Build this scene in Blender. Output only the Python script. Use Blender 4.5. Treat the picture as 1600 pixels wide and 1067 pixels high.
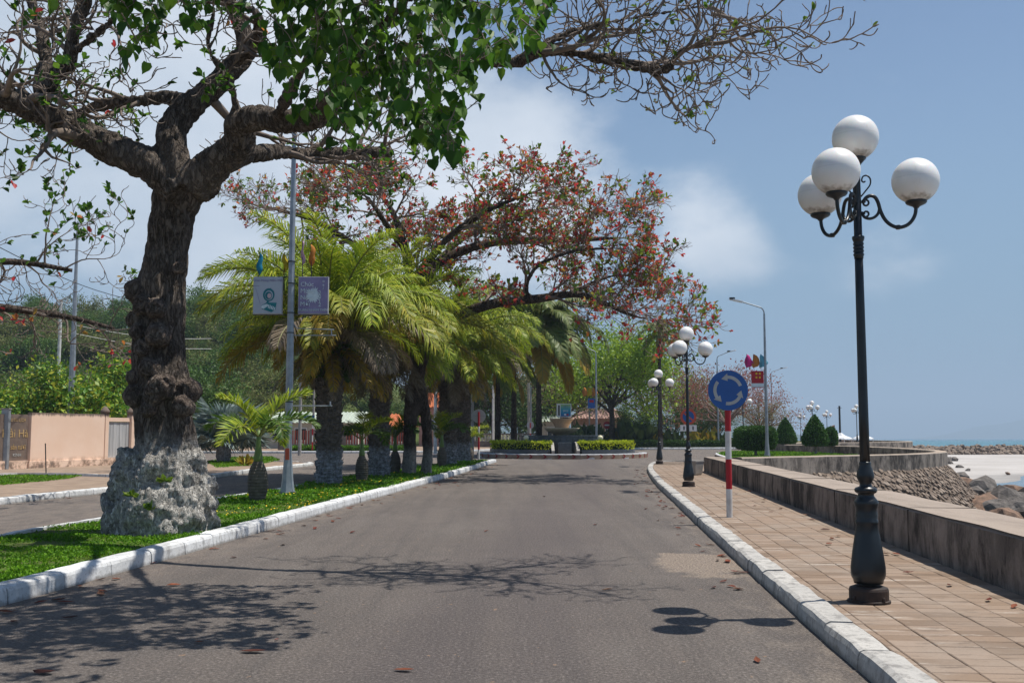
import bpy, bmesh, math, random
import numpy as np
from mathutils import Vector, Matrix, noise
S = bpy.context.scene
COL = S.collection
for o in list(bpy.data.objects):
    bpy.data.objects.remove(o)
R = math.radians
PI = math.pi
rnd = random.Random(7)

# ------------------------------------------------------------------ camera, sky, sun, exposure
F, CX, CY, HZ, CAMZ = 1600.0, 800.0, 533.5, 674.0, 1.63
PITCH = math.atan((HZ - CY) / F)
cd = bpy.data.cameras.new('camera')
cd.sensor_width = 36.0
cd.lens = 36.0
cd.clip_start = 0.1
cd.clip_end = 30000
cam = bpy.data.objects.new('camera', cd)
COL.objects.link(cam)
cam.location = (0, 0, CAMZ)
cam.rotation_euler = (PI / 2 + PITCH, 0, 0)
S.camera = cam

SUNV = Vector((1.58, 0.19, 4.2)).normalized()
sun_el = math.asin(SUNV.z)
sun_az = math.atan2(SUNV.x, SUNV.y)
sl = bpy.data.lights.new('sun', 'SUN')
sl.energy = 3.8
sl.angle = R(0.5)
sl.color = (1.0, 0.95, 0.87)
so = bpy.data.objects.new('sun', sl)
COL.objects.link(so)
so.rotation_euler = SUNV.to_track_quat('Z', 'Y').to_euler()
so.location = (20, 10, 60)

W = bpy.data.worlds.new('World')
S.world = W
W.use_nodes = True
wn = W.node_tree
wn.nodes.clear()


def wnode(t, **k):
    n = wn.nodes.new(t)
    for a, b in k.items():
        setattr(n, a, b)
    return n


def ray(px, py):
    a = (px - CX) / F
    b = (CY - py) / F
    return Vector((a, math.cos(PITCH) - b * math.sin(PITCH), math.sin(PITCH) + b * math.cos(PITCH)))


def G(px, py, z=0.0):
    d = ray(px, py)
    t = (z - CAMZ) / d.z
    return Vector((d.x * t, d.y * t, z))


def P(px, py, Y):
    d = ray(px, py)
    t = Y / d.y
    return Vector((d.x * t, Y, CAMZ + d.z * t))


def world_sky():
    L = wn.links.new
    sky = wnode('ShaderNodeTexSky', sky_type='NISHITA', sun_disc=False)
    sky.sun_elevation = sun_el
    sky.sun_rotation = sun_az
    sky.air_density = 1.0
    sky.dust_density = 0.25
    sky.ozone_density = 1.3
    tc = wnode('ShaderNodeTexCoord')
    nrm = wnode('ShaderNodeVectorMath', operation='NORMALIZE')
    L(tc.outputs['Generated'], nrm.inputs[0])
    d = nrm.outputs[0]
    n1 = wnode('ShaderNodeTexNoise')
    n1.inputs['Scale'].default_value = 5.5
    n1.inputs['Detail'].default_value = 9
    n1.inputs['Roughness'].default_value = 0.58
    mp = wnode('ShaderNodeMapping')
    mp.inputs['Scale'].default_value = (1, 1, 1.7)
    mp.inputs['Location'].default_value = (3.1, 0.4, 1.7)
    L(d, mp.inputs[0])
    L(mp.outputs[0], n1.inputs['Vector'])

    def blob(px, py, rad, soft, amp):
        v = ray(px, py).normalized()
        dp = wnode('ShaderNodeVectorMath', operation='DISTANCE')
        L(d, dp.inputs[0])
        dp.inputs[1].default_value = v
        mr = wnode('ShaderNodeMapRange', interpolation_type='SMOOTHSTEP')
        mr.inputs['From Min'].default_value = rad + soft
        mr.inputs['From Max'].default_value = max(rad - soft, 0.0)
        mr.inputs['To Min'].default_value = 0
        mr.inputs['To Max'].default_value = amp
        L(dp.outputs['Value'], mr.inputs['Value'])
        return mr.outputs[0]

    def add(a, b):
        m = wnode('ShaderNodeMath', operation='ADD')
        L(a, m.inputs[0])
        L(b, m.inputs[1])
        return m.outputs[0]
    # one wide bank of cloud on the left, a puff to the right of it and thin shreds
    s = blob(120, 60, 0.34, 0.22, 0.42)
    s = add(s, blob(1095, 370, 0.045, 0.055, 0.34))
    s = add(s, blob(900, 330, 0.10, 0.10, 0.22))
    s = add(s, blob(560, 330, 0.16, 0.12, 0.25))
    s = add(s, blob(1385, 395, 0.02, 0.07, 0.14))
    s = add(s, blob(1150, 420, 0.03, 0.06, 0.18))
    tot = add(s, n1.outputs['Fac'])
    ramp = wnode('ShaderNodeMapRange', interpolation_type='SMOOTHSTEP')
    ramp.inputs['From Min'].default_value = 0.60
    ramp.inputs['From Max'].default_value = 0.98
    ramp.inputs['To Max'].default_value = 0.9
    L(tot, ramp.inputs['Value'])
    # cloud body tint, a little greyer in the thick parts
    n2 = wnode('ShaderNodeTexNoise')
    n2.inputs['Scale'].default_value = 3.2
    n2.inputs['Detail'].default_value = 5
    L(mp.outputs[0], n2.inputs['Vector'])
    cr = wnode('ShaderNodeValToRGB')
    cr.color_ramp.elements[0].position = 0.35
    cr.color_ramp.elements[0].color = (5.4, 6.2, 7.2, 1)
    cr.color_ramp.elements[1].position = 0.65
    cr.color_ramp.elements[1].color = (8.6, 9.0, 9.6, 1)
    L(n2.outputs['Fac'], cr.inputs[0])
    sp = wnode('ShaderNodeSeparateXYZ')
    L(d, sp.inputs[0])
    lowf = wnode('ShaderNodeMapRange', interpolation_type='SMOOTHERSTEP')
    lowf.inputs['From Min'].default_value = 0.42
    lowf.inputs['From Max'].default_value = -0.02
    lowf.inputs['To Max'].default_value = 0.92
    L(sp.outputs[2], lowf.inputs['Value'])
    air = wnode('ShaderNodeMix', data_type='RGBA')      # humid sea air towards the horizon, all round
    L(lowf.outputs[0], air.inputs[0])
    L(sky.outputs[0], air.inputs[6])
    air.inputs[7].default_value = (1.95, 3.3, 4.85, 1)
    mx = wnode('ShaderNodeMix', data_type='RGBA')
    L(ramp.outputs[0], mx.inputs[0])
    L(air.outputs[2], mx.inputs[6])
    L(cr.outputs[0], mx.inputs[7])
    bg = wnode('ShaderNodeBackground')
    bg.inputs['Strength'].default_value = 0.070
    L(mx.outputs[2], bg.inputs[0])
    out = wnode('ShaderNodeOutputWorld')
    L(bg.outputs[0], out.inputs[0])


world_sky()
S.view_settings.view_transform = 'Standard'
S.view_settings.look = 'None'
S.view_settings.exposure = 0.64
S.view_settings.gamma = 1.0
S.render.engine = 'CYCLES'
S.cycles.use_denoising = True
S.cycles.max_bounces = 6
S.cycles.diffuse_bounces = 3
S.cycles.transparent_max_bounces = 6
S.cycles.sample_clamp_indirect = 6.0

# ------------------------------------------------------------------ helpers


class MB:
    def __init__(s):
        s.v = []
        s.f = []
        s.m = []

    def add(s, vs, fs, mi=0):
        b = len(s.v)
        s.v.extend([tuple(q) for q in vs])
        s.f.extend([tuple(i + b for i in f) for f in fs])
        s.m.extend([mi] * len(fs))
        return s

    def box(s, c, d, rz=0.0, mi=0, rot=None):
        x, y, z = d[0] / 2, d[1] / 2, d[2] / 2
        M = rot if rot is not None else Matrix.Rotation(rz, 3, 'Z')
        c = Vector(c)
        vs = [c + M @ Vector(q) for q in ((-x, -y, -z), (x, -y, -z), (x, y, -z), (-x, y, -z), (-x, -y, z), (x, -y, z), (x, y, z), (-x, y, z))]
        return s.add(vs, [(0, 3, 2, 1), (4, 5, 6, 7), (0, 1, 5, 4), (1, 2, 6, 5), (2, 3, 7, 6), (3, 0, 4, 7)], mi)

    def tube(s, pts, rad, n=8, mi=0, cap=True):
        pts = [Vector(p) for p in pts]
        k = len(pts)
        if not hasattr(rad, '__len__'):
            rad = [rad] * k
        t0 = (pts[1] - pts[0]).normalized()
        a = Vector((0, 0, 1)) if abs(t0.z) < .9 else Vector((1, 0, 0))
        u = t0.cross(a).normalized()
        vs = []
        cs = [(math.cos(2 * PI * i / n), math.sin(2 * PI * i / n)) for i in range(n)]
        for i in range(k):
            if i == 0:
                t = t0
            elif i == k - 1:
                t = pts[i] - pts[i - 1]
            else:
                t = pts[i + 1] - pts[i - 1]
            if t.length < 1e-9:
                t = t0
            t = t.normalized()
            u = u - t * u.dot(t)
            if u.length < 1e-6:
                u = t.orthogonal()
            u.normalize()
            w = t.cross(u)
            r = rad[i]
            p = pts[i]
            for c, q in cs:
                vs.append((p.x + r * (c * u.x + q * w.x), p.y + r * (c * u.y + q * w.y), p.z + r * (c * u.z + q * w.z)))
        fs = []
        for i in range(k - 1):
            b = i * n
            for j in range(n):
                j2 = (j + 1) % n
                fs.append((b + j, b + j2, b + n + j2, b + n + j))
        if cap:
            fs.append(tuple(range(n - 1, -1, -1)))
            fs.append(tuple(range((k - 1) * n, k * n)))
        return s.add(vs, fs, mi)

    def lathe(s, prof, n=24, c=(0, 0, 0), mi=0, mod=None):
        vs = []
        for r, z in prof:
            for j in range(n):
                a = 2 * PI * j / n
                q = r * (mod(a, z) if mod else 1)
                vs.append((c[0] + q * math.cos(a), c[1] + q * math.sin(a), c[2] + z))
        fs = []
        for i in range(len(prof) - 1):
            for j in range(n):
                j2 = (j + 1) % n
                fs.append((i * n + j, i * n + j2, i * n + n + j2, i * n + n + j))
        fs.append(tuple(range(n - 1, -1, -1)))
        fs.append(tuple(range((len(prof) - 1) * n, len(prof) * n)))
        return s.add(vs, fs, mi)

    def prism(s, poly, z0, z1, mi=0, tr=None):
        n = len(poly)
        vs = [(p[0], p[1], z0) for p in poly] + [(p[0], p[1], z1) for p in poly]
        if tr is not None:
            vs = [tr @ Vector(q) for q in vs]
        fs = [tuple(range(n - 1, -1, -1)), tuple(range(n, 2 * n))] + [(i, (i + 1) % n, n + (i + 1) % n, n + i) for i in range(n)]
        return s.add(vs, fs, mi)

    def build(s, name, mat, parent=None, smooth=False, world=False, bevel=0):
        me = bpy.data.meshes.new(name)
        v = s.v
        if world and parent is not None:
            l = parent.location
            v = [(q[0] - l.x, q[1] - l.y, q[2] - l.z) for q in v]
        me.from_pydata(v, [], s.f)
        return finish(me, name, mat, parent, smooth, s.m, bevel)


def finish(me, name, mat, parent=None, smooth=False, mids=None, bevel=0):
    mats = mat if isinstance(mat, (list, tuple)) else [mat]
    for q in mats:
        me.materials.append(q)
    if mids is not None and len(mats) > 1:
        me.polygons.foreach_set('material_index', mids)
    if bevel:
        bm = bmesh.new()
        bm.from_mesh(me)
        bmesh.ops.bevel(bm, geom=[e for e in bm.edges if len(e.link_faces) == 2 and e.calc_face_angle(0) > .6], offset=bevel, segments=2, affect='EDGES', profile=.6)
        bm.to_mesh(me)
        bm.free()
    if smooth:
        me.polygons.foreach_set('use_smooth', [True] * len(me.polygons))
    me.update()
    o = bpy.data.objects.new(name, me)
    COL.objects.link(o)
    if parent is not None:
        o.parent = parent
    return o


def obj_from(me, name, parent=None, loc=(0, 0, 0), rot=(0, 0, 0), sc=(1, 1, 1)):
    o = bpy.data.objects.new(name, me)
    COL.objects.link(o)
    if parent is not None:
        o.parent = parent
    o.location = loc
    o.rotation_euler = rot
    o.scale = sc if hasattr(sc, '__len__') else (sc, sc, sc)
    return o


def tag(o, label=None, cat=None, group=None, kind=None):
    if label:
        o['label'] = label
    if cat:
        o['category'] = cat
    if group:
        o['group'] = group
    if kind:
        o['kind'] = kind
    return o


def thing(name, loc, label=None, cat=None, group=None, rz=0.0, kind=None):
    o = bpy.data.objects.new(name, None)
    COL.objects.link(o)
    o.location = loc
    o.rotation_euler = (0, 0, rz)
    o.empty_display_size = .2
    return tag(o, label, cat, group, kind)


def copy_tree(o, parent=None):
    c = o.copy()
    COL.objects.link(c)
    c.parent = parent
    for ch in [q for q in o.children]:
        copy_tree(ch, c)
    return c


def np_mesh(name, V, Q, mat, parent=None, smooth=False):
    """V (n,3), Q (m,k) faces of equal size"""
    V = np.asarray(V, dtype=np.float32)
    Q = np.asarray(Q, dtype=np.int32)
    me = bpy.data.meshes.new(name)
    me.vertices.add(len(V))
    me.vertices.foreach_set('co', V.ravel())
    k = Q.shape[1]
    me.loops.add(Q.size)
    me.loops.foreach_set('vertex_index', Q.ravel())
    me.polygons.add(len(Q))
    me.polygons.foreach_set('loop_start', np.arange(0, Q.size, k, dtype=np.int32))
    me.update(calc_edges=True)
    me.validate()
    return finish(me, name, mat, parent, smooth)


# leaf templates: x = width, y = length, z = normal
def leaf_heart():
    V = [(0, 0, 0), (.34, -.08, .05), (.52, .18, .10), (.40, .52, .07), (.16, .80, .0), (0, 1.05, -.08), (-.16, .80, .0), (-.40, .52, .07), (-.52, .18, .10), (-.34, -.08, .05), (0, .45, -.02)]
    T = [(0, 1, 10), (1, 2, 10), (2, 3, 10), (3, 4, 10), (4, 5, 10), (5, 6, 10), (6, 7, 10), (7, 8, 10), (8, 9, 10), (9, 0, 10)]
    return np.array(V), np.array(T)


def leaf_oval():
    V = [(0, 0, 0), (.26, .45, .06), (.22, .78, .05), (0, 1, -.03), (-.22, .78, .05), (-.26, .45, .06), (0, .55, -.02)]
    T = [(0, 1, 6), (1, 2, 6), (2, 3, 6), (3, 4, 6), (4, 5, 6), (5, 0, 6)]
    return np.array(V), np.array(T)


def leaf_quad():
    V = [(0, 0, 0), (.30, .5, .07), (0, 1, 0), (-.30, .5, .07)]
    T = [(0, 1, 2), (0, 2, 3)]
    return np.array(V), np.array(T)


def leaf_blade():
    V = [(-.06, 0, 0), (.06, 0, 0), (.0, 1, 0.0)]
    T = [(0, 1, 2)]
    return np.array(V), np.array(T)


HEART, OVAL, QUAD, BLADE = leaf_heart(), leaf_oval(), leaf_quad(), leaf_blade()


def scatter_leaves(pos, dirs, nors, size, tmpl):
    """numpy batch of leaves: base pos, length direction, approx normal, size"""
    tv, tt = tmpl
    pos = np.asarray(pos, float)
    y = np.asarray(dirs, float)
    y = y / (np.linalg.norm(y, axis=1, keepdims=True) + 1e-9)
    z = np.asarray(nors, float)
    x = np.cross(y, z)
    ln = np.linalg.norm(x, axis=1, keepdims=True)
    x = np.where(ln < 1e-4, np.array([[1., 0, 0]]), x / (ln + 1e-9))
    z = np.cross(x, y)
    s = np.asarray(size, float).reshape(-1, 1, 1)
    n = len(pos)
    vr = np.random.default_rng(n)
    wv = vr.uniform(.72, 1.15, (n, 1, 1))
    cv = vr.uniform(-.6, 3.2, (n, 1, 1))
    k = len(tv)
    V = pos[:, None, :] + s * (wv * tv[None, :, 0:1] * x[:, None, :] + tv[None, :, 1:2] * y[:, None, :] + cv * tv[None, :, 2:3] * z[:, None, :])
    T = tt[None] + (np.arange(n) * k)[:, None, None]
    return V.reshape(-1, 3), T.reshape(-1, tt.shape[1])


def rdir(rng, n):
    v = rng.normal(size=(n, 3))
    return v / np.linalg.norm(v, axis=1, keepdims=True)

# ------------------------------------------------------------------ materials


class NT:
    def __init__(s, name):
        s.m = bpy.data.materials.new(name)
        s.m.use_nodes = True
        s.t = s.m.node_tree
        s.t.nodes.clear()
        s._c = {}

    def n(s, t, **k):
        q = s.t.nodes.new(t)
        for a, b in k.items():
            setattr(q, a, b)
        return q

    def link(s, a, b):
        s.t.links.new(a, b)

    def setin(s, sock, v):
        if isinstance(v, bpy.types.NodeSocket):
            s.link(v, sock)
        elif isinstance(v, tuple) and len(v) == 3 and sock.type == 'RGBA':
            sock.default_value = (*v, 1)
        else:
            sock.default_value = v

    def coord(s, kind='Object', scale=(1, 1, 1), loc=(0, 0, 0), rot=(0, 0, 0)):
        key = (kind, scale, loc, rot)
        if key in s._c:
            return s._c[key]
        tc = s.n('ShaderNodeTexCoord')
        mp = s.n('ShaderNodeMapping')
        mp.inputs['Scale'].default_value = scale
        mp.inputs['Location'].default_value = loc
        mp.inputs['Rotation'].default_value = rot
        if kind == 'World':
            g = s.n('ShaderNodeNewGeometry')
            s.link(g.outputs['Position'], mp.inputs[0])
        else:
            s.link(tc.outputs[kind], mp.inputs[0])
        s._c[key] = mp.outputs[0]
        return mp.outputs[0]

    def noise(s, scale, detail=4, rough=.55, co=None, dist=0.0):
        q = s.n('ShaderNodeTexNoise')
        q.inputs['Scale'].default_value = scale
        q.inputs['Detail'].default_value = detail
        q.inputs['Roughness'].default_value = rough
        q.inputs['Distortion'].default_value = dist
        s.link(co if co is not None else s.coord(), q.inputs['Vector'])
        return q.outputs['Fac']

    def voro(s, scale, feature='F1', co=None, rand=1.0, out='Distance'):
        q = s.n('ShaderNodeTexVoronoi', feature=feature)
        q.inputs['Scale'].default_value = scale
        q.inputs['Randomness'].default_value = rand
        s.link(co if co is not None else s.coord(), q.inputs['Vector'])
        return q.outputs[out]

    def ramp(s, v, stops):
        q = s.n('ShaderNodeValToRGB')
        e = q.color_ramp.elements
        while len(e) < len(stops):
            e.new(.5)
        for a, (p, c) in zip(e, stops):
            a.position = p
            a.color = (*c, 1) if len(c) == 3 else c
        s.link(v, q.inputs[0])
        return q.outputs[0]

    def mask(s, v, lo, hi, a=0.0, b=1.0):
        q = s.n('ShaderNodeMapRange', interpolation_type='SMOOTHSTEP')
        q.inputs['From Min'].default_value = lo
        q.inputs['From Max'].default_value = hi
        q.inputs['To Min'].default_value = a
        q.inputs['To Max'].default_value = b
        s.link(v, q.inputs['Value'])
        return q.outputs[0]

    def math(s, op, a, b=0.0):
        q = s.n('ShaderNodeMath', operation=op)
        s.setin(q.inputs[0], a)
        s.setin(q.inputs[1], b)
        return q.outputs[0]

    def mix(s, f, a, b, mode='MIX'):
        q = s.n('ShaderNodeMix', data_type='RGBA', blend_type=mode)
        s.setin(q.inputs[0], f)
        s.setin(q.inputs[6], a)
        s.setin(q.inputs[7], b)
        return q.outputs[2]

    def xyz(s, kind='Object'):
        q = s.n('ShaderNodeSeparateXYZ')
        s.link(s.coord(kind), q.inputs[0])
        return q.outputs

    def rand(s):
        g = s.n('ShaderNodeNewGeometry')
        i = s.n('ShaderNodeObjectInfo')
        a = s.math('ADD', g.outputs['Random Per Island'], i.outputs['Random'])
        return s.math('FRACT', a)

    def orand(s):
        return s.n('ShaderNodeObjectInfo').outputs['Random']

    def bump(s, h, strength=.4, dist=.02, nrm=None):
        q = s.n('ShaderNodeBump')
        q.inputs['Strength'].default_value = strength
        q.inputs['Distance'].default_value = dist
        s.link(h, q.inputs['Height'])
        if nrm is not None:
            s.link(nrm, q.inputs['Normal'])
        return q.outputs[0]

    def out(s, col, rough=.8, nrm=None, spec=.3, metal=0.0, trans=0.0, emit=None, estr=0.0, tcol=None, sss=0.0, coat=0.0):
        b = s.n('ShaderNodeBsdfPrincipled')
        s.setin(b.inputs['Base Color'], col)
        s.setin(b.inputs['Roughness'], rough)
        b.inputs['Specular IOR Level'].default_value = spec
        b.inputs['Metallic'].default_value = metal
        if coat:
            b.inputs['Coat Weight'].default_value = coat
        if sss:
            b.inputs['Subsurface Weight'].default_value = sss
            b.inputs['Subsurface Scale'].default_value = .05
        if nrm is not None:
            s.link(nrm, b.inputs['Normal'])
        o = s.n('ShaderNodeOutputMaterial')
        if trans > 0:
            t = s.n('ShaderNodeBsdfTranslucent')
            s.setin(t.inputs[0], tcol if tcol is not None else col)
            mx = s.n('ShaderNodeMixShader')
            mx.inputs[0].default_value = trans
            s.link(b.outputs[0], mx.inputs[1])
            s.link(t.outputs[0], mx.inputs[2])
            s.link(mx.outputs[0], o.inputs[0])
        else:
            s.link(b.outputs[0], o.inputs[0])
        return s.m


def plain(name, c, c2=None, scale=6.0, rough=.7, spec=.3, bump=0.0, bdist=.01, metal=0.0, detail=5, coat=0.0):
    n = NT(name)
    f = n.noise(scale, detail)
    c2 = c2 or tuple(q * .72 for q in c)
    col = n.ramp(f, [(.32, c2), (.66, c)])
    nr = n.bump(n.noise(scale * 6, 4), bump, bdist) if bump else None
    return n.out(col, rough, nr, spec, metal, coat=coat)


def leafmat(name, cols, trans=.3, rough=.5, spec=.35, clump=.6):
    n = NT(name)
    r = n.rand()
    k = len(cols)
    col = n.ramp(r, [(i / max(k - 1, 1), c) for i, c in enumerate(cols)])
    f = n.noise(clump, 2, co=n.coord('World'))
    col = n.mix(n.mask(f, .35, .7, 0, .45), col, tuple(.5 * a + .12 * b for a, b in zip(cols[0], cols[-1])))
    return n.out(col, max(rough, .5), None, min(spec, .3), trans=trans, tcol=n.mix(.5, col, (.30, .42, .04), 'MULTIPLY') if False else col)


def m_asphalt(name, main=True):
    n = NT(name)
    co = n.coord('World')
    g = n.voro(42, co=co)
    fine = n.noise(95, 4, .75, co=co)
    big = n.noise(.35, 6, .6, co=co)
    mid = n.noise(2.2, 6, .65, co=co)
    col = n.ramp(big, [(.3, (.168, .136, .116)), (.52, (.216, .176, .151)), (.75, (.25, .207, .176))])
    col = n.mix(n.mask(mid, .42, .75, 0, .38), col, (.095, .083, .078))
    lon = n.noise(2.6, 6, .65, co=n.coord('World', (1, .035, 1), (0, 0, 0), (0, 0, R(5.2))))
    col = n.mix(n.mask(lon, .42, .68, 0, .6), col, (.098, .083, .077))
    col = n.mix(n.mask(n.noise(.9, 6, .7, co=n.coord('World', (1, .3, 1), (9, 2, 0))), .50, .66, 0, .55), col, (.27, .23, .20))
    col = n.mix(n.mask(fine, .35, .7, 0, .55), n.mix(.5, col, (.06, .057, .055)), n.mix(.35, col, (.29, .27, .25)))
    gr0 = n.noise(34, 5, .8, co=co)
    col = n.mix(n.mask(g, .06, .26, .5, 0), col, (.34, .315, .28))
    if main:
        # dust and sand blown along the right kerb: a pale patch with its own outline
        x, y, z = n.xyz('World')
        lane = n.math('SUBTRACT', x, n.math('MULTIPLY', y, .0906))   # across the carriageway
        tr = n.noise(.9, 4, co=n.coord('World', (1, .07, 1)))
        wheel = n.math('ABSOLUTE', n.math('ADD', lane, .95))
        col = n.mix(n.math('MULTIPLY', n.mask(wheel, .25, 1.5, .6, 0), n.mask(tr, .3, .6, .45, 1)), col, (.105, .088, .088))
        c = G(1100, 880)
        q = n.n('ShaderNodeVectorMath', operation='DISTANCE')
        n.link(n.coord('World', (1, .52, 1)), q.inputs[0])
        q.inputs[1].default_value = (c.x - .05, c.y * .52, 0)
        e = n.math('ADD', q.outputs['Value'], n.math('MULTIPLY', n.math('SUBTRACT', n.noise(2.6, 5, co=co), .5), .9))
        col = n.mix(n.math('MULTIPLY', n.mask(e, .66, .50), .9), col, n.mix(n.mask(gr0, .3, .7), (.25, .195, .15), (.36, .29, .23)))
        edge = n.math('SUBTRACT', lane, 1.0)
        dn = n.noise(3.5, 6, .65, co=n.coord('World', (1, .4, 1)))
        col = n.mix(n.math('MULTIPLY', n.mask(lane, .75, 1.55), n.mask(dn, .44, .66, 0, .7)), col, (.27, .225, .185))
        col = n.mix(n.math('MULTIPLY', n.mask(lane, -4.6, -5.5), n.mask(dn, .40, .62, 0, .7)), col, (.25, .205, .17))
    gr = gr0
    col = n.mix(n.mask(gr, .38, .60, .65, 0), col, (.05, .042, .038))
    col = n.mix(n.mask(gr, .54, .70, 0, .6), col, (.36, .315, .28))
    spk = n.noise(11, 3, .5, co=n.coord('World', (1, .6, 1), (7, 7, 0)))
    col = n.mix(n.mask(spk, .71, .74, 0, .6), col, (.36, .23, .14))
    h = n.math('ADD', n.math('MULTIPLY', n.voro(48, co=co), .8), n.math('ADD', fine, gr))
    return n.out(col, .88, n.bump(h, .8, .012), .25)


def m_white_kerb(name, dirt=.5, base=(.66, .67, .67)):
    n = NT(name)
    co = n.coord('World')
    st = n.noise(7, 7, .7, co=n.coord('World', (1, 1, .35)))
    sp = n.noise(26, 6, .7, co=co)
    col = n.mix(n.mask(n.noise(1.6, 4, co=co), .35, .7), base, tuple(q * .86 for q in base))
    col = n.mix(n.mask(st, .53 - .07 * dirt, .66, 0, .55 * dirt + .25), col, (.13, .122, .115))
    col = n.mix(n.mask(sp, .57 - .05 * dirt, .66, 0, .55 * dirt + .2), col, (.16, .148, .135))
    col = n.mix(n.mask(n.noise(2.1, 6, .7, co=n.coord('World', (1, 1, 1), (4, 7, 0))), .52, .66, 0, .5 * dirt), col, (.26, .245, .225))
    x, y, z = n.xyz('World')
    foot = n.math('ADD', z, n.math('MULTIPLY', n.math('SUBTRACT', n.noise(9, 5, co=co), .5), .09))
    col = n.mix(n.mask(foot, .055, .005, 0, .7), col, (.15, .135, .115))
    col = n.mix(n.math('MULTIPLY', n.orand(), .3), col, (.33, .32, .31))
    return n.out(col, .85, n.bump(n.math('ADD', sp, st), .5, .012), .2)


def m_pave():
    n = NT('paving')
    co = n.coord('World')
    r = n.rand()
    col = n.ramp(r, [(0, (.185, .132, .094)), (.3, (.25, .178, .126)), (.6, (.275, .20, .146)), (1, (.305, .232, .178))])
    f = n.noise(1.1, 5, co=co)
    col = n.mix(n.mask(f, .42, .7, 0, .75), col, (.29, .235, .188))
    col = n.mix(n.mask(n.noise(.5, 6, .7, co=n.coord('World', (1, 1, 1), (3, 1, 0))), .5, .7, 0, .5), col, (.20, .155, .12))
    g = n.noise(48, 5, .7, co=co)
    col = n.mix(n.mask(g, .5, .75, 0, .5), col, (.15, .11, .08))
    w = n.noise(3.0, 6, .7, co=n.coord('World', (.35, 1.6, 1)))
    col = n.mix(n.mask(w, .58, .68, 0, .6), col, (.50, .44, .38))
    col = n.mix(n.mask(n.noise(6, 7, .75, co=n.coord('World', (.5, 1.8, 1), (2, 9, 0))), .52, .68, 0, .7), col, (.13, .097, .073))
    return n.out(col, .86, n.bump(g, .4, .006), .2)


def m_concrete(name, base, dark, streak=True, top=None, green=False):
    n = NT(name)
    co = n.coord('World')
    f = n.noise(1.3, 7, .65, co=co)
    col = n.ramp(f, [(.3, tuple(q * .72 for q in base)), (.6, base), (.8, tuple(min(q * 1.25, 1) for q in base))])
    if streak:
        s1 = n.noise(2.3, 9, .75, co=n.coord('World', (1, 1, .38)))
        s2 = n.noise(.7, 7, .7, co=n.coord('World', (1, 1, .6), (5, 3, 0)))
        gm = n.n('ShaderNodeNewGeometry')
        sx = n.n('ShaderNodeSeparateXYZ')
        n.link(gm.outputs['True Normal'], sx.inputs[0])
        side = n.mask(sx.outputs[2], .75, .3)
        k = n.math('MULTIPLY', n.math('ADD', n.mask(s1, .43, .60, 0, .66), n.mask(s2, .46, .60, 0, .52)), side)
        col = n.mix(n.math('MINIMUM', k, .93), col, dark)
        if top:
            tcol = n.mix(n.mask(n.noise(2.2, 6, co=n.coord('World', (1.6, .35, 1))), .4, .68, 0, .55), top, tuple(q * .62 for q in top))
            col = n.mix(n.mask(sx.outputs[2], .7, .9), col, tcol)
    g = n.noise(38, 6, .7, co=co)
    col = n.mix(n.mask(g, .54, .74, 0, .45), col, dark)
    return n.out(col, .9, n.bump(n.math('ADD', g, n.noise(7, 5, co=co)), .6, .015), .2)


def m_bark(name, c1, c2, c3, wash=None, wash_h=1.0, scale=1.0, stretch=.28, base_z=0.0):
    n = NT(name)
    co = n.coord('World', (1, 1, stretch))
    v = n.math('ABSOLUTE', n.math('SUBTRACT', n.noise(9 * scale, 5, .6, co=co, dist=.5), .5))
    w = n.noise(13 * scale, 8, .75, co=co, dist=.6)
    col = n.ramp(w, [(.3, c1), (.5, c2), (.72, c3)])
    col = n.mix(n.mask(v, .0, .045, .8, 0), col, tuple(q * .4 for q in c1))
    big = n.noise(1.2, 4, co=n.coord('World'))
    col = n.mix(n.mask(big, .5, .7, 0, .4), col, c3)
    if wash:
        x, y, z = n.xyz('World')
        e = n.math('ADD', z, n.math('MULTIPLY', n.math('SUBTRACT', n.noise(3.0, 6, .7, co=n.coord('World')), .5), .7))
        wm = n.mask(e, base_z + wash_h + .22, base_z + wash_h - .25)
        pit = n.noise(17, 9, .78, co=n.coord('World'))
        wc = n.mix(n.mask(pit, .46, .66, 0, .85), wash, (.085, .074, .064))
        wc = n.mix(n.mask(n.noise(2.2, 7, .7, co=n.coord('World')), .48, .68, 0, .5), wc, (.19, .16, .135))
        col = n.mix(n.math('MULTIPLY', wm, .95), col, wc)
    h = n.math('ADD', n.math('MULTIPLY', n.mask(v, 0, .09), 1.0), n.math('MULTIPLY', w, 1.0))
    return n.out(col, .92, n.bump(h, 1.0, .05), .15)


def lin(h):
    c = [int(h[i:i + 2], 16) / 255 for i in (0, 2, 4)]
    return tuple(q / 12.92 if q <= .04045 else ((q + .055) / 1.055) ** 2.4 for q in c)


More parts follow.
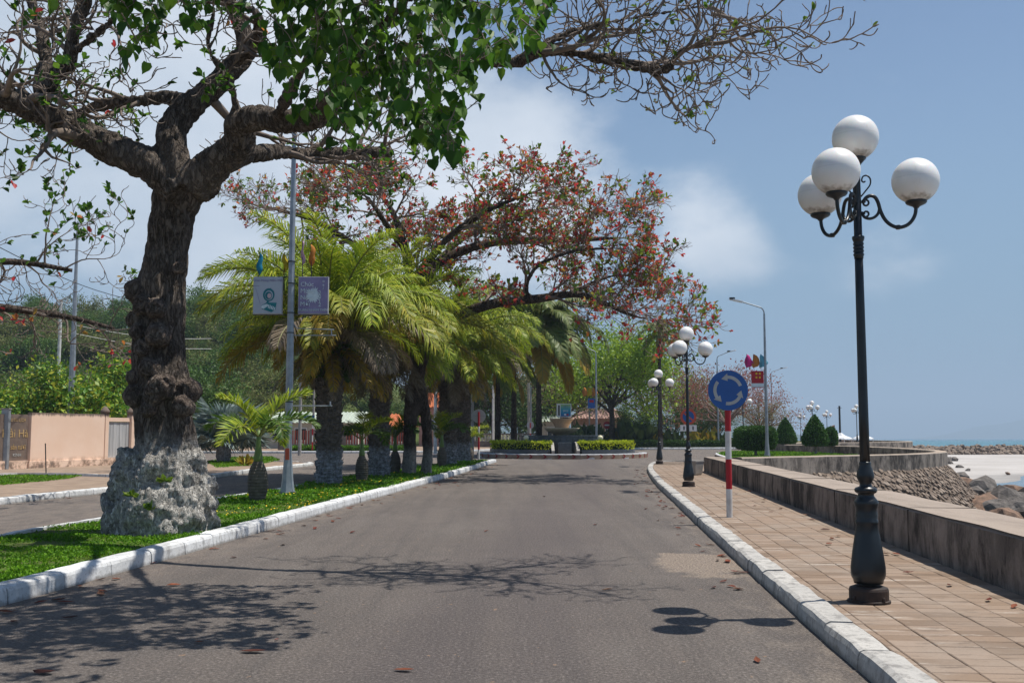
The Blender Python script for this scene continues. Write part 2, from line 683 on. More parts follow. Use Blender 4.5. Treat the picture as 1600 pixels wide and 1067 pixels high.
MT = {}
MT['road'] = m_asphalt('road_asphalt', True)
MT['road2'] = m_asphalt('side_asphalt', False)
MT['kerb_w'] = m_white_kerb('whitewashed_kerb', .55, (.70, .71, .71))
MT['kerb_g'] = m_white_kerb('worn_kerb', .8, (.50, .48, .445))
MT['pave'] = m_pave()
MT['joint'] = plain('sandy_joint', (.21, .16, .12), (.13, .10, .075), 14, .95)
MT['wall'] = m_concrete('sea_wall_concrete', (.27, .228, .20), (.030, .027, .025), True, (.34, .28, .232))
MT['wall2'] = m_concrete('parapet_concrete', (.33, .28, .235), (.05, .043, .038), True, (.40, .32, .25))
MT['conc'] = plain('plain_concrete', (.38, .36, .33), (.26, .24, .22), 3, .85, bump=.3)
MT['lamp'] = plain('lamp_iron', (.011, .015, .018), (.007, .009, .011), 9, .36, .5, bump=.15, bdist=.004)
MT['galv'] = plain('galvanised_steel', (.33, .36, .39), (.22, .245, .27), 5, .45, .5, metal=.35)
MT['white'] = plain('white_paint', (.78, .78, .77), (.66, .66, .65), 4, .5)
MT['red'] = plain('red_paint', (.42, .015, .022), (.33, .012, .018), 5, .4)
MT['blue'] = plain('blue_sign_paint', (.008, .085, .32), (.006, .07, .27), 3, .35, .5)
MT['dark'] = plain('dark_metal', (.03, .032, .035), None, 5, .5)
MT['rock'] = plain('shore_rock', (.21, .185, .165), (.07, .064, .06), 2.5, .9, .2, bump=.8, bdist=.06)
MT['rock2'] = plain('rust_rock', (.30, .19, .13), (.12, .085, .065), 2.5, .9, .2, bump=.8, bdist=.06)
MT['trim'] = plain('grey_sign_back', (.40, .41, .43), (.33, .34, .36), 3, .55, .4)

# ------------------------------------------------------------------ setting: ground, road, kerbs, pavements
def inpoly(X, Y, poly):
    c = np.zeros(len(X), bool)
    n = len(poly)
    j = n - 1
    for i in range(n):
        xi, yi = poly[i][0], poly[i][1]
        xj, yj = poly[j][0], poly[j][1]
        k = ((yi > Y) != (yj > Y)) & (X < (xj - xi) * (Y - yi) / (yj - yi + 1e-12) + xi)
        c ^= k
        j = i
    return c


def resample(pts, step):
    pts = [Vector((p[0], p[1])) for p in pts]
    # Catmull-Rom, then equal steps
    q = []
    for i in range(len(pts) - 1):
        p0 = pts[max(i - 1, 0)]
        p1, p2 = pts[i], pts[i + 1]
        p3 = pts[min(i + 2, len(pts) - 1)]
        m = max(int((p2 - p1).length / .25), 2)
        for k in range(m):
            t = k / m
            q.append(.5 * ((2 * p1) + (p2 - p0) * t + (2 * p0 - 5 * p1 + 4 * p2 - p3) * t * t + (3 * p1 - p0 - 3 * p2 + p3) * t ** 3))
    q.append(pts[-1])
    L = [0]
    for a, b in zip(q, q[1:]):
        L.append(L[-1] + (b - a).length)
    n = max(int(round(L[-1] / step)), 1)
    xs = np.interp(np.linspace(0, L[-1], n + 1), L, [p.x for p in q])
    ys = np.interp(np.linspace(0, L[-1], n + 1), L, [p.y for p in q])
    return [Vector((a, b)) for a, b in zip(xs, ys)]


def sheet(name, poly, z, mat, kind='structure', parent=None, thick=0.0):
    me = bpy.data.meshes.new(name)
    bm = bmesh.new()
    vs = [bm.verts.new((p[0], p[1], z)) for p in poly]
    f = bm.faces.new(vs)
    bm.normal_update()
    if f.normal.z < 0:
        bmesh.ops.reverse_faces(bm, faces=[f])
    if thick:
        r = bmesh.ops.extrude_face_region(bm, geom=list(bm.faces))
        bmesh.ops.translate(bm, verts=[v for v in r['geom'] if isinstance(v, bmesh.types.BMVert)], vec=(0, 0, thick))
        bmesh.ops.recalc_face_normals(bm, faces=bm.faces)
    bmesh.ops.triangulate(bm, faces=bm.faces)
    bm.to_mesh(me)
    bm.free()
    o = finish(me, name, mat, parent)
    if kind and parent is None:
        o['kind'] = kind
    return o


def kerb(name, pts, side, w, h, mat, step=1.0, chamf=.04, jit=.006, closed=False, label=None):
    """row of kerb stones; side=+1: body to the left of the walking direction"""
    root = thing(name, (0, 0, 0), label, None, None, kind='structure')
    q = resample(pts, step)
    r = random.Random(len(q))
    for i in range(len(q) - 1):
        a, b = q[i], q[i + 1]
        t = (b - a).normalized()
        a2 = a + t * .006
        b2 = b - t * .006
        oj = r.uniform(-jit, jit)
        hj = r.uniform(-jit, jit)
        tw = r.uniform(-jit, jit)
        prof = [(0, -.06), (chamf * .3, h - chamf), (chamf * .55, h - chamf * .35), (chamf * 1.3, h), (w, h + .002), (w, -.06)]
        mb = MB()
        vs = []
        K = 4
        base = Vector(((a.x + b.x) / 2, (a.y + b.y) / 2, 0))
        for k in range(K + 1):
            u = k / K
            p = a2.lerp(b2, u)
            tt = t
            if i > 0 and u == 0:
                tt = (q[i + 1] - q[i - 1]).normalized()
            if i < len(q) - 2 and u == 1:
                tt = (q[i + 2] - q[i]).normalized()
            nn = Vector((-tt.y, tt.x)) * side
            for e, (d, z) in enumerate(prof):
                g = (noise.noise(Vector((p.x * 3.1, p.y * 3.1, e * 7.3))) * jit * 1.4) if 0 < e < 5 else 0
                rd = -.004 if (k in (0, K) and 0 < e < 5) else 0
                dd = d + oj + tw * (u - .5) + g
                vs.append((p.x + nn.x * dd - base.x, p.y + nn.y * dd - base.y, (z + hj + g + rd) if e not in (0, 5) else z))
        n = len(prof)
        fs = []
        for k in range(K):
            for e in range(n - 1):
                c = (k * n + e, k * n + e + 1, (k + 1) * n + e + 1, (k + 1) * n + e)
                fs.append(c if side < 0 else c[::-1])
        c0 = tuple(range(n))
        c1 = tuple(range(K * n, K * n + n))
        fs += [c0[::-1], c1] if side < 0 else [c0, c1[::-1]]
        mb.add(vs, fs)
        o = mb.build('kerb_stone', mat, root)
        o.location = base
    return root


FRONT = [(-6.3, -6), (-5.35, 4)] + [tuple(G(*p).xy) for p in ((0, 947.6), (287, 866.6), (540, 792), (629, 766.7), (721, 740), (771, 723.4))]
BACK = [(-8.2, -6), (-7.8, 5)] + [tuple(G(*p, .14).xy) for p in ((0, 835), (159, 809), (341, 777), (439, 762), (495, 752), (540, 744))] + [(-4.3, 42), (-2.7, 49.5), (-1.45, 53.2)]
RK = [(3.1, -6), (3.12, -1)][:0] + [tuple(G(*p).xy) for p in ((1338.6, 1047), (1289, 1004), (1254, 971.6), (1206, 928.6), (1178.7, 902.8), (1137.5, 865), (1092.8, 823.7), (1051.6, 784), (1024, 757.5), (1013.5, 742), (1011.5, 732.5))]
d0 = (Vector(RK[0]) - Vector(RK[4])).normalized()
RK = [tuple(Vector(RK[0]) + d0 * 14), tuple(Vector(RK[0]) + d0 * 6)] + RK + [(6.9, 50.6), (7.9, 52.3), (9.3, 52.2), (10.0, 50.0), (9.9, 46.5)]
# wall base line (front, on the pavement) and its ends
WA, WB = G(1596, 929.5, .13), G(1100, 736, .13)
wt = Vector((WB.x - WA.x, WB.y - WA.y)).normalized()
wn_ = Vector((wt.y, -wt.x))
W0 = WA.xy - wt * 16
WE = WB.xy

LAND = [(-3000, -60), (3.2, -60), tuple(W0 + wn_ * .6), tuple(WE + wn_ * .6), (9.2, 38.6), (12, 41), (15.5, 43.6), (18.5, 46.6), (20.6, 50), (21.8, 54), (22.4, 59), (22.6, 64), (22, 69), (20.4, 74), (18.2, 79), (20, 85), (27, 93), (36, 100), (41, 107), (42, 116), (41, 128), (44, 142), (50, 150), (60, 156), (40, 260), (-60, 900), (-300, 3000), (-3000, 3000)]


def m_soil():
    n = NT('dry_ground')
    f = n.noise(.25, 7, .65)
    g = n.noise(9, 6)
    col = n.ramp(f, [(.3, (.08, .10, .03)), (.5, (.13, .115, .06)), (.7, (.20, .165, .11))])
    col = n.mix(n.mask(g, .45, .7, 0, .5), col, (.06, .075, .025))
    return n.out(col, .95, n.bump(g, .5, .03))


MT['soil'] = m_soil()
MT['grass_base'] = plain('turf_soil', (.070, .125, .018), (.075, .075, .03), 3, .95, .1, bump=.6, bdist=.03)
sheet('ground', LAND, -.03, MT['soil'])
road_poly = [(-70, -30), (tuple(W0 + wn_ * .2)[0], -30), tuple(W0 + wn_ * .2), tuple(WE + wn_ * .2), (11, 41.5), (17, 47), (20.5, 54), (21, 66), (17.5, 77), (24, 92), (34, 101), (38, 112), (20, 112), (-70, 112)]
sheet('road', road_poly, 0.0, MT['road'])

# median: soil bed, turf, two kerbs
med_poly = [tuple(p) for p in resample(FRONT, 1.0)] + [tuple(p) for p in reversed(resample(BACK, 1.0))]


def offset_poly(a, b, da, db):
    qa = resample(a, 1.0)
    qb = resample(b, 1.0)

    def off(q, d):
        r = []
        for i, p in enumerate(q):
            t = (q[min(i + 1, len(q) - 1)] - q[max(i - 1, 0)]).normalized()
            r.append((p.x - t.y * d, p.y + t.x * d))
        return r
    return off(qa, da) + list(reversed(off(qb, db)))


med_in = offset_poly(FRONT[:-1] + [(FRONT[-1][0] - .1, FRONT[-1][1] - .6)], BACK[:-1] + [(BACK[-1][0] - .25, BACK[-1][1] - .9)], .16, -.08)
sheet('median_bed', med_in, .02, MT['grass_base'], thick=.10)
kerb('median_kerb', FRONT + [(-.82, 54.0), (-.98, 54.6)], 1, .23, .175, MT['kerb_w'], 1.0, .05)
kerb('median_rear_kerb', BACK + [(-1.15, 54.2), (-1.0, 54.7)], -1, .16, .16, MT['kerb_w'], 1.0, .03)

# right pavement: bedding, kerb, slabs
q_rk = resample(RK, .5)
rk_in = []
for i, p in enumerate(q_rk):
    t = (q_rk[min(i + 1, len(q_rk) - 1)] - q_rk[max(i - 1, 0)]).normalized()
    rk_in.append((p.x + t.y * .24, p.y - t.x * .24))
pave_poly = [(p[0] - .03, p[1]) for p in rk_in] + [(9.7, 42.0), (9.0, 39.0), tuple(WE + wn_ * .3), tuple(W0 + wn_ * .3)]
sheet('pavement', pave_poly, .02, MT['joint'], thick=.096)
kerb('promenade_kerb', RK, -1, .24, .15, MT['kerb_g'], 1.0, .05, .008)


def lat_of(p):
    r = Vector((p[0], p[1])) - W0
    return r.dot(wt), r.dot(wn_)


ks = sorted([lat_of(p) for p in rk_in if p[1] < 51])
kt = [a for a, b in ks]
kl = [b for a, b in ks]
tiles = []
TW, TL = .30, .20
t = 2.0
row = 0
while True:
    s_w = -.004
    t1 = t + TL
    pm = W0 + wt * (t + TL / 2)
    if pm.y > 50:
        break
    s_k = float(np.interp(t + TL / 2, kt, kl)) + .012
    if pm.y > WE.y - .1:
        s_w = 1.7
    x = math.floor(s_k / TW) * TW
    while x < s_w:
        a, b = max(x, s_k), min(x + TW, s_w)
        if b - a > .02:
            tiles.append((t, a, b))
        x += TW
    t = t1
    row += 1
tiles = [q for q in tiles if (W0 + wt * q[0]).y > 5.2]
tiles.sort(key=lambda q: q[0])
pav_root = bpy.data.objects['pavement']
rot = Matrix((( wn_.x, wt.x, 0), (wn_.y, wt.y, 0), (0, 0, 1)))
ang = math.atan2(wn_.y, wn_.x)


def slab_mb(w, l, h):
    mb = MB()
    c = .006
    vs = [(-w / 2, -l / 2, 0), (w / 2, -l / 2, 0), (w / 2, l / 2, 0), (-w / 2, l / 2, 0), (-w / 2, -l / 2, h - c), (w / 2, -l / 2, h - c), (w / 2, l / 2, h - c), (-w / 2, l / 2, h - c), (-w / 2 + c, -l / 2 + c, h), (w / 2 - c, -l / 2 + c, h), (w / 2 - c, l / 2 - c, h), (-w / 2 + c, l / 2 - c, h)]
    fs = [(0, 1, 5, 4), (1, 2, 6, 5), (2, 3, 7, 6), (3, 0, 4, 7), (4, 5, 9, 8), (5, 6, 10, 9), (6, 7, 11, 10), (7, 4, 8, 11), (8, 9, 10, 11)]
    return mb.add(vs, fs)


slab_cache = {}
far = MB()
rs = random.Random(3)
for i, (t, a, b) in enumerate(tiles):
    w = round(b - a - .006, 3)
    c = W0 + wt * (t + TL / 2) + wn_ * ((a + b) / 2)
    z = .085 + rs.uniform(-.003, .003)
    tx, ty, tz = rs.uniform(-.006, .006), rs.uniform(-.006, .006), rs.uniform(-.006, .006)
    if i < 300:
        if w not in slab_cache:
            m = slab_mb(w, TL - .005, .045)
            me = bpy.data.meshes.new('paving_slab')
            me.from_pydata(m.v, [], m.f)
            me.materials.append(MT['pave'])
            slab_cache[w] = me
        obj_from(slab_cache[w], 'paving_slab', pav_root, (c.x, c.y, z), (tx, ty, ang + tz))
    else:
        m = slab_mb(w, TL - .005, .045)
        M = Matrix.Translation((c.x, c.y, z)) @ Matrix.Rotation(ang + tz, 4, 'Z') @ Matrix.Rotation(ty, 4, 'Y')
        far.add([M @ Vector(v) for v in m.v], m.f)
o = far.build('paving_slabs', MT['pave'], pav_root)
o['kind'] = 'stuff'

# left pavement block, far pavement block, garden block
LP = [(-13.6, -6), (-12.4, 8), tuple(G(0, 789).xy), tuple(G(182, 769).xy), (-10.35, 33.5), tuple(G(385, 740).xy), tuple(G(470, 730).xy)]
LPc = LP + [(-9.45, 49.2), (-10.4, 51.2), (-13, 52.3), (-22, 53), (-40, 53.5)]
MT['pave_l'] = plain('left_paving', (.32, .235, .17), (.20, .145, .105), 2.2, .9, bump=.4)
sheet('side_pavement', [(p.x - .15, p.y - .1) for p in resample(LPc, 1.0)] + [(-60, 53.5), (-60, -6)], .0, MT['pave_l'], thick=.115)
kerb('side_kerb', LPc, 1, .22, .15, MT['kerb_w'], 1.0, .04)
FPk = [(-60, 76.5), (-30, 77), (-19, 77), (-9, 77.6), (-5.6, 79.4), (-3.2, 83.5), (1, 89.5), (8, 93), (18, 94.6), (27, 97.2), (33, 101.5), (37, 108)]
sheet('far_pavement', [(p.x, p.y + .1) for p in resample(FPk, 1.5)] + [(40, 118), (42, 140), (-60, 140)], 0, MT['pave_l'], thick=.115)
kerb('far_kerb', FPk, 1, .22, .17, MT['kerb_w'], 2.0, .04)
GK = [(10.5, 42.8), (11.3, 47), (11.9, 54), (12.6, 62), (13.8, 70), (15.6, 76), (18.0, 79.6)]
sheet('garden_pavement', [tuple(p) for p in resample(GK, 1.0)] + [(20.0, 74), (21.6, 69), (22.2, 64), (22.0, 59), (21.4, 54), (20.2, 50), (18.2, 47), (15.2, 44), (12, 41.6)], 0, MT['pave_l'], thick=.115)
kerb('garden_kerb', GK, -1, .22, .16, MT['kerb_w'], 1.5, .04)
kerb('roundabout_approach_kerb', [(9.9, 42.4), (10.4, 42.2), (10.9, 42.9)], -1, .2, .15, MT['kerb_w'], .6, .04)

def turfmat(name, cols, trans, rough, spec, clump):
    n = NT(name)
    k = len(cols)
    col = n.ramp(n.rand(), [(i / (k - 1), c) for i, c in enumerate(cols)])
    co = n.coord('World')
    col = n.mix(n.mask(n.noise(.9, 5, .65, co=co), .42, .66, 0, .6), col, (.05, .115, .012))
    col = n.mix(n.mask(n.noise(1.7, 6, .7, co=n.coord('World', (1, 1, 1), (3, 8, 0))), .56, .68, 0, .45), col, (.19, .20, .04))
    return n.out(col, rough, None, spec, trans=trans)


# turf ---------------------------------------------------------------
MT['turf'] = turfmat('turf_leaf', [(.055, .15, .006), (.09, .23, .008), (.14, .32, .012), (.19, .37, .016)], .3, .6, .2, 1.2)
MT['flower'] = plain('yellow_petal', (.75, .55, .02), (.65, .42, .01), 9, .6)


def turf(name, poly, z, n, size, seed, label, flowers=0, lump=.05, near_bias=True):
    rng = np.random.default_rng(seed)
    P_ = np.array(poly)
    x0, y0 = P_.min(0)
    x1, y1 = P_.max(0)
    k = n * 4
    X = rng.uniform(x0, x1, k)
    if near_bias:
        a, b = max(y0, 7.5), y1
        u = rng.uniform(0, 1, k)
        Y = 1 / (1 / a + u * (1 / b - 1 / a))
    else:
        Y = rng.uniform(y0, y1, k)
    ok = inpoly(X, Y, poly)
    X, Y = X[ok][:n], Y[ok][:n]
    if near_bias:       # thin spots where the soil shows, and a worn ring round the big trunk
        den = np.array([noise.noise(Vector((a * 1.3, b * 1.3, 7.7))) + .5 * noise.noise(Vector((a * 4, b * 4, 1.7))) for a, b in zip(X, Y)])
        ring_ = np.hypot(X + 5.35, Y - 15.75)
        ok = ~((den < -.42) & (rng.uniform(0, 1, len(X)) < .8)) & ~((ring_ < 1.05 + den * .3) & (rng.uniform(0, 1, len(X)) < .75))
        X, Y = X[ok], Y[ok]
    m = len(X)
    hz = np.array([noise.noise(Vector((a * 1.1, b * 1.1, 3.3))) for a, b in zip(X, Y)]) * lump
    sz = size * rng.uniform(.6, 1.3, m) * (np.clip(Y / 14, 1, 3.2) if near_bias else 1)
    d = rdir(rng, m)
    d[:, 2] = np.abs(d[:, 2]) * .9 + .25
    nr = rdir(rng, m)
    nr[:, 2] = np.abs(nr[:, 2]) + .5
    V, T = scatter_leaves(np.c_[X, Y, z + hz], d, nr, sz, QUAD)
    o = np_mesh(name, V, T, MT['turf'])
    tag(o, label, 'grass', None, 'stuff')
    if flowers:
        i = rng.choice(m, flowers, replace=False)
        keep = [q for q in i if noise.noise(Vector((X[q] * .5, Y[q] * .25, 9.1))) > (-.02 if Y[q] > 16 else .22)]
        keep = np.array(keep)
        d = rdir(rng, len(keep)) * .6
        d[:, 2] = .2
        nn = rdir(rng, len(keep)) * .4
        nn[:, 2] = 1
        Vs, Ts = scatter_leaves(np.c_[X[keep], Y[keep], z + hz[keep] + .045], d, nn, np.clip(.030 * Y[keep] / 18, .03, .06), HEART)
        f = np_mesh('wild_flowers', Vs, Ts, MT['flower'])
        tag(f, 'tiny yellow flowers sprinkled in the median turf', 'flowers', None, 'stuff')
    return o


turf('median_turf', med_in, .115, 90000, .042, 11, 'low green ground cover filling the road median', 2600)

# sea wall and promontory --------------------------------------------
def wall_strip(path, w_in, w_out, z0, z1, name, mat, parent=None, step=.6, seed=1):
    """masonry strip along a path: inner face, top, outer face, with slightly uneven arrises"""
    q = resample(path, step)
    mb = MB()
    vs = []
    n = len(q)
    for i, p in enumerate(q):
        t = (q[min(i + 1, n - 1)] - q[max(i - 1, 0)]).normalized()
        nn = Vector((t.y, -t.x))
        g = noise.noise(Vector((p.x * .9, p.y * .9, seed))) * .012
        g2 = noise.noise(Vector((p.x * 2.9, p.y * 2.9, seed + 4))) * .008
        for d, z in ((-w_in, z0), (-w_in - .01, (z0 + z1) / 2), (-w_in + g2, z1 - .03 + g2), (-w_in + .035 + g2, z1 + g), (0, z1 + .006 + g), (w_out - .04, z1 + g), (w_out + g2, z1 - .035), (w_out, z0 - .4)):
            vs.append((p.x + nn.x * d, p.y + nn.y * d, z))
    K = 8
    fs = []
    for i in range(n - 1):
        for e in range(K - 1):
            fs.append((i * K + e, (i + 1) * K + e, (i + 1) * K + e + 1, i * K + e + 1))
    fs.append(tuple(range(K)))
    fs.append(tuple(range((n - 1) * K + K - 1, (n - 1) * K - 1, -1)))
    mb.add(vs, fs)
    return mb.build(name, mat, parent, smooth=False)


MT['joint_d'] = plain('dark_joint', (.06, .05, .043), None, 8, .95)
sw = thing('sea_wall', (WE.x, WE.y, .1), 'long low stained concrete sea wall running along the brick pavement', 'wall')
path = [tuple(W0), tuple(W0.lerp(WE, .33) + wn_ * 0), tuple(W0.lerp(WE, .66)), tuple(WE)]
o = wall_strip(path, 0, .85, .10, .67, 'wall_body', MT['wall'], None)
o.parent = sw
o.location = -sw.location
for k in range(9):
    p = WE - wt * (1.6 + 4.1 * k)
    for dx, zc, sx, sz in ((-.006, .38, .014, .54), (.42, .672, .80, .014)):
        c = p + wn_ * dx
        mb = MB()
        mb.box((c.x - WE.x, c.y - WE.y, zc - .1), (sx, .016, sz), rz=math.atan2(wn_.y, wn_.x))
        mb.build('expansion_joint', MT['joint_d'], sw)
WALL2 = [(8.3, 38.2), (10.2, 39.6), (13.0, 41.6), (16.2, 43.9), (18.9, 46.7), (20.9, 50.2), (22.0, 54.2), (22.6, 59), (22.8, 64), (22.2, 69), (20.6, 74), (18.4, 79)]
pw = thing('parapet_wall', (20.9, 50.2, .1), 'curved concrete parapet above a sloping stone bank over the beach', 'wall')
o = wall_strip(WALL2, .25, .3, .10, .67, 'parapet', MT['wall2'], None, .8, 5)
o.parent = pw
o.location = -pw.location


def m_rubble():
    n = NT('rubble_masonry')
    r = n.rand()
    col = n.ramp(r, [(0, (.17, .130, .10)), (.4, (.22, .168, .13)), (.75, (.27, .21, .165)), (1, (.31, .25, .20))])
    col = n.mix(n.mask(n.noise(5, 6), .45, .7, 0, .5), col, (.075, .06, .05))
    return n.out(col, .92, n.bump(n.noise(14, 6), .7, .04))


MT['rubble'] = m_rubble()
MT['mortar'] = plain('mortar', (.24, .185, .145), (.11, .085, .068), 5, .95, .2, bump=.8, bdist=.08)


def bank(path, parent, d0, z0, run, z1, seed, size=.21):
    q = resample(path, .5)
    n = len(q)
    rg = random.Random(seed)
    nrm = []
    for i, p in enumerate(q):
        t = (q[min(i + 1, n - 1)] - q[max(i - 1, 0)]).normalized()
        nrm.append(Vector((t.y, -t.x)))
    core = MB()
    vs = []
    for i, p in enumerate(q):
        for d, z in ((d0 - .05, z0 + .02), (d0 + run, z1 - .3)):
            vs.append((p.x + nrm[i].x * d, p.y + nrm[i].y * d, z))
    core.add(vs, [(2 * i, 2 * i + 2, 2 * i + 3, 2 * i + 1) for i in range(n - 1)])
    c = core.build('bank_mortar', MT['mortar'], parent, world=True)
    st = MB()
    L = math.hypot(run, z0 - z1)
    rows = int(L / size)
    for rix in range(rows):
        v = (rix + .5) / rows
        s = rg.uniform(0, size)
        tot = .5 * (n - 1)
        while s < tot:
            w = size * rg.uniform(.8, 1.7)
            k = min(int(s / .5), n - 2)
            u = s / .5 - k
            p = q[k].lerp(q[k + 1], u)
            nn = nrm[k].lerp(nrm[k + 1], u).normalized()
            vv = v + rg.uniform(-.55, .55) / rows
            c0 = Vector((p.x + nn.x * (d0 + run * vv), p.y + nn.y * (d0 + run * vv), z0 + (z1 - z0) * vv))
            al = Vector((-nn.y, nn.x, 0))
            dn = Vector((nn.x * run, nn.y * run, z1 - z0)).normalized()
            up = al.cross(dn)
            if up.z < 0:
                up = -up
            ca, sa = math.cos(.5 + rg.uniform(-.3, .3)), math.sin(.5)
            a2 = al * ca + dn * sa
            b2 = dn * ca - al * sa
            fsz = rg.uniform(.6, 1.5)
            hw, hh, hp = w * .46 * fsz, size * .46 * fsz, rg.uniform(-.01, .035) * fsz
            vs = []
            for lv, (k1, k2) in enumerate(((1, -.05), (.9, hp * .7), (.55, hp))):
                for e in range(6):
                    an = e * PI / 3 + rg.uniform(-.45, .45)
                    vs.append(c0 + a2 * math.cos(an) * hw * k1 + b2 * math.sin(an) * hh * k1 + up * k2)
            fs = [(l * 6 + e, l * 6 + (e + 1) % 6, l * 6 + 6 + (e + 1) % 6, l * 6 + 6 + e) for l in (0, 1) for e in range(6)] + [tuple(range(12, 18))]
            st.add(vs, fs)
            s += w
    o = st.build('bank_stones', MT['rubble'], parent, world=True)
    o['kind'] = 'stuff'


bank(WALL2, pw, .30, .02, 1.9, -2.1, 5)
# second promontory beyond
WALL3 = [(18.4, 79), (20.2, 85), (27.2, 92.6), (36.2, 99.6), (41.2, 106.6), (42.3, 116), (41.3, 128), (44, 142)]
pw3 = thing('distant_parapet', (36, 99.6, .1), 'far stretch of low parapet with grassy bank towards the breakwater', 'wall')
o = wall_strip(WALL3, .25, .3, .10, .62, 'parapet', MT['wall2'], None, 1.2, 6)
o.parent = pw3
o.location = -pw3.location
bank(WALL3, pw3, .30, .05, 2.2, -2.2, 6, .6)

# beach, sea ----------------------------------------------------------
def m_sand():
    n = NT('beach_sand')
    f = n.noise(.12, 6, .6)
    g = n.noise(3, 6, co=n.coord('Object', (.4, 1.5, 1)))
    col = n.ramp(f, [(.3, (.36, .335, .31)), (.6, (.45, .425, .40)), (.8, (.49, .47, .445))])
    col = n.mix(n.mask(g, .5, .75, 0, .35), col, (.36, .32, .28))
    x, y, z = n.xyz()
    w = n.math('ADD', z, n.math('MULTIPLY', n.math('SUBTRACT', n.noise(.5, 5), .5), .12))
    wet = n.mask(w, -1.93, -2.03)
    col = n.mix(n.math('MULTIPLY', wet, .75), col, (.20, .19, .18))
    return n.out(col, .9, n.bump(g, .4, .05), .25)


def shore_x(y):
    return np.interp(y, [-40, 20, 40, 55, 70, 83, 100, 125, 150, 400], [5, 9, 15, 20.5, 30.5, 39, 62, 120, 220, 300])


ys = np.concatenate([np.arange(-40, 30, 5), np.arange(30, 110, 1.5), np.arange(110, 175, 4)])
xs = np.concatenate([np.arange(4, 60, 1.5), np.arange(60, 260, 8)])
XX, YY = np.meshgrid(xs, ys)
ZZ = -1.98 + np.clip((shore_x(YY) - XX) * .012, -.8, .18)
ZZ += np.array([[noise.noise(Vector((a * .11, b * .11, 1.7))) * .05 + noise.noise(Vector((a * .5, b * .5, 4.7))) * .02 for a in xs] for b in ys])
V = np.c_[XX.ravel(), YY.ravel(), ZZ.ravel()]
nx, ny = len(xs), len(ys)
Q = np.array([[j * nx + i, j * nx + i + 1, (j + 1) * nx + i + 1, (j + 1) * nx + i] for j in range(ny - 1) for i in range(nx - 1)])
MT['sand'] = m_sand()
tag(np_mesh('beach', V, Q, MT['sand'], smooth=True), kind='structure')


def m_sea():
    n = NT('sea_water')
    x, y, z = n.xyz('World')
    band = n.noise(.02, 5, .6, co=n.coord('World', (.15, 1, 1)))
    near = n.mask(y, 60, 190)
    col = n.mix(near, (.15, .20, .235), n.mix(n.mask(band, .4, .65), (.014, .12, .15), (.03, .18, .20)))
    col = n.mix(n.mask(y, 400, 2500), col, (.012, .10, .15))
    f = n.noise(.045, 7, .6, co=n.coord('World', (.22, 2.2, 1), (3.3, 0, 0)))
    foam = n.math('MULTIPLY', n.mask(f, .66, .70), n.mask(y, 190, 260))
    col = n.mix(foam, col, (.75, .78, .78))
    h = n.math('ADD', n.noise(1.3, 5, co=n.coord('World', (.6, 1.6, 1))), n.noise(.16, 4, co=n.coord('World', (.5, 1.6, 1))))
    return n.out(col, .22, n.bump(h, .5, .25), .5)


MT['sea'] = m_sea()
SL = -11.0 / F
mb = MB()
for (x0, x1, y0, y1) in ((-5000, 9000, 165, 10400), (13, 9000, -200, 165)):
    f = lambda y: -2.02 if y <= 165 else -2.02 + SL * (y - 165)
    mb.add([(x0, y0, f(y0)), (x1, y0, f(y0)), (x1, y1, f(y1)), (x0, y1, f(y1))], [(0, 1, 2, 3)])
tag(mb.build('sea', MT['sea']), kind='structure')


def rock_mesh(seed, sub=2):
    bm = bmesh.new()
    bmesh.ops.create_icosphere(bm, subdivisions=sub, radius=1)
    o = Vector((seed * 3.7, seed * 1.3, 0))
    for v in bm.verts:
        d = v.co.normalized()
        k = 1 + .45 * noise.noise(d * 1.1 + o) + .18 * noise.noise(d * 2.7 + o)
        for pl in range(5):
            a = Vector((math.sin(seed * 5 + pl * 2.1), math.cos(seed * 3 + pl * 1.7), math.sin(pl * 1.3 + seed))).normalized()
            e = d.dot(a) * k
            if e > .72:
                k *= .72 / e
        v.co = d * k
    me = bpy.data.meshes.new('rock')
    bm.to_mesh(me)
    bm.free()
    return me


rocks = []
for i in range(6):
    me = rock_mesh(i + 1)
    me.materials.append(MT['rock2'] if i % 3 == 1 else MT['rock'])
    rocks.append(me)
rr = random.Random(21)
spots = [(1478, 727, .9), (1466, 733, .8), (1490, 722, .8), (1500, 733, .5), (1472, 723, .6), (1512, 737, .3), (1478, 744, .35),
         (1510, 768, .95), (1536, 770, 1.0), (1555, 778, .7), (1580, 780, .9), (1497, 762, 1.0), (1525, 785, .9), (1550, 790, .8), (1575, 796, .9), (1597, 790, .8),
         (1540, 800, .8), (1562, 806, .9), (1590, 806, .8), (1515, 796, .7), (1480, 760, .7), (1605, 815, .9), (1575, 818, .7), (1488, 775, .6), (1503, 783, .6), (1575, 741, .25), (1620, 800, .9), (1640, 820, .8)]
rlab = ['angular grey boulder in the heap at the foot of the sloping bank', 'rust brown boulder in the heap at the foot of the sloping bank']
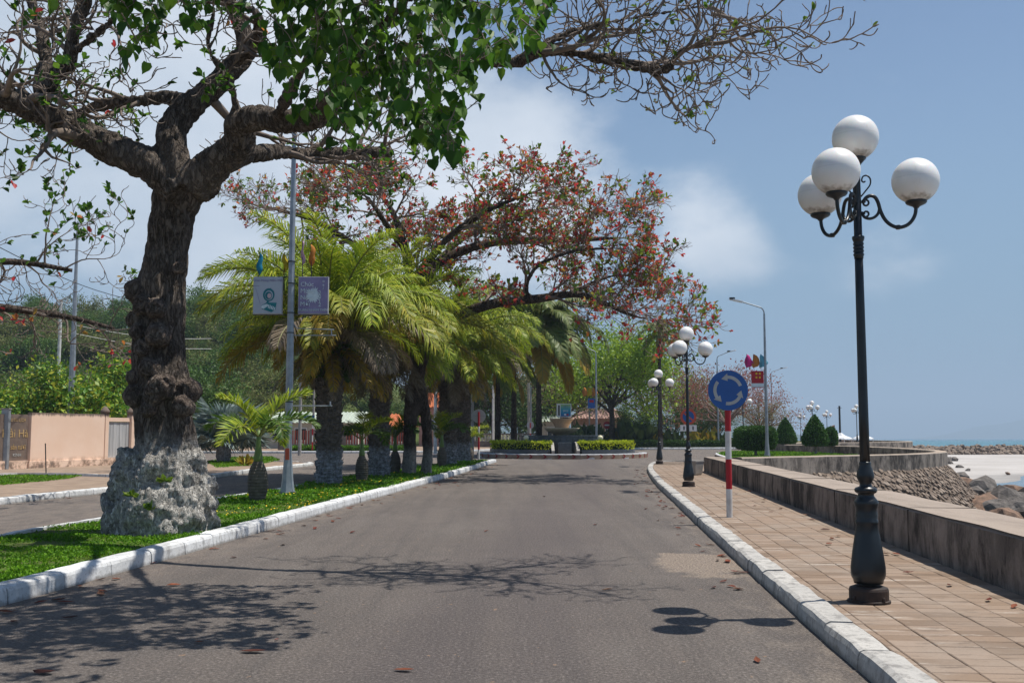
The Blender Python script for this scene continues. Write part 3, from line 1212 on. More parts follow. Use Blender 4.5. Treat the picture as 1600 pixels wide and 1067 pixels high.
for i, (px, py, s) in enumerate(spots):
    p = G(px, py, -1.95)
    k = i % 6
    o = obj_from(rocks[k], 'shore_rock', None, (p.x, p.y, -1.95 + s * .25), (rr.uniform(-.4, .4), rr.uniform(-.4, .4), rr.uniform(0, 6)), (s * rr.uniform(.8, 1.25), s * rr.uniform(.7, 1.1), s * rr.uniform(.55, .85)))
    lone = py < 750
    sz = 'big' if s > .85 else ('middling' if s > .65 else 'small')
    wh = ('towards the bank' if px < 1512 else 'in the middle' if px < 1562 else 'by the right picture edge') + (', upper row' if py < 782 else ', lower row')
    lb = (('low dark rock on the sand below the parapet corner, ' + ('upper one' if py < 728 else 'lower one')) if py < 745 and px < 1520 else 'lone little rock far out on the pale sand') if lone else sz + (' rust brown' if k % 3 == 1 else ' grey') + ' boulder of the heap, ' + wh
    tag(o, lb, 'rock', 'rocks on the sand' if lone else 'boulders at the foot of the bank')
# breakwater of dumped stone
bw = thing('breakwater', (95, 160, -2), 'long low breakwater of dumped brown stones between beach and sea', 'breakwater')
ST = MB()
tmpl = rock_mesh(9, 1)
tv = np.array([v.co[:] for v in tmpl.vertices])
tf = [tuple(p.vertices) for p in tmpl.polygons]
for i in range(2600):
    x = rr.uniform(46, 150)
    cross = rr.uniform(-1, 1)
    y = 157 + cross * 4.2 + (x - 46) * .02
    z = -2.0 + 1.2 * (1 - abs(cross) ** 1.5) + rr.uniform(-.15, .15)
    s = rr.uniform(.32, .62)
    M = Matrix.Rotation(rr.uniform(0, 6), 3, 'Z') @ Matrix.Rotation(rr.uniform(0, 6), 3, 'X')
    a = np.array(M)
    q = (tv * np.array([s * rr.uniform(.8, 1.3), s, s * .8])) @ a.T + np.array([x, y, z])
    ST.add(q.tolist(), tf)
o = ST.build('stones', MT['rubble'], bw, world=True)
o['kind'] = 'stuff'
mb = MB()
mb.add([(46, 152.5, -2.3), (46, 157, -1.0), (46, 162, -2.3), (260, 157, -2.3), (260, 161, -1.0), (260, 166, -2.3)], [(0, 3, 4, 1), (1, 4, 5, 2), (0, 1, 2), (3, 5, 4)])
mb.build('core', MT['rubble'], bw, world=True)

# far hills -----------------------------------------------------------
MT['hill'] = plain('wooded_hill', (.055, .085, .030), (.030, .055, .022), .02, .95, .1)


def hill(name, pts, y0, depth, seed, label=None):
    """ridge given by (x, height), built as a rounded terrain body"""
    xs_ = np.linspace(pts[0][0], pts[-1][0], 90)
    hs = np.interp(xs_, [p[0] for p in pts], [p[1] for p in pts])
    rows = 14
    zb = -4 + SL * y0
    V, Q = [], []
    for j in range(rows):
        u = j / (rows - 1)
        prof = math.sin(u * PI) ** .8
        for x, h in zip(xs_, hs):
            g = 1 + .18 * noise.noise(Vector((x * .004 + seed, u * 3, 0))) + .07 * noise.noise(Vector((x * .018 + seed, u * 9, 2)))
            V.append((x, y0 + depth * u, zb + (h - zb) * prof * g))
    n = len(xs_)
    for j in range(rows - 1):
        for i in range(n - 1):
            Q.append((j * n + i, j * n + i + 1, (j + 1) * n + i + 1, (j + 1) * n + i))
    o = np_mesh(name, V, Q, MT['hill'], smooth=True)
    return tag(o, label, None, None, 'structure')


# right island at ~6 km, headland behind the lamps at ~1.5 km, mountain behind the roundabout
def ridge(lst, d):
    return [((px - CX) / F * d, CAMZ + (HZ - py) / F * d) for px, py in lst]


hill('island_hill', ridge([(1440, 690), (1500, 682), (1530, 676), (1560, 668), (1590, 662), (1640, 655), (1720, 662), (1800, 682), (1850, 695)], 8500), 8500, 900, 3.1)
hill('headland_hill', ridge([(900, 690), (1000, 640), (1080, 625), (1140, 618), (1185, 630), (1220, 648), (1245, 660), (1265, 672), (1300, 690)], 3000), 3000, 900, 7.7)
hill('mountain', ridge([(560, 695), (640, 640), (720, 600), (800, 575), (860, 560), (900, 580), (960, 610), (1040, 640), (1100, 670), (1140, 695)], 3200), 3200, 1000, 1.2)
# wooded slope on the left
def slope_h(x, y):
    a = np.clip((y - 106) / 48, 0, 1)
    b = np.clip((-x - 8) / 26, 0, 1)
    return 17.0 * (a ** 1.1) * (b ** 1.0)


V, Q = [], []
xs_ = np.linspace(-190, -6, 60)
ys_ = np.linspace(100, 240, 40)
for y in ys_:
    for x in xs_:
        V.append((x, y, -.01 + slope_h(x, y) + .8 * noise.noise(Vector((x * .05, y * .05, 0))) * (1 if y > 112 else 0)))
n = len(xs_)
Q = [(j * n + i, j * n + i + 1, (j + 1) * n + i + 1, (j + 1) * n + i) for j in range(len(ys_) - 1) for i in range(n - 1)]
MT['scrub'] = plain('scrubby_slope', (.095, .12, .035), (.05, .075, .02), .8, .95, .1, bump=.8, bdist=.3)
tag(np_mesh('hillside', V, Q, MT['scrub'], smooth=True), kind='structure')

# ------------------------------------------------------------------ street furniture
def text_mesh(s, size, font_extrude=.003, align='CENTER'):
    c = bpy.data.curves.new('text', 'FONT')
    c.body = s
    c.size = size
    c.align_x = align
    c.align_y = 'CENTER'
    c.extrude = font_extrude
    c.resolution_u = 2
    o = bpy.data.objects.new('text', c)
    COL.objects.link(o)
    dg = bpy.context.evaluated_depsgraph_get()
    dg.update()
    me = bpy.data.meshes.new_from_object(o.evaluated_get(dg))
    bpy.data.objects.remove(o)
    bpy.data.curves.remove(c)
    return me


def lettering(name, s, size, mat, parent, loc, rot=(PI / 2, 0, 0), sx=1.0, align='CENTER'):
    me = text_mesh(s, size, .004, align)
    me.materials.clear()
    me.materials.append(mat)
    return obj_from(me, name, parent, loc, rot, (sx, 1, 1))


def m_globe():
    n = NT('globe_opal')
    co = n.coord('Object')
    x, y, z = n.xyz('Object')
    d = n.noise(22, 6, .7)
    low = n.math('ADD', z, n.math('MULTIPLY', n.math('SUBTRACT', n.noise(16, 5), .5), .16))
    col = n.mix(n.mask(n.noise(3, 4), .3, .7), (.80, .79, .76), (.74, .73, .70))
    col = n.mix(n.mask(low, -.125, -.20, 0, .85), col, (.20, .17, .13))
    sd = n.noise(9, 6, .7, co=n.coord('Object', (1, 1, .3)))
    col = n.mix(n.mask(sd, .55, .72, 0, .3), col, (.42, .39, .34))
    seam = n.math('ABSOLUTE', n.math('SUBTRACT', z, .012))
    col = n.mix(n.mask(seam, .0025, .001, 0, .35), col, (.40, .38, .34))
    col = n.mix(n.mask(d, .71, .76, 0, .5), col, (.35, .32, .28))
    return n.out(col, .38, None, .45, sss=.15, coat=.1)


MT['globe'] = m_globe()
MT['globe_y'] = plain('cream_globe', (.72, .66, .46), (.62, .56, .38), 4, .4)


def make_lamp():
    root = thing('globe_lamp', (0, 0, 0))
    Yp = [(985, 125), (980, 116), (925, 116), (918, 108), (905, 88), (882, 82), (862, 86), (848, 94), (830, 100), (790, 100), (700, 88), (600, 71), (545, 62), (535, 66), (520, 66), (512, 61), (490, 65), (480, 62), (450, 61), (425, 70), (412, 70), (398, 61), (378, 46), (366, 45), (358, 58), (350, 64), (338, 64), (330, 58), (322, 36), (308, 33), (296, 38), (270, 50), (250, 49), (228, 43), (200, 33), (190, 34), (184, 34), (178, 31)]
    prof = [(r / 3.81 / 177, max((260 - y / 3.81) / 177, 0)) for y, r in Yp]
    MB().lathe([(r, z) for r, z in prof if z >= .13], 32, mod=lambda a, z: 1 - (.045 * (.5 + .5 * math.cos(8 * a)) ** 4 if .22 < z < .75 else 0)).build('pedestal', MT['lamp'], root, smooth=True)
    mb = MB().lathe([(.18, -.02), (.18, .018), (.165, .024), (.165, .105), (.158, .125), (.12, .14)], 28)
    for k in range(4):
        a = PI / 4 + k * PI / 2
        mb.lathe([(.014, 0), (.014, .03), (.009, .04)], 8, (.172 * math.cos(a) * .99, .172 * math.sin(a) * .99, .02))
    mb.build('foot', MT['lamp_foot'], root)
    MB().lathe([(.046, 1.18), (.044, 1.6), (.040, 2.6), (.038, 3.02)], 16, mod=lambda a, z: 1 - .06 * (.5 + .5 * math.cos(8 * a)) ** 2).build('pole', MT['lamp'], root, smooth=True)
    prof = [(.040, 3.0)]
    for k in range(4):
        z = 3.02 + k * .032
        prof += [(.040, z), (.047, z + .012), (.047, z + .020), (.040, z + .032)]
    prof += [(.045, 3.155), (.052, 3.175), (.054, 3.19), (.052, 3.20), (.036, 3.205), (.034, 3.6), (.031, 3.83), (.04, 3.85), (.075, 3.89), (.09, 3.905), (.085, 3.915)]
    MB().lathe(prof, 20).build('collar', MT['lamp'], root, smooth=True)
    gm = None
    for k in range(3):
        a = R(11.5) + k * 2 * PI / 3
        arm = MB()
        D = Vector((math.cos(a), math.sin(a), 0))
        e = lambda r, z: D * r + Vector((0, 0, z))
        # main s-curve: ring by the pole, down, round the bottom and up to the cup
        pts = []
        for i in range(15):
            t = R(215 - i * 16)
            pts.append(e(.125 + .082 * math.cos(t), 3.475 + .075 * math.sin(t) * 1.35))
        main = [e(.045, 3.50), e(.075, 3.545), e(.115, 3.565), e(.155, 3.55), e(.180, 3.50), e(.20, 3.42), e(.235, 3.345), e(.285, 3.295), e(.345, 3.272), e(.41, 3.285), e(.46, 3.325), e(.492, 3.385), e(.502, 3.45)]
        arm.tube(smooth_path(main), .0165, 9)
        ring = [e(.192, 3.455), e(.178, 3.405), e(.145, 3.37), e(.10, 3.358), e(.06, 3.372), e(.045, 3.40)]
        arm.tube(smooth_path(ring), .0135, 8)
        for zc, sg in ((3.50, 1), (3.405, -1)):
            sp = []
            for i in range(12):
                t = i / 11
                rr_ = .036 * (1 - .62 * t)
                an = R(150) - t * R(420) * sg
                sp.append(e(.072 + rr_ * math.cos(an), zc + rr_ * math.sin(an)))
            arm.tube(sp, [.0095] * 10 + [.0125, .010], 7)
        # tall slender hook above
        hook = [e(.034, 3.56), e(.075, 3.61), e(.115, 3.665), e(.118, 3.72), e(.088, 3.75), e(.055, 3.74), e(.045, 3.705), e(.062, 3.69), e(.075, 3.70)]
        arm.tube(smooth_path(hook), .0075, 6)
        arm.lathe([(.020, 3.255), (.024, 3.262), (.024, 3.285), (.020, 3.292)], 10, (e(.345, 0).x, e(.345, 0).y, 0))
        arm.build('arm', MT['lamp'], root, smooth=True)
        c = e(.505, 0)
        MB().lathe([(.020, 3.44), (.030, 3.455), (.080, 3.478), (.092, 3.492), (.090, 3.512), (.07, 3.50)], 18, (c.x, c.y, 0)).build('cup', MT['lamp'], root, smooth=True)
        g = globe(root, (c.x, c.y, 3.688))
    globe(root, (0, 0, 4.098))
    return root


_g = []


def globe(root, loc, r=.203):
    if not _g:
        bm = bmesh.new()
        bmesh.ops.create_uvsphere(bm, u_segments=40, v_segments=24, radius=.203)
        me = bpy.data.meshes.new('globe')
        bm.to_mesh(me)
        bm.free()
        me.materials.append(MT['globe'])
        me.polygons.foreach_set('use_smooth', [True] * len(me.polygons))
        _g.append(me)
    return obj_from(_g[0], 'globe', root, loc, (0, 0, rnd.uniform(0, 6)))


def smooth_path(pts, sub=4):
    q = []
    for i in range(len(pts) - 1):
        p0 = pts[max(i - 1, 0)]
        p1, p2 = pts[i], pts[i + 1]
        p3 = pts[min(i + 2, len(pts) - 1)]
        for k in range(sub):
            t = k / sub
            q.append(.5 * ((2 * p1) + (p2 - p0) * t + (2 * p0 - 5 * p1 + 4 * p2 - p3) * t * t + (3 * p1 - p0 - 3 * p2 + p3) * t ** 3))
    q.append(pts[-1])
    return q


MT['lamp_foot'] = plain('rusty_foot', (.055, .036, .028), (.022, .020, .020), 11, .7, .3, bump=.4, bdist=.006)
lamp = make_lamp()
LG = 'four-globe lamps along the promenade'
lamp_spots = [
    (G(1358, 940, .13), 'tall black lamp post with four white globes, nearest on the pavement'),
    (G(1076, 760, .13), 'black four-globe lamp post standing beyond the roundabout sign on the brick pavement'),
    (G(1030.5, 724.5, .13), 'black four-globe lamp post at the pavement tip facing the fountain'),
    (Vector(((1160 - CX) / F * 78, 78, .13)), 'far four-globe lamp half hidden behind the blue roundabout sign'),
    (Vector(((1268 - CX) / F * 97, 97, .13)), 'far four-globe lamp rising right behind the pointed conical shrub'),
    (Vector(((1249.5 - CX) / F * 160, 160, .13)), 'tiny far four-globe lamp between the two conical shrubs'),
    (Vector(((1290.5 - CX) / F * 140, 140, .13)), 'tiny far four-globe lamp above the small round shrub'),
    (Vector(((1337 - CX) / F * 110, 110, .13)), 'far four-globe lamp standing alone just left of the nearest lamp pole'),
]
for i, (p, lb) in enumerate(lamp_spots):
    o = lamp if i == 0 else copy_tree(lamp)
    o.location = (p.x, p.y, .13)
    o.scale = (1.022, 1.022, 1.022)
    o.rotation_euler = (0, 0, R(-19.5) if i == 0 else R(-13) + rnd.uniform(-.08, .08))
    tag(o, lb, 'street lamp', LG)

# signs -----------------------------------------------------------------
def striped_pole(root, h, r, bands, x=0, y=0, first='red'):
    """bands from the top down"""
    z = h
    for i, b in enumerate(bands):
        MB().lathe([(r, z - b), (r, z)], 14, (x, y, 0)).build('pole_band', MT['red'] if (i % 2 == 0) == (first == 'red') else MT['white_pole'], root, smooth=False)
        z -= b


MT['white_pole'] = plain('pole_white', (.70, .69, .67), (.50, .48, .45), 5, .6, .3, bump=.2)
MT['sign_grey'] = plain('arrow_grey', (.42, .43, .42), (.34, .35, .34), 7, .6)
FACE = Matrix.Rotation(PI / 2, 4, 'X')      # sign drawn in xy, shown towards -y


def disc(root, name, r, y, th, mat, z, n=48):
    mb = MB()
    mb.prism([(r * math.cos(2 * PI * i / n), r * math.sin(2 * PI * i / n)) for i in range(n)], 0, th, tr=Matrix.Translation((0, y, z)) @ FACE)
    return mb.build(name, mat, root)


bs = G(1140, 808, .13)
sg = thing('roundabout_sign', bs, 'round blue roundabout sign with three grey arrows on a red and white pole', 'road sign')
zc = P(1136, 610, bs.y).z - .13
zt = zc - .20
striped_pole(sg, zt + .38, .054, [.12 + .38 + .40, .49, .52, zt - .12 - .40 - .49 - .52 + .02][:4])
sgx = -0.01
disc(sg, 'sign_plate', .355, -.055, .012, MT['blue'], zc)
disc(sg, 'rim', .352, -.040, .014, MT['trim'], zc)
for k in range(3):
    mb = MB()
    a0 = R(20 + 120 * k)
    n = 10
    ro, ri = .262, .205
    outer = [(ro * math.cos(a0 + R(72) * i / n), ro * math.sin(a0 + R(72) * i / n)) for i in range(n + 1)]
    inner = [(ri * math.cos(a0 + R(72) * i / n), ri * math.sin(a0 + R(72) * i / n)) for i in range(n, -1, -1)]
    T = Matrix.Translation((0, -.0675, zc)) @ FACE
    for i in range(n):
        mb.prism([outer[i], outer[i + 1], inner[n - i - 1], inner[n - i]], 0, .004, tr=T)
    ah = a0 + R(72)
    at = a0 + R(100)
    pl = lambda r, a: (r * math.cos(a), r * math.sin(a))
    mb.prism([pl(.300, ah), pl(.233, at), pl(.165, ah)], 0, .004, tr=T)
    mb.build('arrow', MT['sign_grey'], sg)
mb = MB()
for dz in (-.1, .12):
    mb.box((0, -.012, zc + dz), (.13, .075, .03))
mb.build('clamp', MT['galv'], sg)

# no-parking sign beyond the second lamp
p = Vector(((1074.5 - CX) / F * 50, 50, .15))
np_ = thing('no_parking_sign', p, 'round blue no-parking sign with orange-red ring and a plate below', 'road sign')
MT['orange_red'] = plain('faded_red', (.55, .10, .05), (.45, .07, .04), 6, .5)
zz = P(1074, 651, 50).z - .15
MB().lathe([(.04, 0), (.04, zz + .1)], 10).build('pole', MT['galv'], np_)
disc(np_, 'ring', .39, -.05, .012, MT['orange_red'], zz)
disc(np_, 'sign_plate', .28, -.064, .006, MT['blue'], zz)
mb = MB()
mb.box((0, -.074, zz), (.62, .006, .075), rot=Matrix.Rotation(R(40), 3, 'Y'))
mb.build('slash', MT['orange_red'], np_)
mb = MB()
mb.box((0, -.05, zz - .55), (.80, .012, .30))
mb.build('notice_plate', MT['white'], np_)
for x in (-.22, .22):
    MB().box((x, -.06, zz - .55), (.06, .006, .18)).build('mark', MT['dark'], np_)


# backs of round signs
def back_sign(loc, r, z, label, bands, pr=.05, th=.012):
    o = thing('round_sign', loc, label, 'road sign')
    striped_pole(o, z + r * .6, pr, bands)
    disc(o, 'sign_back', r, .075, .012, MT['trim'], z)
    mb = MB()
    mb.box((0, .056, z), (r * 1.9, .02, .02))
    mb.box((0, .056, z), (.07, .03, r * 1.7))
    mb.build('bracket', MT['galv'], o)
    return o


s1 = Vector(((749 - CX) / F * 54.2 + .0, 53.4, .13))
back_sign(s1, .36, P(749, 650, 53.4).z - .13, 'grey back of a round sign on a striped pole at the median tip', [.75, .55, .65, .75, .75])
s2 = Vector(((714 - CX) / F * 62, 62, 0.0))
back_sign(s2, .40, P(714, 649, 62).z, 'grey back of a round sign half hidden behind a palm trunk', [.8, .6, .6, .6, .4])
s3 = Vector(((828.5 - CX) / F * 97, 97, .1))
back_sign(s3, .34, P(828.5, 664, 97).z - .1, 'small grey sign back left of the fountain, far across the road', [.5, .5, .5, .5, .4])
p = Vector(((948 - CX) / F * 99, 99, .1))
ne = thing('no_entry_sign', p, 'small round dark red no-entry sign right of the fountain', 'road sign')
z3 = P(948, 664, 99).z - .1
MB().lathe([(.045, 0), (.045, z3 + .1)], 10).build('pole', MT['white_pole'], ne)
disc(ne, 'sign_plate', .36, -.06, .012, MT['red'], z3)
MB().box((0, -.076, z3), (.46, .006, .12)).build('bar', MT['white'], ne)
# street name sign
p = Vector(((489.5 - CX) / F * 78, 78, .1))
st = thing('street_name_sign', p, 'small blue street name plate on a red and white pole by the first big palm', 'road sign')
z4 = P(484, 653, 78).z - .1
striped_pole(st, z4 + .25, .05, [.55, .5, .5, .5, .6])
MB().box((-.27, -.065, z4), (.86, .02, .44)).build('name_plate', MT['blue'], st)
lettering('lettering', 'ĐƯỜNG', .13, MT['white'], st, (-.27, -.079, z4 + .09))
lettering('lettering', 'LÊ HỒNG PHONG', .105, MT['white'], st, (-.27, -.079, z4 - .09))

# street lights ------------------------------------------------------------
def street_light(p, h, arm_dx, label, r=.09, arm_h=.55, group='tall steel street lights', base=True):
    o = thing('street_light', p, label, 'street light', group)
    mb = MB()
    mb.lathe([(r, .25), (r * .95, h * .35), (r * .72, h * .8), (r * .55, h)], 10)
    mb.build('pole', MT['galv'], o)
    if base:
        mb = MB()
        mb.lathe([(r * 2.4, -.02), (r * 2.4, .035)], 4)
        mb.lathe([(r * 1.9, .03), (r * 1.5, .3), (r * 1.02, .9)], 8)
        mb.build('base_flange', MT['galv'], o)
    sg_ = 1 if arm_dx > 0 else -1
    pts = [Vector((0, 0, h - .05)), Vector((.02 * sg_, 0, h + .12)), Vector((.14 * sg_, 0, h + .32)), Vector((.4 * sg_, 0, h + .42)), Vector((arm_dx * .8, 0, h + arm_h + .08)), Vector((arm_dx, 0, h + arm_h + .17))]
    MB().tube(smooth_path(pts, 3), r * .4, 7).build('arm', MT['galv'], o)
    mb = MB()
    T = Matrix.Translation((arm_dx + .30 * sg_, 0, h + arm_h + .23)) @ Matrix.Rotation(-R(13) * sg_, 4, 'Y')
    mb.prism([(-.42, -.06), (-.3, -.1), (.1, -.14), (.38, -.12), (.44, 0), (.38, .12), (.1, .14), (-.3, .1), (-.42, .06)], -.05, .05, tr=T)
    hd = mb.build('lamp_head', MT['white'], o, bevel=.015)
    MB().box(T @ Vector((-.25, 0, .06)), (.30, .22, .12)).build('ballast_box', MT['dark'], o)
    return o


def flag(root, base, h, w, mat, tilt=0.0, lean=0.0):
    mb = MB()
    mb.tube([base, base + Vector((lean * (h + .5), 0, h + .45))], .012, 5)
    mb.build('flag_rod', MT['dark'], root)
    V, Q = [], []
    n = 8
    for i in range(n + 1):
        u = i / n
        ww = w * (.08 + .9 * (1 - u) ** .6 * min(1, .45 + u * 2.2)) * .5
        for s_ in (-1, 0, 1):
            V.append((base.x + lean * (.45 + h * u) + (s_ + .55) * ww + .03 * math.sin(u * 7 + base.x * 5), base.y - .02 + .05 * s_ * math.sin(u * 5 + base.x * 9), base.z + .42 + h * u + (.05 * s_ * (1 - u) if s_ else 0)))
    for i in range(n):
        for k in range(2):
            Q.append((i * 3 + k, i * 3 + k + 1, i * 3 + 3 + k + 1, i * 3 + 3 + k))
    o = np_mesh('flag', V, Q, mat, root, True)
    md = o.modifiers.new('thickness', 'SOLIDIFY')
    md.thickness = .006
    return o


def clothmat(name, c):
    n = NT(name)
    return n.out(n.mix(n.noise(6, 3), c, tuple(q * .75 for q in c)), .8, None, .2, trans=.35)


FL = {k: clothmat('flag_' + k, c) for k, c in dict(blue=(.03, .32, .50), yellow=(.62, .48, .03), pink=(.60, .42, .52), orange=(.65, .27, .06), red=(.62, .03, .06), magenta=(.7, .05, .30), cyan=(.2, .55, .7)).items()}

# near-left pole with two poster boxes
b = G(449, 770, .13)
pl1 = street_light(b, 9.1, 1.7, 'tall grey steel light pole carrying two poster boxes on the median', .095, base=True)
d = b.y


def on_pole(px, py, dy=0.0):
    q = P(px, py, d)
    return Vector((q.x - b.x, dy, q.z - .13))


def m_poster_lilac():
    n = NT('lilac_poster')
    f = n.noise(3.2, 5)
    return n.out(n.ramp(f, [(.3, (.19, .165, .30)), (.7, (.29, .25, .41))]), .45, None, .4)


MT['poster_l'] = plain('pale_poster', (.42, .46, .52), (.36, .40, .46), 1.5, .45)
MT['poster_r'] = m_poster_lilac()
MT['teal'] = plain('teal_print', (.012, .14, .17), (.02, .20, .23), 5, .5)
MT['print_pale'] = plain('pale_print', (.62, .70, .74), (.52, .62, .66), 5, .5)
MT['skin_print'] = plain('pinkish_print', (.55, .42, .45), None, 5, .5)
pb = []
for nm, x0, x1, mt, lb in (('poster_box', 397, 441, MT['poster_l'], 'pale poster with a teal figure'), ('poster_box', 467, 513, MT['poster_r'], 'lilac New Year poster')):
    a = on_pole(x0, 433)
    c = on_pole(x1, 491)
    mb = MB()
    mb.box(((a.x + c.x) / 2, 0, (a.z + c.z) / 2), (c.x - a.x, .10, a.z - c.z))
    o = mb.build('poster_box', MT['trim'], pl1, bevel=.008)
    o['label'] = lb
    f = MB()
    f.box(((a.x + c.x) / 2, -.053, (a.z + c.z) / 2), (c.x - a.x - .03, .008, a.z - c.z - .03))
    f.build('poster', mt, o)
    pb.append((o, (a.x + c.x) / 2, (a.z + c.z) / 2, c.x - a.x, a.z - c.z))
# left poster drawing: hooped figure with a box, thin pencil line
o, x, z, w, h = pb[0]
lettering('lettering', 'Chúc Mừng Năm Mới', .082, MT['poster_r'], o, (x, -.060, z + h * .40))


def flat(o, name, poly, mat, dy=-.058, th=.004):
    mb = MB()
    mb.prism(poly, 0, th, tr=Matrix.Translation((0, dy, 0)) @ FACE)
    return mb.build(name, mat, o)


def ell(cx, cz, rx, rz, n=22, a0=0, a1=2 * PI):
    return [(cx + rx * math.cos(a0 + (a1 - a0) * i / n), cz + rz * math.sin(a0 + (a1 - a0) * i / n)) for i in range(n if a1 - a0 > 6.2 else n + 1)]


ux, uz = w / 340, h / 455      # picture units measured on the poster
X = lambda q: x + (q - 222) * ux
Z = lambda q: z - (q - 778) * uz
flat(o, 'print', ell(X(236), Z(772), 68 * ux, 80 * uz), MT['teal'])
flat(o, 'print', ell(X(238), Z(778), 48 * ux, 58 * uz), MT['poster_l'], -.063)
flat(o, 'print', ell(X(234), Z(780), 40 * ux, 48 * uz), MT['teal'], -.068)
flat(o, 'print', ell(X(245), Z(784), 24 * ux, 30 * uz), MT['skin_print'], -.073)
flat(o, 'print', [(X(150), Z(905)), (X(215), Z(865)), (X(330), Z(868)), (X(318), Z(950)), (X(270), Z(985)), (X(160), Z(945))], MT['teal'])
flat(o, 'print', [(X(155), Z(905)), (X(225), Z(878)), (X(232), Z(905)), (X(180), Z(945)), (X(152), Z(930))], MT['print_pale'], -.063)
flat(o, 'print', [(X(205), Z(880)), (X(225), Z(830)), (X(240), Z(850)), (X(228), Z(890))], MT['teal'], -.063)
flat(o, 'print', [(X(245), Z(700)), (X(262), Z(685)), (X(258), Z(705))], MT['teal'], -.063)
for k in range(5):
    flat(o, 'print', [(X(232 + k * 18), Z(895 + k * 8)), (X(245 + k * 18), Z(888 + k * 8)), (X(240 + k * 17), Z(935 + k * 6)), (X(228 + k * 17), Z(935 + k * 6))], MT['print_pale'], -.063)
flat(o, 'print', [(X(80), Z(690)), (X(84), Z(690)), (X(140), Z(885)), (X(136), Z(885))], MT['poster_r'])
flat(o, 'print', [(X(60), Z(662)), (X(125), Z(660)), (X(125), Z(664)), (X(60), Z(666))], MT['poster_r'])
# right poster
o, x, z, w, h = pb[1]
ux, uz = w / 350, h / 455
X = lambda q: x + (q - 757) * ux
Z = lambda q: z - (q - 778) * uz
rg = random.Random(4)
star = []
for i in range(40):
    a = 2 * PI * i / 40
    r_ = (62 if i % 2 else 88) * rg.uniform(.85, 1.15)
    star.append((X(755 + r_ * math.cos(a)), Z(775 - r_ * 1.15 * math.sin(a))))
flat(o, 'print', star, MT['print_pale'])
for i, t in enumerate(('Chúc', 'Mừng', 'Năm', 'Mới')):
    lettering('lettering', t, .155, MT['print_pale'], o, (X(608), -.066, Z(645 + i * 80)), align='LEFT')
for i, t in enumerate('2012'):
    lettering('lettering', t, .145, MT['print_pale'], o, (X(835), -.066, Z(750 + i * 48)))
for i, t in enumerate(('o', 'e', '/')):
    lettering('lettering', t, .10, MT['print_pale'], o, (X(875), -.066, Z(605 + i * 45)))
lettering('lettering', 'XUÂN NHÂM THÌN', .085, MT['print_pale'], o, (X(757), -.066, Z(958)))
# rails that hold the boxes, straps, empty brackets, flags
mb = MB()
for py in (432.5, 491.5):
    a, c = on_pole(396, py), on_pole(514, py)
    mb.tube([a + Vector((0, .07, 0)), c + Vector((0, .07, 0))], .014, 6)
mb.build('poster_rail', MT['dark'], pl1)
mb = MB()
for py in (409, 443, 489, 520, 628):
    q = on_pole(455, py)
    mb.lathe([(.098, q.z - .012), (.098, q.z + .012)], 12)
mb.build('strap', MT['dark'], pl1)
mb = MB()
mb.tube([on_pole(458, 505), on_pole(464, 513), on_pole(522, 515)], .014, 6)
mb.tube([on_pole(458, 524), on_pole(525, 524)], .014, 6)
mb.tube([on_pole(518, 524), on_pole(518, 515)], .014, 6)
mb.build('empty_bracket', MT['galv'], pl1)
mb = MB()
mb.tube([on_pole(455, 634), on_pole(519, 634)], .016, 6)
mb.tube([on_pole(516, 634), on_pole(516, 627)], .022, 6)
mb.build('empty_bracket', MT['galv'], pl1)
for px, c, le in ((403, 'blue', .02), (443, 'yellow', .0), (472, 'pink', -.02), (486, 'orange', -.02)):
    q = on_pole(px, 433)
    up = {'blue': .0, 'yellow': .0, 'pink': .25, 'orange': .22}[c]
    flag(pl1, Vector((q.x, .05, q.z + up * 0 - (.33 - up) + (.0))), .52 if c != 'pink' else .58, {'blue': .17, 'yellow': .18, 'pink': .11, 'orange': .2}[c], FL[c], 0, le)
# little label plate near its foot
MB().box((0, -.10, .95), (.1, .01, .28)).build('tag_plate', MT['rust'] if 'rust' in MT else MT['orange_red'], pl1)

# other street lights
def far_poster(o, h0, w, hh, side, mat, fl):
    mb = MB()
    mb.box((side * (w / 2 + .12), -.02, h0), (w, .08, hh))
    mb.build('poster_box', mat, o)
    for i, c in enumerate(fl):
        flag(o, Vector((side * (.25 + i * .42), 0, h0 + hh / 2 - .2)), .75, .62, FL[c])


b2 = Vector(((1196.5 - CX) / F * 60, 60, .12))
h2 = P(1192, 490, 60).z - .12
pl2 = street_light(b2, h2, -1.35, 'tall street light among the clipped shrubs with a dark red poster and flags', .10)
q = P(1184, 596, 60)
far_poster(pl2, q.z - .12 + .12, .72, 1.0, -1, MT['red'], ('cyan', 'orange', 'magenta'))
MB().box((-.48, -.075, q.z - .12 - .22), (.74, .03, .22)).build('poster_strip', MT['print_pale'], pl2)
for zz_ in (.12, .34):
    for k in (-.55, -.35):
        MB().box((k, -.065, q.z + zz_), (.10, .012, .10)).build('print', MT['flower'], pl2)
b3 = Vector(((1121 - CX) / F * 97, 97, .1))
street_light(b3, P(1121, 555, 97).z - .1 - .4, 1.1, 'far street light behind the roundabout sign, its arm pointing right', .09)
b4 = Vector(((1205 - CX) / F * 125, 125, .1))
street_light(b4, P(1205, 585, 125).z - .1, 1.3, 'farthest street light, against the sky right of the red flags', .09)
b5 = Vector(((931.5 - CX) / F * 90, 90, .1))
pl5 = street_light(b5, P(931.5, 548, 90).z - .1 - .35, -.9, 'street light behind the fountain with a small blue poster and flags', .10)
q = P(924, 630, 90)
far_poster(pl5, q.z - .1, .62, .85, -1, MT['blue'], ('orange', 'yellow', 'orange'))
MB().box((-.42, -.07, q.z - .1 + .18), (.36, .02, .22)).build('print', MT['red'], pl5)
b6 = Vector(((112 - CX) / F * 50, 50, .1))
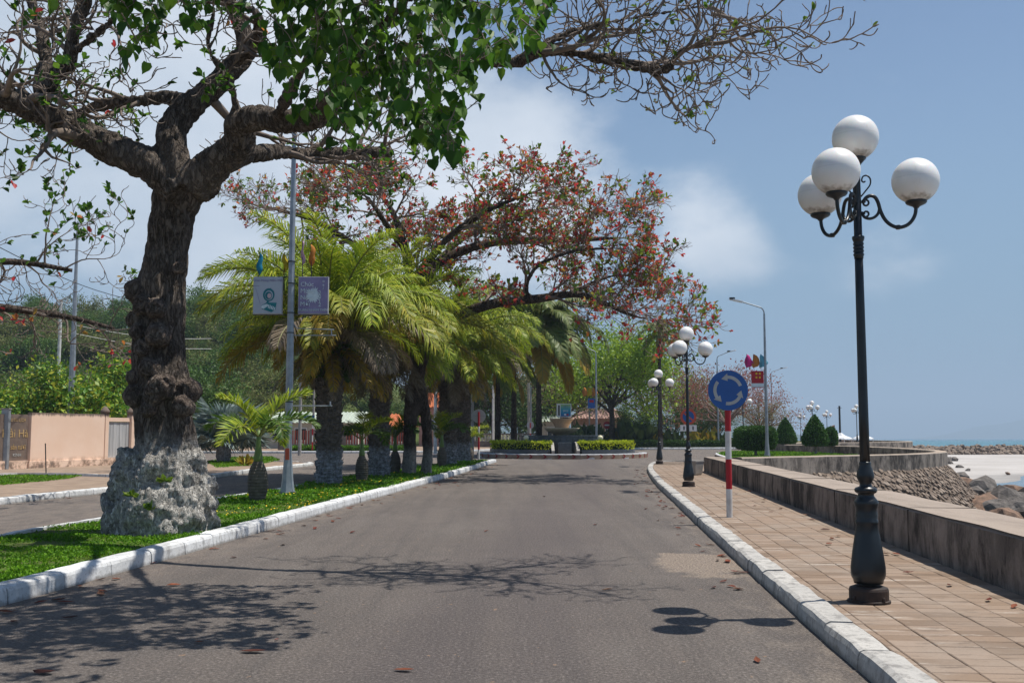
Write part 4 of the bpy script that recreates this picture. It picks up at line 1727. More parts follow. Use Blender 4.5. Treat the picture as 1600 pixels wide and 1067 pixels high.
p6 = thing('steel_mast', b6, 'tall steel mast rising behind the salmon wall at the left', 'pole')
MB().lathe([(.17, 0), (.15, 5), (.10, 8), (.06, 11.5)], 8).build('shaft', MT['galv'], p6)
MB().lathe([(.10, 11.5), (.03, 11.9)], 8).build('cap', MT['galv'], p6)
# plain concrete poles
def pole(px, py0, py1, Y, r, label, mat):
    a = P(px, py1, Y)
    zb = .1
    o = thing('utility_pole', (a.x, Y, zb), label, 'pole', 'plain utility poles')
    MB().lathe([(r * 1.15, 0), (r, (P(px, py0, Y).z - zb))], 9).build('shaft', mat, o)
    mb = MB()
    ht = P(px, py0, Y).z - zb
    mb.box((0, 0, ht - .25), (.5, .05, .06))
    mb.build('crossbar', MT['galv'], o)
    return o


pole(468, 585, 708, 66, .10, 'grey pole seen just right of the poster pole, beyond the side road', MT['conc'])
pole(489, 588, 706, 86, .09, 'thin pole directly behind the blue street name plate', MT['conc'])
pole(680, 565, 705, 70, .11, 'white concrete pole between the last two stout palms', MT['white_pole'])
pole(738, 560, 712, 72, .10, 'grey pole left of the round sign back at the median tip', MT['conc'])
pole(770.5, 602, 697, 100, .11, 'whitish pole standing left of the roundabout hedge', MT['white_pole'])
pole(826, 598, 690, 104, .12, 'paired grey pole, left one, behind the small sign back', MT['conc'])
pole(829.5, 602, 690, 106, .10, 'paired grey pole, right one, behind the small sign back', MT['galv'])
pole(89, 470, 640, 58, .09, 'slim white pole behind the leafy shrub left of the steel mast', MT['white_pole'])
pole(921, 640, 690, 104, .07, 'short thin post below the blue poster behind the fountain', MT['galv'])
pole(1313, 634, 690, 118, .11, 'slim dark post between the far lamps against the sky', MT['dark'])
# overhead wire at the left
wr = thing('overhead_wire', P(-60, 355, 34), 'thin black overhead wire sloping across the sky at the left', 'wire')
a, c = P(-60, 355, 34), P(260, 478, 52)
pts = [a.lerp(c, i / 16) - Vector((0, 0, .5 * math.sin(PI * i / 16))) for i in range(17)]
MB().tube(pts, .016, 5).build('cable', MT['dark'], wr, world=True)
for i, (y0, y1) in enumerate(((508, 521), (521, 537))):
    w2 = thing('service_wire', P(116, y0, 50), ('upper' if i == 0 else 'lower') + ' pale service wire running right from the steel mast', 'wire')
    a, c = P(117, y0, 50), P(330, y1 + 8, 62)
    MB().tube([a.lerp(c, k / 10) - Vector((0, 0, .25 * math.sin(PI * k / 10))) for k in range(11)], .013, 5).build('cable', MT['white_pole'], w2, world=True)

# ------------------------------------------------------------------ roundabout and fountain
MT['kerb_r'] = plain('grey_white_kerb', (.52, .53, .54), (.36, .37, .39), 3, .8)
RC = Vector((3.2, 66.1))
RR = 5.45
ring = [(RC.x + RR * math.cos(a), RC.y + RR * math.sin(a)) for a in [2 * PI * i / 40 for i in range(41)]]
sheet('roundabout_bed', ring[:-1], .0, MT['pave_l'], thick=.24)
kb = kerb('roundabout_kerb', ring, 1, .28, .30, MT['kerb_r'], .86, .04)
MT['chev'] = plain('chevron_red', (.26, .02, .02), (.2, .015, .015), 5, .6)
q = resample(ring, .86)
k = 0
for i in range(len(q) - 1):
    m = (q[i] + q[i + 1]) / 2
    a = math.atan2(m.y - RC.y, m.x - RC.x)
    if -PI < a < 0:
        T = Matrix.Translation((RC.x + (RR + .012) * math.cos(a), RC.y + (RR + .012) * math.sin(a), .15)) @ Matrix.Rotation(a + PI / 2, 4, 'Z') @ FACE
        mb = MB()
        for s_ in (1, -1):
            mb.prism([(-.12, s_ * .12), (.0, s_ * .12), (.13, 0), (.01, 0)][::s_], 0, .006, tr=T)
        mb.build('chevron_mark', MT['chev'], kb)
MT['tile'] = plain('dark_blue_tile', (.075, .088, .105), (.05, .06, .072), 4, .25, .5)
MT['grout'] = plain('grout', (.11, .12, .13), None, 6, .8)
MT['bowl'] = plain('bowl_terracotta', (.55, .37, .24), (.43, .28, .175), 5, .7, .3, bump=.2)
MT['bowl2'] = plain('bowl_cream', (.66, .55, .37), (.52, .41, .25), 5, .7, .3, bump=.2)
ft = thing('fountain', (RC.x, RC.y, .24), 'two-bowl fountain on a dark tiled basin in the middle of the roundabout', 'fountain')
rb = 2.65
hb = 1.15
MB().lathe([(rb - .02, 0), (rb - .02, hb - .06)], 48).build('basin_core', MT['grout'], ft)
tl = None
ntl = 46
nrow = 5
for j in range(nrow):
    for i in range(ntl):
        a = 2 * PI * (i + .5) / ntl + PI
        if not (PI < a % (2 * PI) < 2 * PI):
            continue
        if tl is None:
            m = MB()
            wd = 2 * PI * rb / ntl - .018
            m.box((0, 0, 0), (wd, .03, (hb - .06) / nrow - .016))
            tl = bpy.data.meshes.new('tile')
            tl.from_pydata(m.v, [], m.f)
            tl.materials.append(MT['tile'])
        obj_from(tl, 'tile', ft, (rb * math.cos(a), rb * math.sin(a), (j + .5) * (hb - .06) / nrow), (0, 0, a + PI / 2))
MB().lathe([(rb + .06, hb - .06), (rb + .06, hb), (rb - .35, hb), (rb - .35, hb - .5), (.3, hb - .52)], 48).build('basin_rim', MT['tile'], ft)
mb = MB()
mb.box((0, -rb - .55, .36), (.82, 1.3, .72))
mb.build('pump_block', MT['tile'], ft, bevel=.02)
for s_ in (-1, 1):
    mb = MB()
    mb.prism([(-rb - 2.2, 0), (-rb, 0), (-rb, .75), (-rb - .9, .70), (-rb - 2.2, .25)], -.09, .09, tr=Matrix.Translation((s_ * .75, 0, 0)) @ Matrix(((0, 0, 1, 0), (1, 0, 0, 0), (0, 1, 0, 0), (0, 0, 0, 1))))
    mb.build('flank_wall', MT['conc'], ft)
z0 = hb - .5
MB().lathe([(.35, z0), (.33, z0 + .45), (.45, z0 + .55), (.9, z0 + .72), (1.13, z0 + .92), (1.15, z0 + .97), (1.08, z0 + .97), (.8, z0 + .85), (.2, z0 + .8)], 36).build('lower_bowl', MT['bowl2'], ft, smooth=True)
MB().lathe([(.28, z0 + .75), (.42, z0 + .80), (.45, z0 + 1.05), (.62, z0 + 1.35), (.79, z0 + 1.52), (.80, z0 + 1.57), (.74, z0 + 1.57), (.4, z0 + 1.42), (.1, z0 + 1.4)], 32).build('upper_bowl', MT['bowl'], ft, smooth=True)
MB().lathe([(.05, z0 + 1.4), (.05, z0 + 1.75)], 10).build('stem', MT['galv'], ft)
bx = thing('poster_cube', (RC.x + .14, RC.y, .24 + z0 + 1.66), 'poster box with a green to blue advert above the fountain bowls', 'poster')
bw_, bh_ = .92, .86


def m_ad():
    n = NT('blue_green_advert')
    x, y, z = n.xyz('Object')
    col = n.ramp(n.math('DIVIDE', z, bh_), [(.05, (.03, .12, .33)), (.3, (.02, .22, .42)), (.6, (.07, .35, .42)), (.92, (.33, .48, .20))])
    return n.out(col, .4)


MB().box((0, .0, bh_ / 2), (bw_, .60, bh_), rz=0).build('box_frame', MT['white'], bx, bevel=.01)
MB().box((.10, -.303, bh_ / 2), (.64, .012, bh_ - .08)).build('advert', m_ad(), bx)
MB().box((-.33, -.303, bh_ / 2), (.10, .012, bh_ - .2)).build('advert', MT['dark'], bx)
lettering('lettering', 'TẾT', .17, MT['blue'], bx, (.10, -.316, bh_ * .74))
lettering('lettering', '2012', .17, MT['white'], bx, (.10, -.316, bh_ * .46))
MB().box((.06, -.312, .16), (.12, .01, .09)).build('print', MT['white'], bx)
MB().box((.22, -.312, .16), (.12, .01, .09)).build('print', MT['red'], bx)
MT['lime'] = leafmat('lime_leaf', [(.34, .42, .014), (.48, .55, .018), (.62, .66, .03), (.26, .36, .018)], .3, .5, .3, 1.5)
MT['hedge'] = leafmat('hedge_leaf', [(.035, .085, .014), (.055, .12, .018), (.08, .15, .024)], .2, .6, .25, 1.0)
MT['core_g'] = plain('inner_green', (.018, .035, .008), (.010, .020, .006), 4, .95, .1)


def hedge_arc(a0, a1, r0, r1, z0, z1, label, side):
    o = thing('flowering_hedge', (RC.x, RC.y, .24), label, 'hedge', 'lime hedges round the fountain')
    n = 22
    mb = MB()
    an = [a0 + (a1 - a0) * i / n for i in range(n + 1)]
    for (ra, rb_, zb, zt_, nm, mt) in ((r0 - .12, r1 + .12, -.02, z0, 'planter', MT['tile']), (r0, r1, z0 - .02, z1 - .12, 'inner_growth', MT['core_g'])):
        mb = MB()
        vs = []
        for a in an:
            for rr_, z in ((ra, zb), (rb_, zb), (rb_, zt_), (ra, zt_)):
                vs.append((rr_ * math.cos(a), rr_ * math.sin(a), z))
        fs = [(i * 4 + e, i * 4 + (e + 1) % 4, i * 4 + 4 + (e + 1) % 4, i * 4 + 4 + e) for i in range(n) for e in range(4)] + [(3, 2, 1, 0), (n * 4, n * 4 + 1, n * 4 + 2, n * 4 + 3)]
        mb.add(vs, fs)
        mb.build(nm, mt, o)
    rng = np.random.default_rng(int(abs(a0) * 100))
    m = 4200
    A = rng.uniform(a0, a1, m)
    Rr = rng.uniform(r0 - .05, r1 + .1, m)
    Zz = z0 + (z1 - z0) * (1 - rng.uniform(0, 1, m) ** 2 * .95)
    Zz += np.array([noise.noise(Vector((a * 14, r_ * 2, 0))) for a, r_ in zip(A, Rr)]) * .09
    dr = rdir(rng, m)
    dr[:, 2] = np.abs(dr[:, 2]) + .4
    V, T = scatter_leaves(np.c_[Rr * np.cos(A), Rr * np.sin(A), Zz - .08], dr, rdir(rng, m), rng.uniform(.10, .2, m), QUAD)
    lf = np_mesh('hedge_leaves', V, T, MT['lime'], o)
    lf['kind'] = 'stuff'


ca = -PI / 2
hedge_arc(R(-171), R(-102), 3.55, 4.55, .30, .80, 'lime green hedge in a dark planter, left of the fountain front', -1)
hedge_arc(R(-78), R(-9), 3.55, 4.55, .30, .80, 'lime green hedge in a dark planter, right of the fountain front', 1)
for px, lb in ((822, 'small cream globe light on a short post, left of the fountain'), (938, 'small cream globe light on a short post, right of the fountain')):
    q = P(px, 684, 63.0)
    o = thing('garden_globe', (q.x, q.y, .24), lb, 'garden light', 'globe lights at the fountain')
    MB().lathe([(.05, 0), (.04, q.z - .24 - .16)], 10).build('post', MT['dark'], o)
    MB().lathe([(.07, 0), (.09, .04), (.06, .06)], 12, (0, 0, q.z - .24 - .2)).build('cup', MT['dark'], o)
    bm = bmesh.new()
    bmesh.ops.create_uvsphere(bm, u_segments=24, v_segments=14, radius=.165)
    me = bpy.data.meshes.new('globe')
    bm.to_mesh(me)
    bm.free()
    me.materials.append(MT['globe_y'])
    me.polygons.foreach_set('use_smooth', [True] * len(me.polygons))
    obj_from(me, 'globe', o, (0, 0, q.z - .24))

# ------------------------------------------------------------------ walls, gates and buildings at the back left
MT['salmon'] = None


def m_salmon():
    n = NT('salmon_plaster')
    x, y, z = n.xyz('World')
    col = n.mix(n.mask(n.noise(.8, 6), .35, .7), (.80, .585, .45), (.84, .64, .51))
    st_ = n.noise(5, 6, .7, co=n.coord('World', (1, 1, .25)))
    topd = n.math('MULTIPLY', n.mask(n.math('ADD', z, n.math('MULTIPLY', st_, .35)), 2.42, 2.56), .85)
    col = n.mix(topd, col, (.06, .05, .045))
    pe = n.noise(2.8, 7, .7)
    foot = n.math('MULTIPLY', n.mask(z, .62, .25), n.mask(pe, .42, .56))
    col = n.mix(n.math('MULTIPLY', foot, .85), col, n.mix(n.mask(pe, .52, .6), (.33, .22, .16), (.12, .09, .075)))
    return n.out(col, .9, n.bump(pe, .3, .02), .2)


MT['salmon'] = m_salmon()
MT['zinc'] = None


def m_zinc():
    n = NT('weathered_panel')
    s_ = n.noise(9, 5, .6, co=n.coord('World', (1, 1, .06)))
    return n.out(n.ramp(s_, [(.3, (.30, .31, .32)), (.6, (.46, .47, .48)), (.8, (.56, .56, .56))]), .7)


MT['zinc'] = m_zinc()
MT['sign_brown'] = plain('brown_panel', (.20, .15, .12), (.13, .10, .085), 3, .8)
MT['gold'] = plain('gold_letter', (.52, .36, .16), (.42, .28, .12), 8, .5, .5)
wa, wb = G(46, 731.5, .115), G(163, 726.5, .115)
dirw = (wb - wa)
dirw.z = 0
Lw = dirw.length
az = math.atan2(dirw.y, dirw.x)
sw_ = thing('salmon_wall', wa, 'peeling salmon-pink garden wall with stained coping at the far left', 'wall', rz=az)
hz_ = P(46, 644.5, wa.y).z - .115
MB().box((Lw / 2, .1, hz_ / 2 + .14), (Lw, .22, hz_ - .28)).build('plaster_panel', MT['salmon'], sw_, bevel=.01)
MB().box((Lw / 2, .08, .14), (Lw + .2, .32, .30)).build('plinth', MT['salmon'], sw_, bevel=.01)
# letter panel to the left, partly behind a grey gate post
pn = thing('letter_panel', wa + Vector((-.06, -.02, 0)), 'brown sign panel with raised gold letters beside the salmon wall', 'sign', rz=az)
MB().box((-.75, .12, hz_ * .5 + .06), (1.42, .14, hz_ * .88)).build('panel', MT['sign_brown'], pn)
MB().box((-.80, .10, .16), (1.5, .28, .34)).build('plinth', MT['salmon'], pn)
lettering('lettering', 'KHU DU LỊCH', .19, MT['gold'], pn, (-.66, .04, hz_ * .86), sx=.8)
lettering('lettering', 'Hải Hà', .46, MT['gold'], pn, (-.68, .04, hz_ * .62))
lettering('lettering', 'hải sản tươi', .28, MT['gold'], pn, (-.68, .04, hz_ * .38), sx=.8)
lettering('lettering', 'KÍNH', .18, MT['sign_grey'], pn, (-.55, .04, hz_ * .24))
gp = G(6, 733, .115)
g_ = thing('gate_post', gp, 'plain blue-grey steel gate post at the left edge of the picture', 'post')
mb = MB()
mb.box((0, 0, 1.2), (.30, .20, 2.4))
mb.build('shaft', MT['galv'], g_, bevel=.012)
MB().box((0, 0, 2.43), (.34, .24, .05)).build('cap', MT['conc'], g_)
mb = MB()
fw = thing('panel_fence', wb, 'weathered grey panel fence between salmon posts right of the salmon wall', 'fence', rz=az)
Lf = 5.2
MB().box((Lf / 2, .1, .16), (Lf, .28, .34)).build('plinth', MT['salmon'], fw)
for k in range(4):
    x = .05 + k * 1.72
    mb = MB()
    mb.box((x, .1, 1.18), (.22, .30, 2.36))
    po = mb.build('post', MT['salmon'], fw, bevel=.01)
    MB().lathe([(.20, 2.36), (.22, 2.42), (.17, 2.50), (.10, 2.60), (.04, 2.66)], 12, (x, .1, 0)).build('finial', MT['salmon'], po, smooth=True)
    if k < 3:
        MB().box((x + .86, .1, 2.06), (1.46, .12, .18)).build('top_rail', MT['salmon'], fw)
        for s_ in range(7):
            MB().box((x + .235 + s_ * .209, .1 + (.006 if s_ % 2 else 0), 1.15), (.195, .03, 1.62)).build('panel_board', MT['zinc'], fw)
# grass bed with thin kerb in front of the wall
gb = [tuple(G(px, py, .12).xy) for px, py in ((-120, 752), (-20, 745), (40, 743), (128, 744.5), (100, 749), (40, 755), (0, 758.5), (-60, 764), (-160, 772))]
turf('verge_turf', gb, .125, 9000, .07, 17, 'patch of green turf on the left pavement before the salmon wall', 0, .03, False)
gb2 = [tuple(G(px, py, .12).xy) for px, py in ((322, 722), (360, 715), (425, 714), (438, 719), (400, 727), (340, 731))]
turf('island_turf', gb2, .125, 5000, .09, 18, 'patch of green turf round the silver fan palm', 0, .03, False)
gb3 = [(12.2, 55), (12.9, 62), (14, 70), (15.8, 75.5), (18, 77.5), (20, 73), (21.2, 68), (21.6, 63), (21.2, 57), (19.5, 51), (15, 49), (12.4, 49.5)]
turf('garden_turf', gb3, .125, 16000, .14, 19, 'yellow-green lawn under the clipped shrubs', 0, .04, False)
gk = [tuple(G(px, py, .12).xy) for px, py in ((-20, 744), (40, 741.5), (130, 743), (190, 745.5))]
kerb('verge_edging', [(p[0], p[1]) for p in gk], -1, .12, .20, MT['kerb_w'], 1.2, .02)
sk = thing('plant_stake', G(72, 742, .12), 'thin bare wooden stake stuck in the turf before the salmon wall', 'stake')
MB().tube([Vector((0, 0, 0)), Vector((-.07, 0, 1.1))], .02, 5).build('stick', MT['dark'], sk)
# low stone planter block at the wall's end
pk = thing('stone_block', G(1084.5, 742, .13), 'small dark stone block at the far end of the sea wall', 'bollard')
mb = MB()
mb.lathe([(.24, 0), (.28, .05), (.34, .42), (.36, .46), (.36, .50), (.30, .50)], 4)
mb.build('block', MT['conc'], pk)

# houses and garden walls behind the palms
MT['orange_tile'] = plain('orange_roof_tile', (.52, .155, .055), (.36, .10, .04), 4, .8, bump=.3)
MT['roof_green'] = plain('pale_green_roof', (.46, .51, .43), (.37, .42, .35), 2, .7)
MT['plaster'] = plain('cream_plaster', (.56, .54, .48), (.45, .43, .38), 2, .85)
MT['pinkwall'] = plain('pink_plaster', (.42, .27, .22), (.34, .21, .17), 1.5, .85)
MT['redbrick'] = plain('red_fence', (.38, .085, .05), (.28, .06, .04), 3, .8)
MT['glass'] = plain('dark_glass', (.03, .035, .04), None, 3, .15, .6)
MT['oldstone'] = plain('old_stone', (.22, .19, .165), (.12, .10, .09), 2.5, .9, bump=.4)


def house(x0, x1, Y, dep, h, roofh, wallm, roofm, label, win=3, hip=True):
    o = thing('house', ((x0 + x1) / 2, Y, .1), label, 'house')
    w = x1 - x0
    MB().box((0, dep / 2, h / 2), (w, dep, h)).build('wall', wallm, o)
    ov = .5
    a = [(-w / 2 - ov, -ov, h), (w / 2 + ov, -ov, h), (w / 2 + ov, dep + ov, h), (-w / 2 - ov, dep + ov, h)]
    ins = min(dep / 2, w * .3) if hip else 0
    b_ = [(-w / 2 - ov + ins, dep / 2, h + roofh), (w / 2 + ov - ins, dep / 2, h + roofh)]
    mb = MB()
    mb.add(a + b_, [(0, 1, 5, 4), (1, 2, 5), (2, 3, 4, 5), (3, 0, 4), (3, 2, 1, 0)])
    r_ = mb.build('roof', roofm, o)
    n = int((w + 2 * ov) / .35)
    mb = MB()
    for i in range(n):
        x = -w / 2 - ov + (i + .5) * .35
        top = min(1, max(0, (x + w / 2 + ov) / max(ins, .01)), (w / 2 + ov - x) / max(ins, .01)) if hip else 1
        y1 = -ov + (dep / 2 + ov) * top
        z1 = h + roofh * top
        mb.tube([(x, -ov - .02, h + .03), (x, y1, z1 + .03)], .07, 5)
    mb.build('tile_rolls', roofm, r_)['kind'] = 'stuff'
    for i in range(win):
        x = -w / 2 + w * (i + .5) / win
        f = MB().box((x, -.02, h * .55), (1.1, .10, 1.2)).build('window', MT['white'], o)
        for s_ in (-1, 1):
            MB().box((x + s_ * .26, -.075, h * .55), (.44, .03, 1.0)).build('pane', MT['glass'], f)
    return o


def hx(px, Y):
    return (px - CX) / F * Y


house(hx(418, 92), hx(560, 92), 92, 7, 2.3, 1.0, MT['plaster'], MT['roof_green'], 'low house with a pale green roof behind the first palms', 4, False)
house(hx(530, 90), hx(625, 90), 97, 6, 2.0, 1.2, MT['plaster'], MT['orange_tile'], 'small house with an orange tiled roof between the palm trunks', 3)
house(hx(655, 105), hx(720, 105), 105, 6, 4.0, 1.6, MT['pinkwall'], MT['orange_tile'], 'taller house whose orange roof peeps out right of the double trunk', 2)
house(hx(395, 100), hx(450, 100), 101, 5, 1.9, .9, MT['plaster'], MT['orange_tile'], 'little orange-roofed kiosk behind the poster pole', 2)
house(hx(898, 118), hx(985, 118), 118, 8, 3.0, 1.2, MT['pinkwall'], MT['pinkwall'], 'pinkish house glimpsed through the trees right of the fountain', 4)
house(hx(845, 112), hx(880, 112), 112, 6, 2.6, .6, MT['plaster'], MT['roof_green'], 'small grey-white shed behind the fountain, left side', 1, False)

# red slatted fence with plinth along the far pavement
rf = thing('red_fence', (hx(440, 84), 84, .1), 'red slatted garden fence on a stone plinth behind the palm trunks', 'fence')
x0, x1 = 0, hx(640, 84) - hx(440, 84)
MB().box(((x0 + x1) / 2, 0, .25), (x1 - x0, .3, .5)).build('plinth', MT['oldstone'], rf)
n = int((x1 - x0) / .22)
m = MB().box((0, 0, .55), (.12, .04, 1.15))
me = bpy.data.meshes.new('slat')
me.from_pydata(m.v, [], m.f)
me.materials.append(MT['redbrick'])
for i in range(n):
    obj_from(me, 'slat', rf, (x0 + .1 + i * .22, 0, .5))
for i in range(int((x1 - x0) / 2.6) + 1):
    MB().box((x0 + i * 2.6, -.01, .85), (.34, .34, 1.7)).build('post', MT['oldstone'], rf)
# balustrade left of the fountain
bl = thing('balustrade', (hx(765, 100), 100.5, .1), 'old grey balustrade wall left of the roundabout', 'wall')
Lb = hx(815, 100) - hx(765, 100)
MB().box((Lb / 2, 0, .3), (Lb + 3, .3, .6)).build('plinth', MT['oldstone'], bl)
MB().box((Lb / 2, 0, 1.28), (Lb + 3, .34, .14)).build('handrail', MT['oldstone'], bl)
m = MB().lathe([(.09, 0), (.06, .1), (.11, .25), (.05, .5), (.09, .62)], 8)
me = bpy.data.meshes.new('baluster')
me.from_pydata(m.v, [], m.f)
me.materials.append(MT['plaster'])
for i in range(int((Lb + 3) / .34)):
    obj_from(me, 'baluster', bl, (-1.4 + i * .34, 0, .6))
# white canopies far right and a slanted rusty monument
MT['canvas'] = plain('white_canvas', (.72, .73, .74), (.62, .63, .65), 2, .7)
for i, (px, w, lb) in enumerate(((1311, 3.4, 'small white tent canopy between the far lamps'), (1346, 3.0, 'white tent canopy partly hidden by the nearest lamp pole'))):
    o = thing('tent_canopy', (hx(px, 112), 112, .13), lb, 'tent')
    MB().lathe([(w * .40, .7), (w * .36, .8), (w * .16, 1.05), (w * .04, 1.35)], 4).build('roof', MT['canvas'], o)
    for s_ in range(4):
        a = s_ * PI / 2
        MB().tube([(w * .36 * math.cos(a), w * .36 * math.sin(a), 0), (w * .36 * math.cos(a), w * .36 * math.sin(a), .8)], .04, 6).build('leg', MT['white'], o)
o = thing('hull_fin', (hx(1293, 128), 128, .13), 'dark slanted wedge behind the small round shrub', 'monument')
MB().prism([(-.6, 0), (.7, 0), (.7, 2.3), (.45, 2.2), (-.2, 1.2)], -.25, .25, tr=FACE).build('body', MT['rock2'], o)

# ------------------------------------------------------------------ vegetation
BURR = m_bark('burr_bark', (.10, .075, .062), (.20, .155, .125), (.30, .24, .20), None, 0, 1.2, .8)
BARK = m_bark('dark_fissured_bark', (.075, .060, .049), (.17, .138, .111), (.30, .25, .21), (.70, .67, .61), 1.35, 1.5, .3, .12)
BARK2 = m_bark('brown_bark', (.045, .034, .028), (.11, .083, .066), (.21, .165, .135), (.42, .40, .37), .9, 1.4, .3, .12)
TWIG = plain('twig_bark', (.25, .20, .165), (.125, .10, .083), 6, .9, .15)
TWIG2 = plain('grey_brown_twig', (.26, .195, .16), (.145, .107, .088), 4, .9, .15)
LG_ = leafmat('broad_green_leaf', [(.028, .085, .013), (.045, .13, .015), (.085, .205, .02), (.20, .35, .035)], .48, .36, .5, .9)
LY_ = leafmat('young_leaf', [(.10, .20, .025), (.17, .27, .03), (.26, .32, .04), (.07, .16, .02)], .4, .5, .3, .9)
LR_ = leafmat('red_leaf', [(.48, .038, .045), (.64, .055, .060), (.66, .11, .055), (.54, .038, .080), (.62, .22, .05), (.36, .36, .06), (.60, .05, .085)], .48, .5, .3, .5)
LD_ = leafmat('dark_tree_leaf', [(.035, .078, .016), (.055, .115, .02), (.085, .155, .028), (.05, .09, .03)], .25, .55, .25, .3)
LB_ = leafmat('bright_tree_leaf', [(.13, .24, .014), (.20, .34, .02), (.29, .43, .026), (.38, .48, .035)], .35, .5, .3, .35)
LO_ = leafmat('olive_dry_leaf', [(.17, .165, .06), (.23, .20, .085), (.29, .235, .13), (.16, .20, .05), (.34, .22, .14)], .3, .7, .2, .3)
LM_ = leafmat('rusty_leaf', [(.28, .085, .07), (.34, .13, .10), (.22, .15, .10), (.38, .10, .09), (.26, .20, .12)], .3, .6, .2, .4)
LC_ = leafmat('croton_leaf', [(.05, .15, .014), (.10, .25, .02), (.21, .36, .03), (.55, .52, .05)], .3, .4, .4, .8)


MINR = .0100


def grow(mb, p, d, L, r, lv, tips, rg, spec):
    """sinuous branch with side branches; spec[lv] = (segments, wiggle, tropism, children, length factor, spread deg, sides)"""
    ns, wig, trop, nch, lf, spread, sides = spec[lv]
    p = Vector(p)
    d = Vector(d).normalized()
    pts = [p.copy()]
    dirs = [d.copy()]
    wx = Vector((0, 0, 0))
    for i in range(ns):
        wx = wx * .5 + Vector((rg.gauss(0, 1), rg.gauss(0, 1), rg.gauss(0, .8))) * wig
        d = (d + wx + Vector((0, 0, trop * (.3 + 1.4 * i / ns)))).normalized()
        p = p + d * (L / ns)
        pts.append(p.copy())
        dirs.append(d.copy())
    last = lv == len(spec) - 1
    rad = [max(r * (1 - .72 * i / ns), MINR * .7) for i in range(ns + 1)]
    mb.tube(pts, rad, sides, cap=False)
    if last:
        tips.append((pts[-1], dirs[-1]))
        return
    k = nch if isinstance(nch, int) else rg.randint(*nch)
    for c in range(k):
        u = .22 + .78 * (c + rg.uniform(.2, .9)) / k
        f = min(u * ns, ns - .001)
        i = int(f)
        q = pts[i].lerp(pts[i + 1], f - i)
        dd = dirs[i]
        ax = dd.orthogonal().normalized()
        ax = Matrix.Rotation(rg.uniform(0, 2 * PI), 3, dd) @ ax
        nd = (Matrix.Rotation(R(spread) * rg.uniform(.6, 1.25), 3, ax) @ dd)
        grow(mb, q, nd, L * lf * rg.uniform(.65, 1.2) * (1.15 - .4 * u), max(rad[i] * .66, MINR), lv + 1, tips, rg, spec)
    tips.append((pts[-1], dirs[-1]))
    # leader continues as a fine twig
    grow(mb, pts[-1], dirs[-1], L * lf * .8, max(rad[-1], MINR), lv + 1, tips, rg, spec)


LSC = 1.0


def limb(mb, pl, n=12, sub=4):
    """pl: (px, py, Y, radius px)"""
    pts = [P(a, b_, Y) for a, b_, Y, r in pl]
    rad = [r * Y / F * LSC for a, b_, Y, r in pl]
    q = smooth_path(pts, sub)
    rr_ = np.interp(np.linspace(0, len(pl) - 1, len(q)), range(len(pl)), rad)
    mb.tube(q, list(rr_), n)
    return q, rr_


def remesh(mb, vox, name):
    me = bpy.data.meshes.new(name)
    me.from_pydata(mb.v, [], mb.f)
    o = bpy.data.objects.new(name, me)
    COL.objects.link(o)
    m = o.modifiers.new('r', 'REMESH')
    m.mode = 'VOXEL'
    m.voxel_size = vox
    dg = bpy.context.evaluated_depsgraph_get()
    dg.update()
    out = bpy.data.meshes.new_from_object(o.evaluated_get(dg))
    bpy.data.objects.remove(o)
    return out


def sph(mb, c, r, sq=1.0, n=10):
    prof = [(max(r * math.sin(PI * i / n), .001), -r * math.cos(PI * i / n) * sq) for i in range(n + 1)]
    mb.lathe(prof, 12, c)


# ---- the big tree on the median
D0 = 15.75
base = P(252, 830, D0)
bt = thing('almond_tree', (base.x, base.y, .1), 'massive old tree with burred dark trunk and whitewashed lumpy foot on the median', 'tree')
tb = MB()
TR = [(250, 850, D0, 78), (251, 830, D0, 78), (254, 800, D0, 76), (258, 760, D0, 70), (262, 725, D0, 55), (259, 690, D0, 47), (254, 640, D0, 43), (250, 580, D0, 42), (249, 520, D0, 40), (252, 450, D0, 38), (262, 390, D0, 34), (270, 330, D0, 35), (280, 295, D0, 44), (292, 270, D0, 46)]
limb(tb, TR, 24, 3)
limbs = []
LSC = .9


def LM(pl, n=12):
    q, r = limb(tb, pl, n)
    limbs.append((q, r))
    return q


LM([(282, 300, 15, 34), (240, 262, 14.95, 32), (190, 238, 14.9, 29), (130, 210, 14.8, 28), (75, 182, 14.6, 26), (30, 160, 14.4, 24), (-25, 140, 14.1, 20), (-90, 95, 13.8, 17), (-160, 30, 13.5, 13)])
LM([(285, 285, 15, 34), (270, 245, 15, 29), (268, 205, 15.1, 28), (295, 170, 15.2, 26), (335, 135, 15.3, 23), (370, 100, 15.4, 20), (385, 70, 15.3, 19), (372, 30, 15.2, 15), (345, -20, 15, 13), (330, -110, 14.8, 10), (350, -220, 14.6, 7)])
LM([(300, 285, 15, 36), (345, 250, 14.8, 31), (376, 222, 14.6, 28), (372, 195, 14.4, 25), (400, 186, 14.2, 23), (445, 190, 14.0, 24), (490, 182, 13.8, 22), (520, 155, 13.5, 17), (580, 115, 13.2, 14), (660, 97, 12.9, 13), (740, 90, 12.6, 13), (800, 98, 12.5, 13), (842, 82, 12.4, 12), (900, 84, 12.3, 11), (960, 96, 12.2, 11), (1005, 108, 12.1, 10), (1040, 108, 12.0, 9), (1062, 82, 11.9, 6), (1090, 70, 11.8, 4)])
LM([(330, 272, 15.1, 22), (385, 243, 15.6, 17), (440, 238, 16.2, 14), (500, 243, 16.8, 13), (560, 238, 17.2, 11), (612, 238, 17.6, 9)])
LM([(300, 165, 15.2, 18), (262, 152, 15.4, 14), (215, 158, 15.6, 12), (160, 165, 15.8, 11), (110, 178, 15.9, 8), (60, 172, 16, 5)])
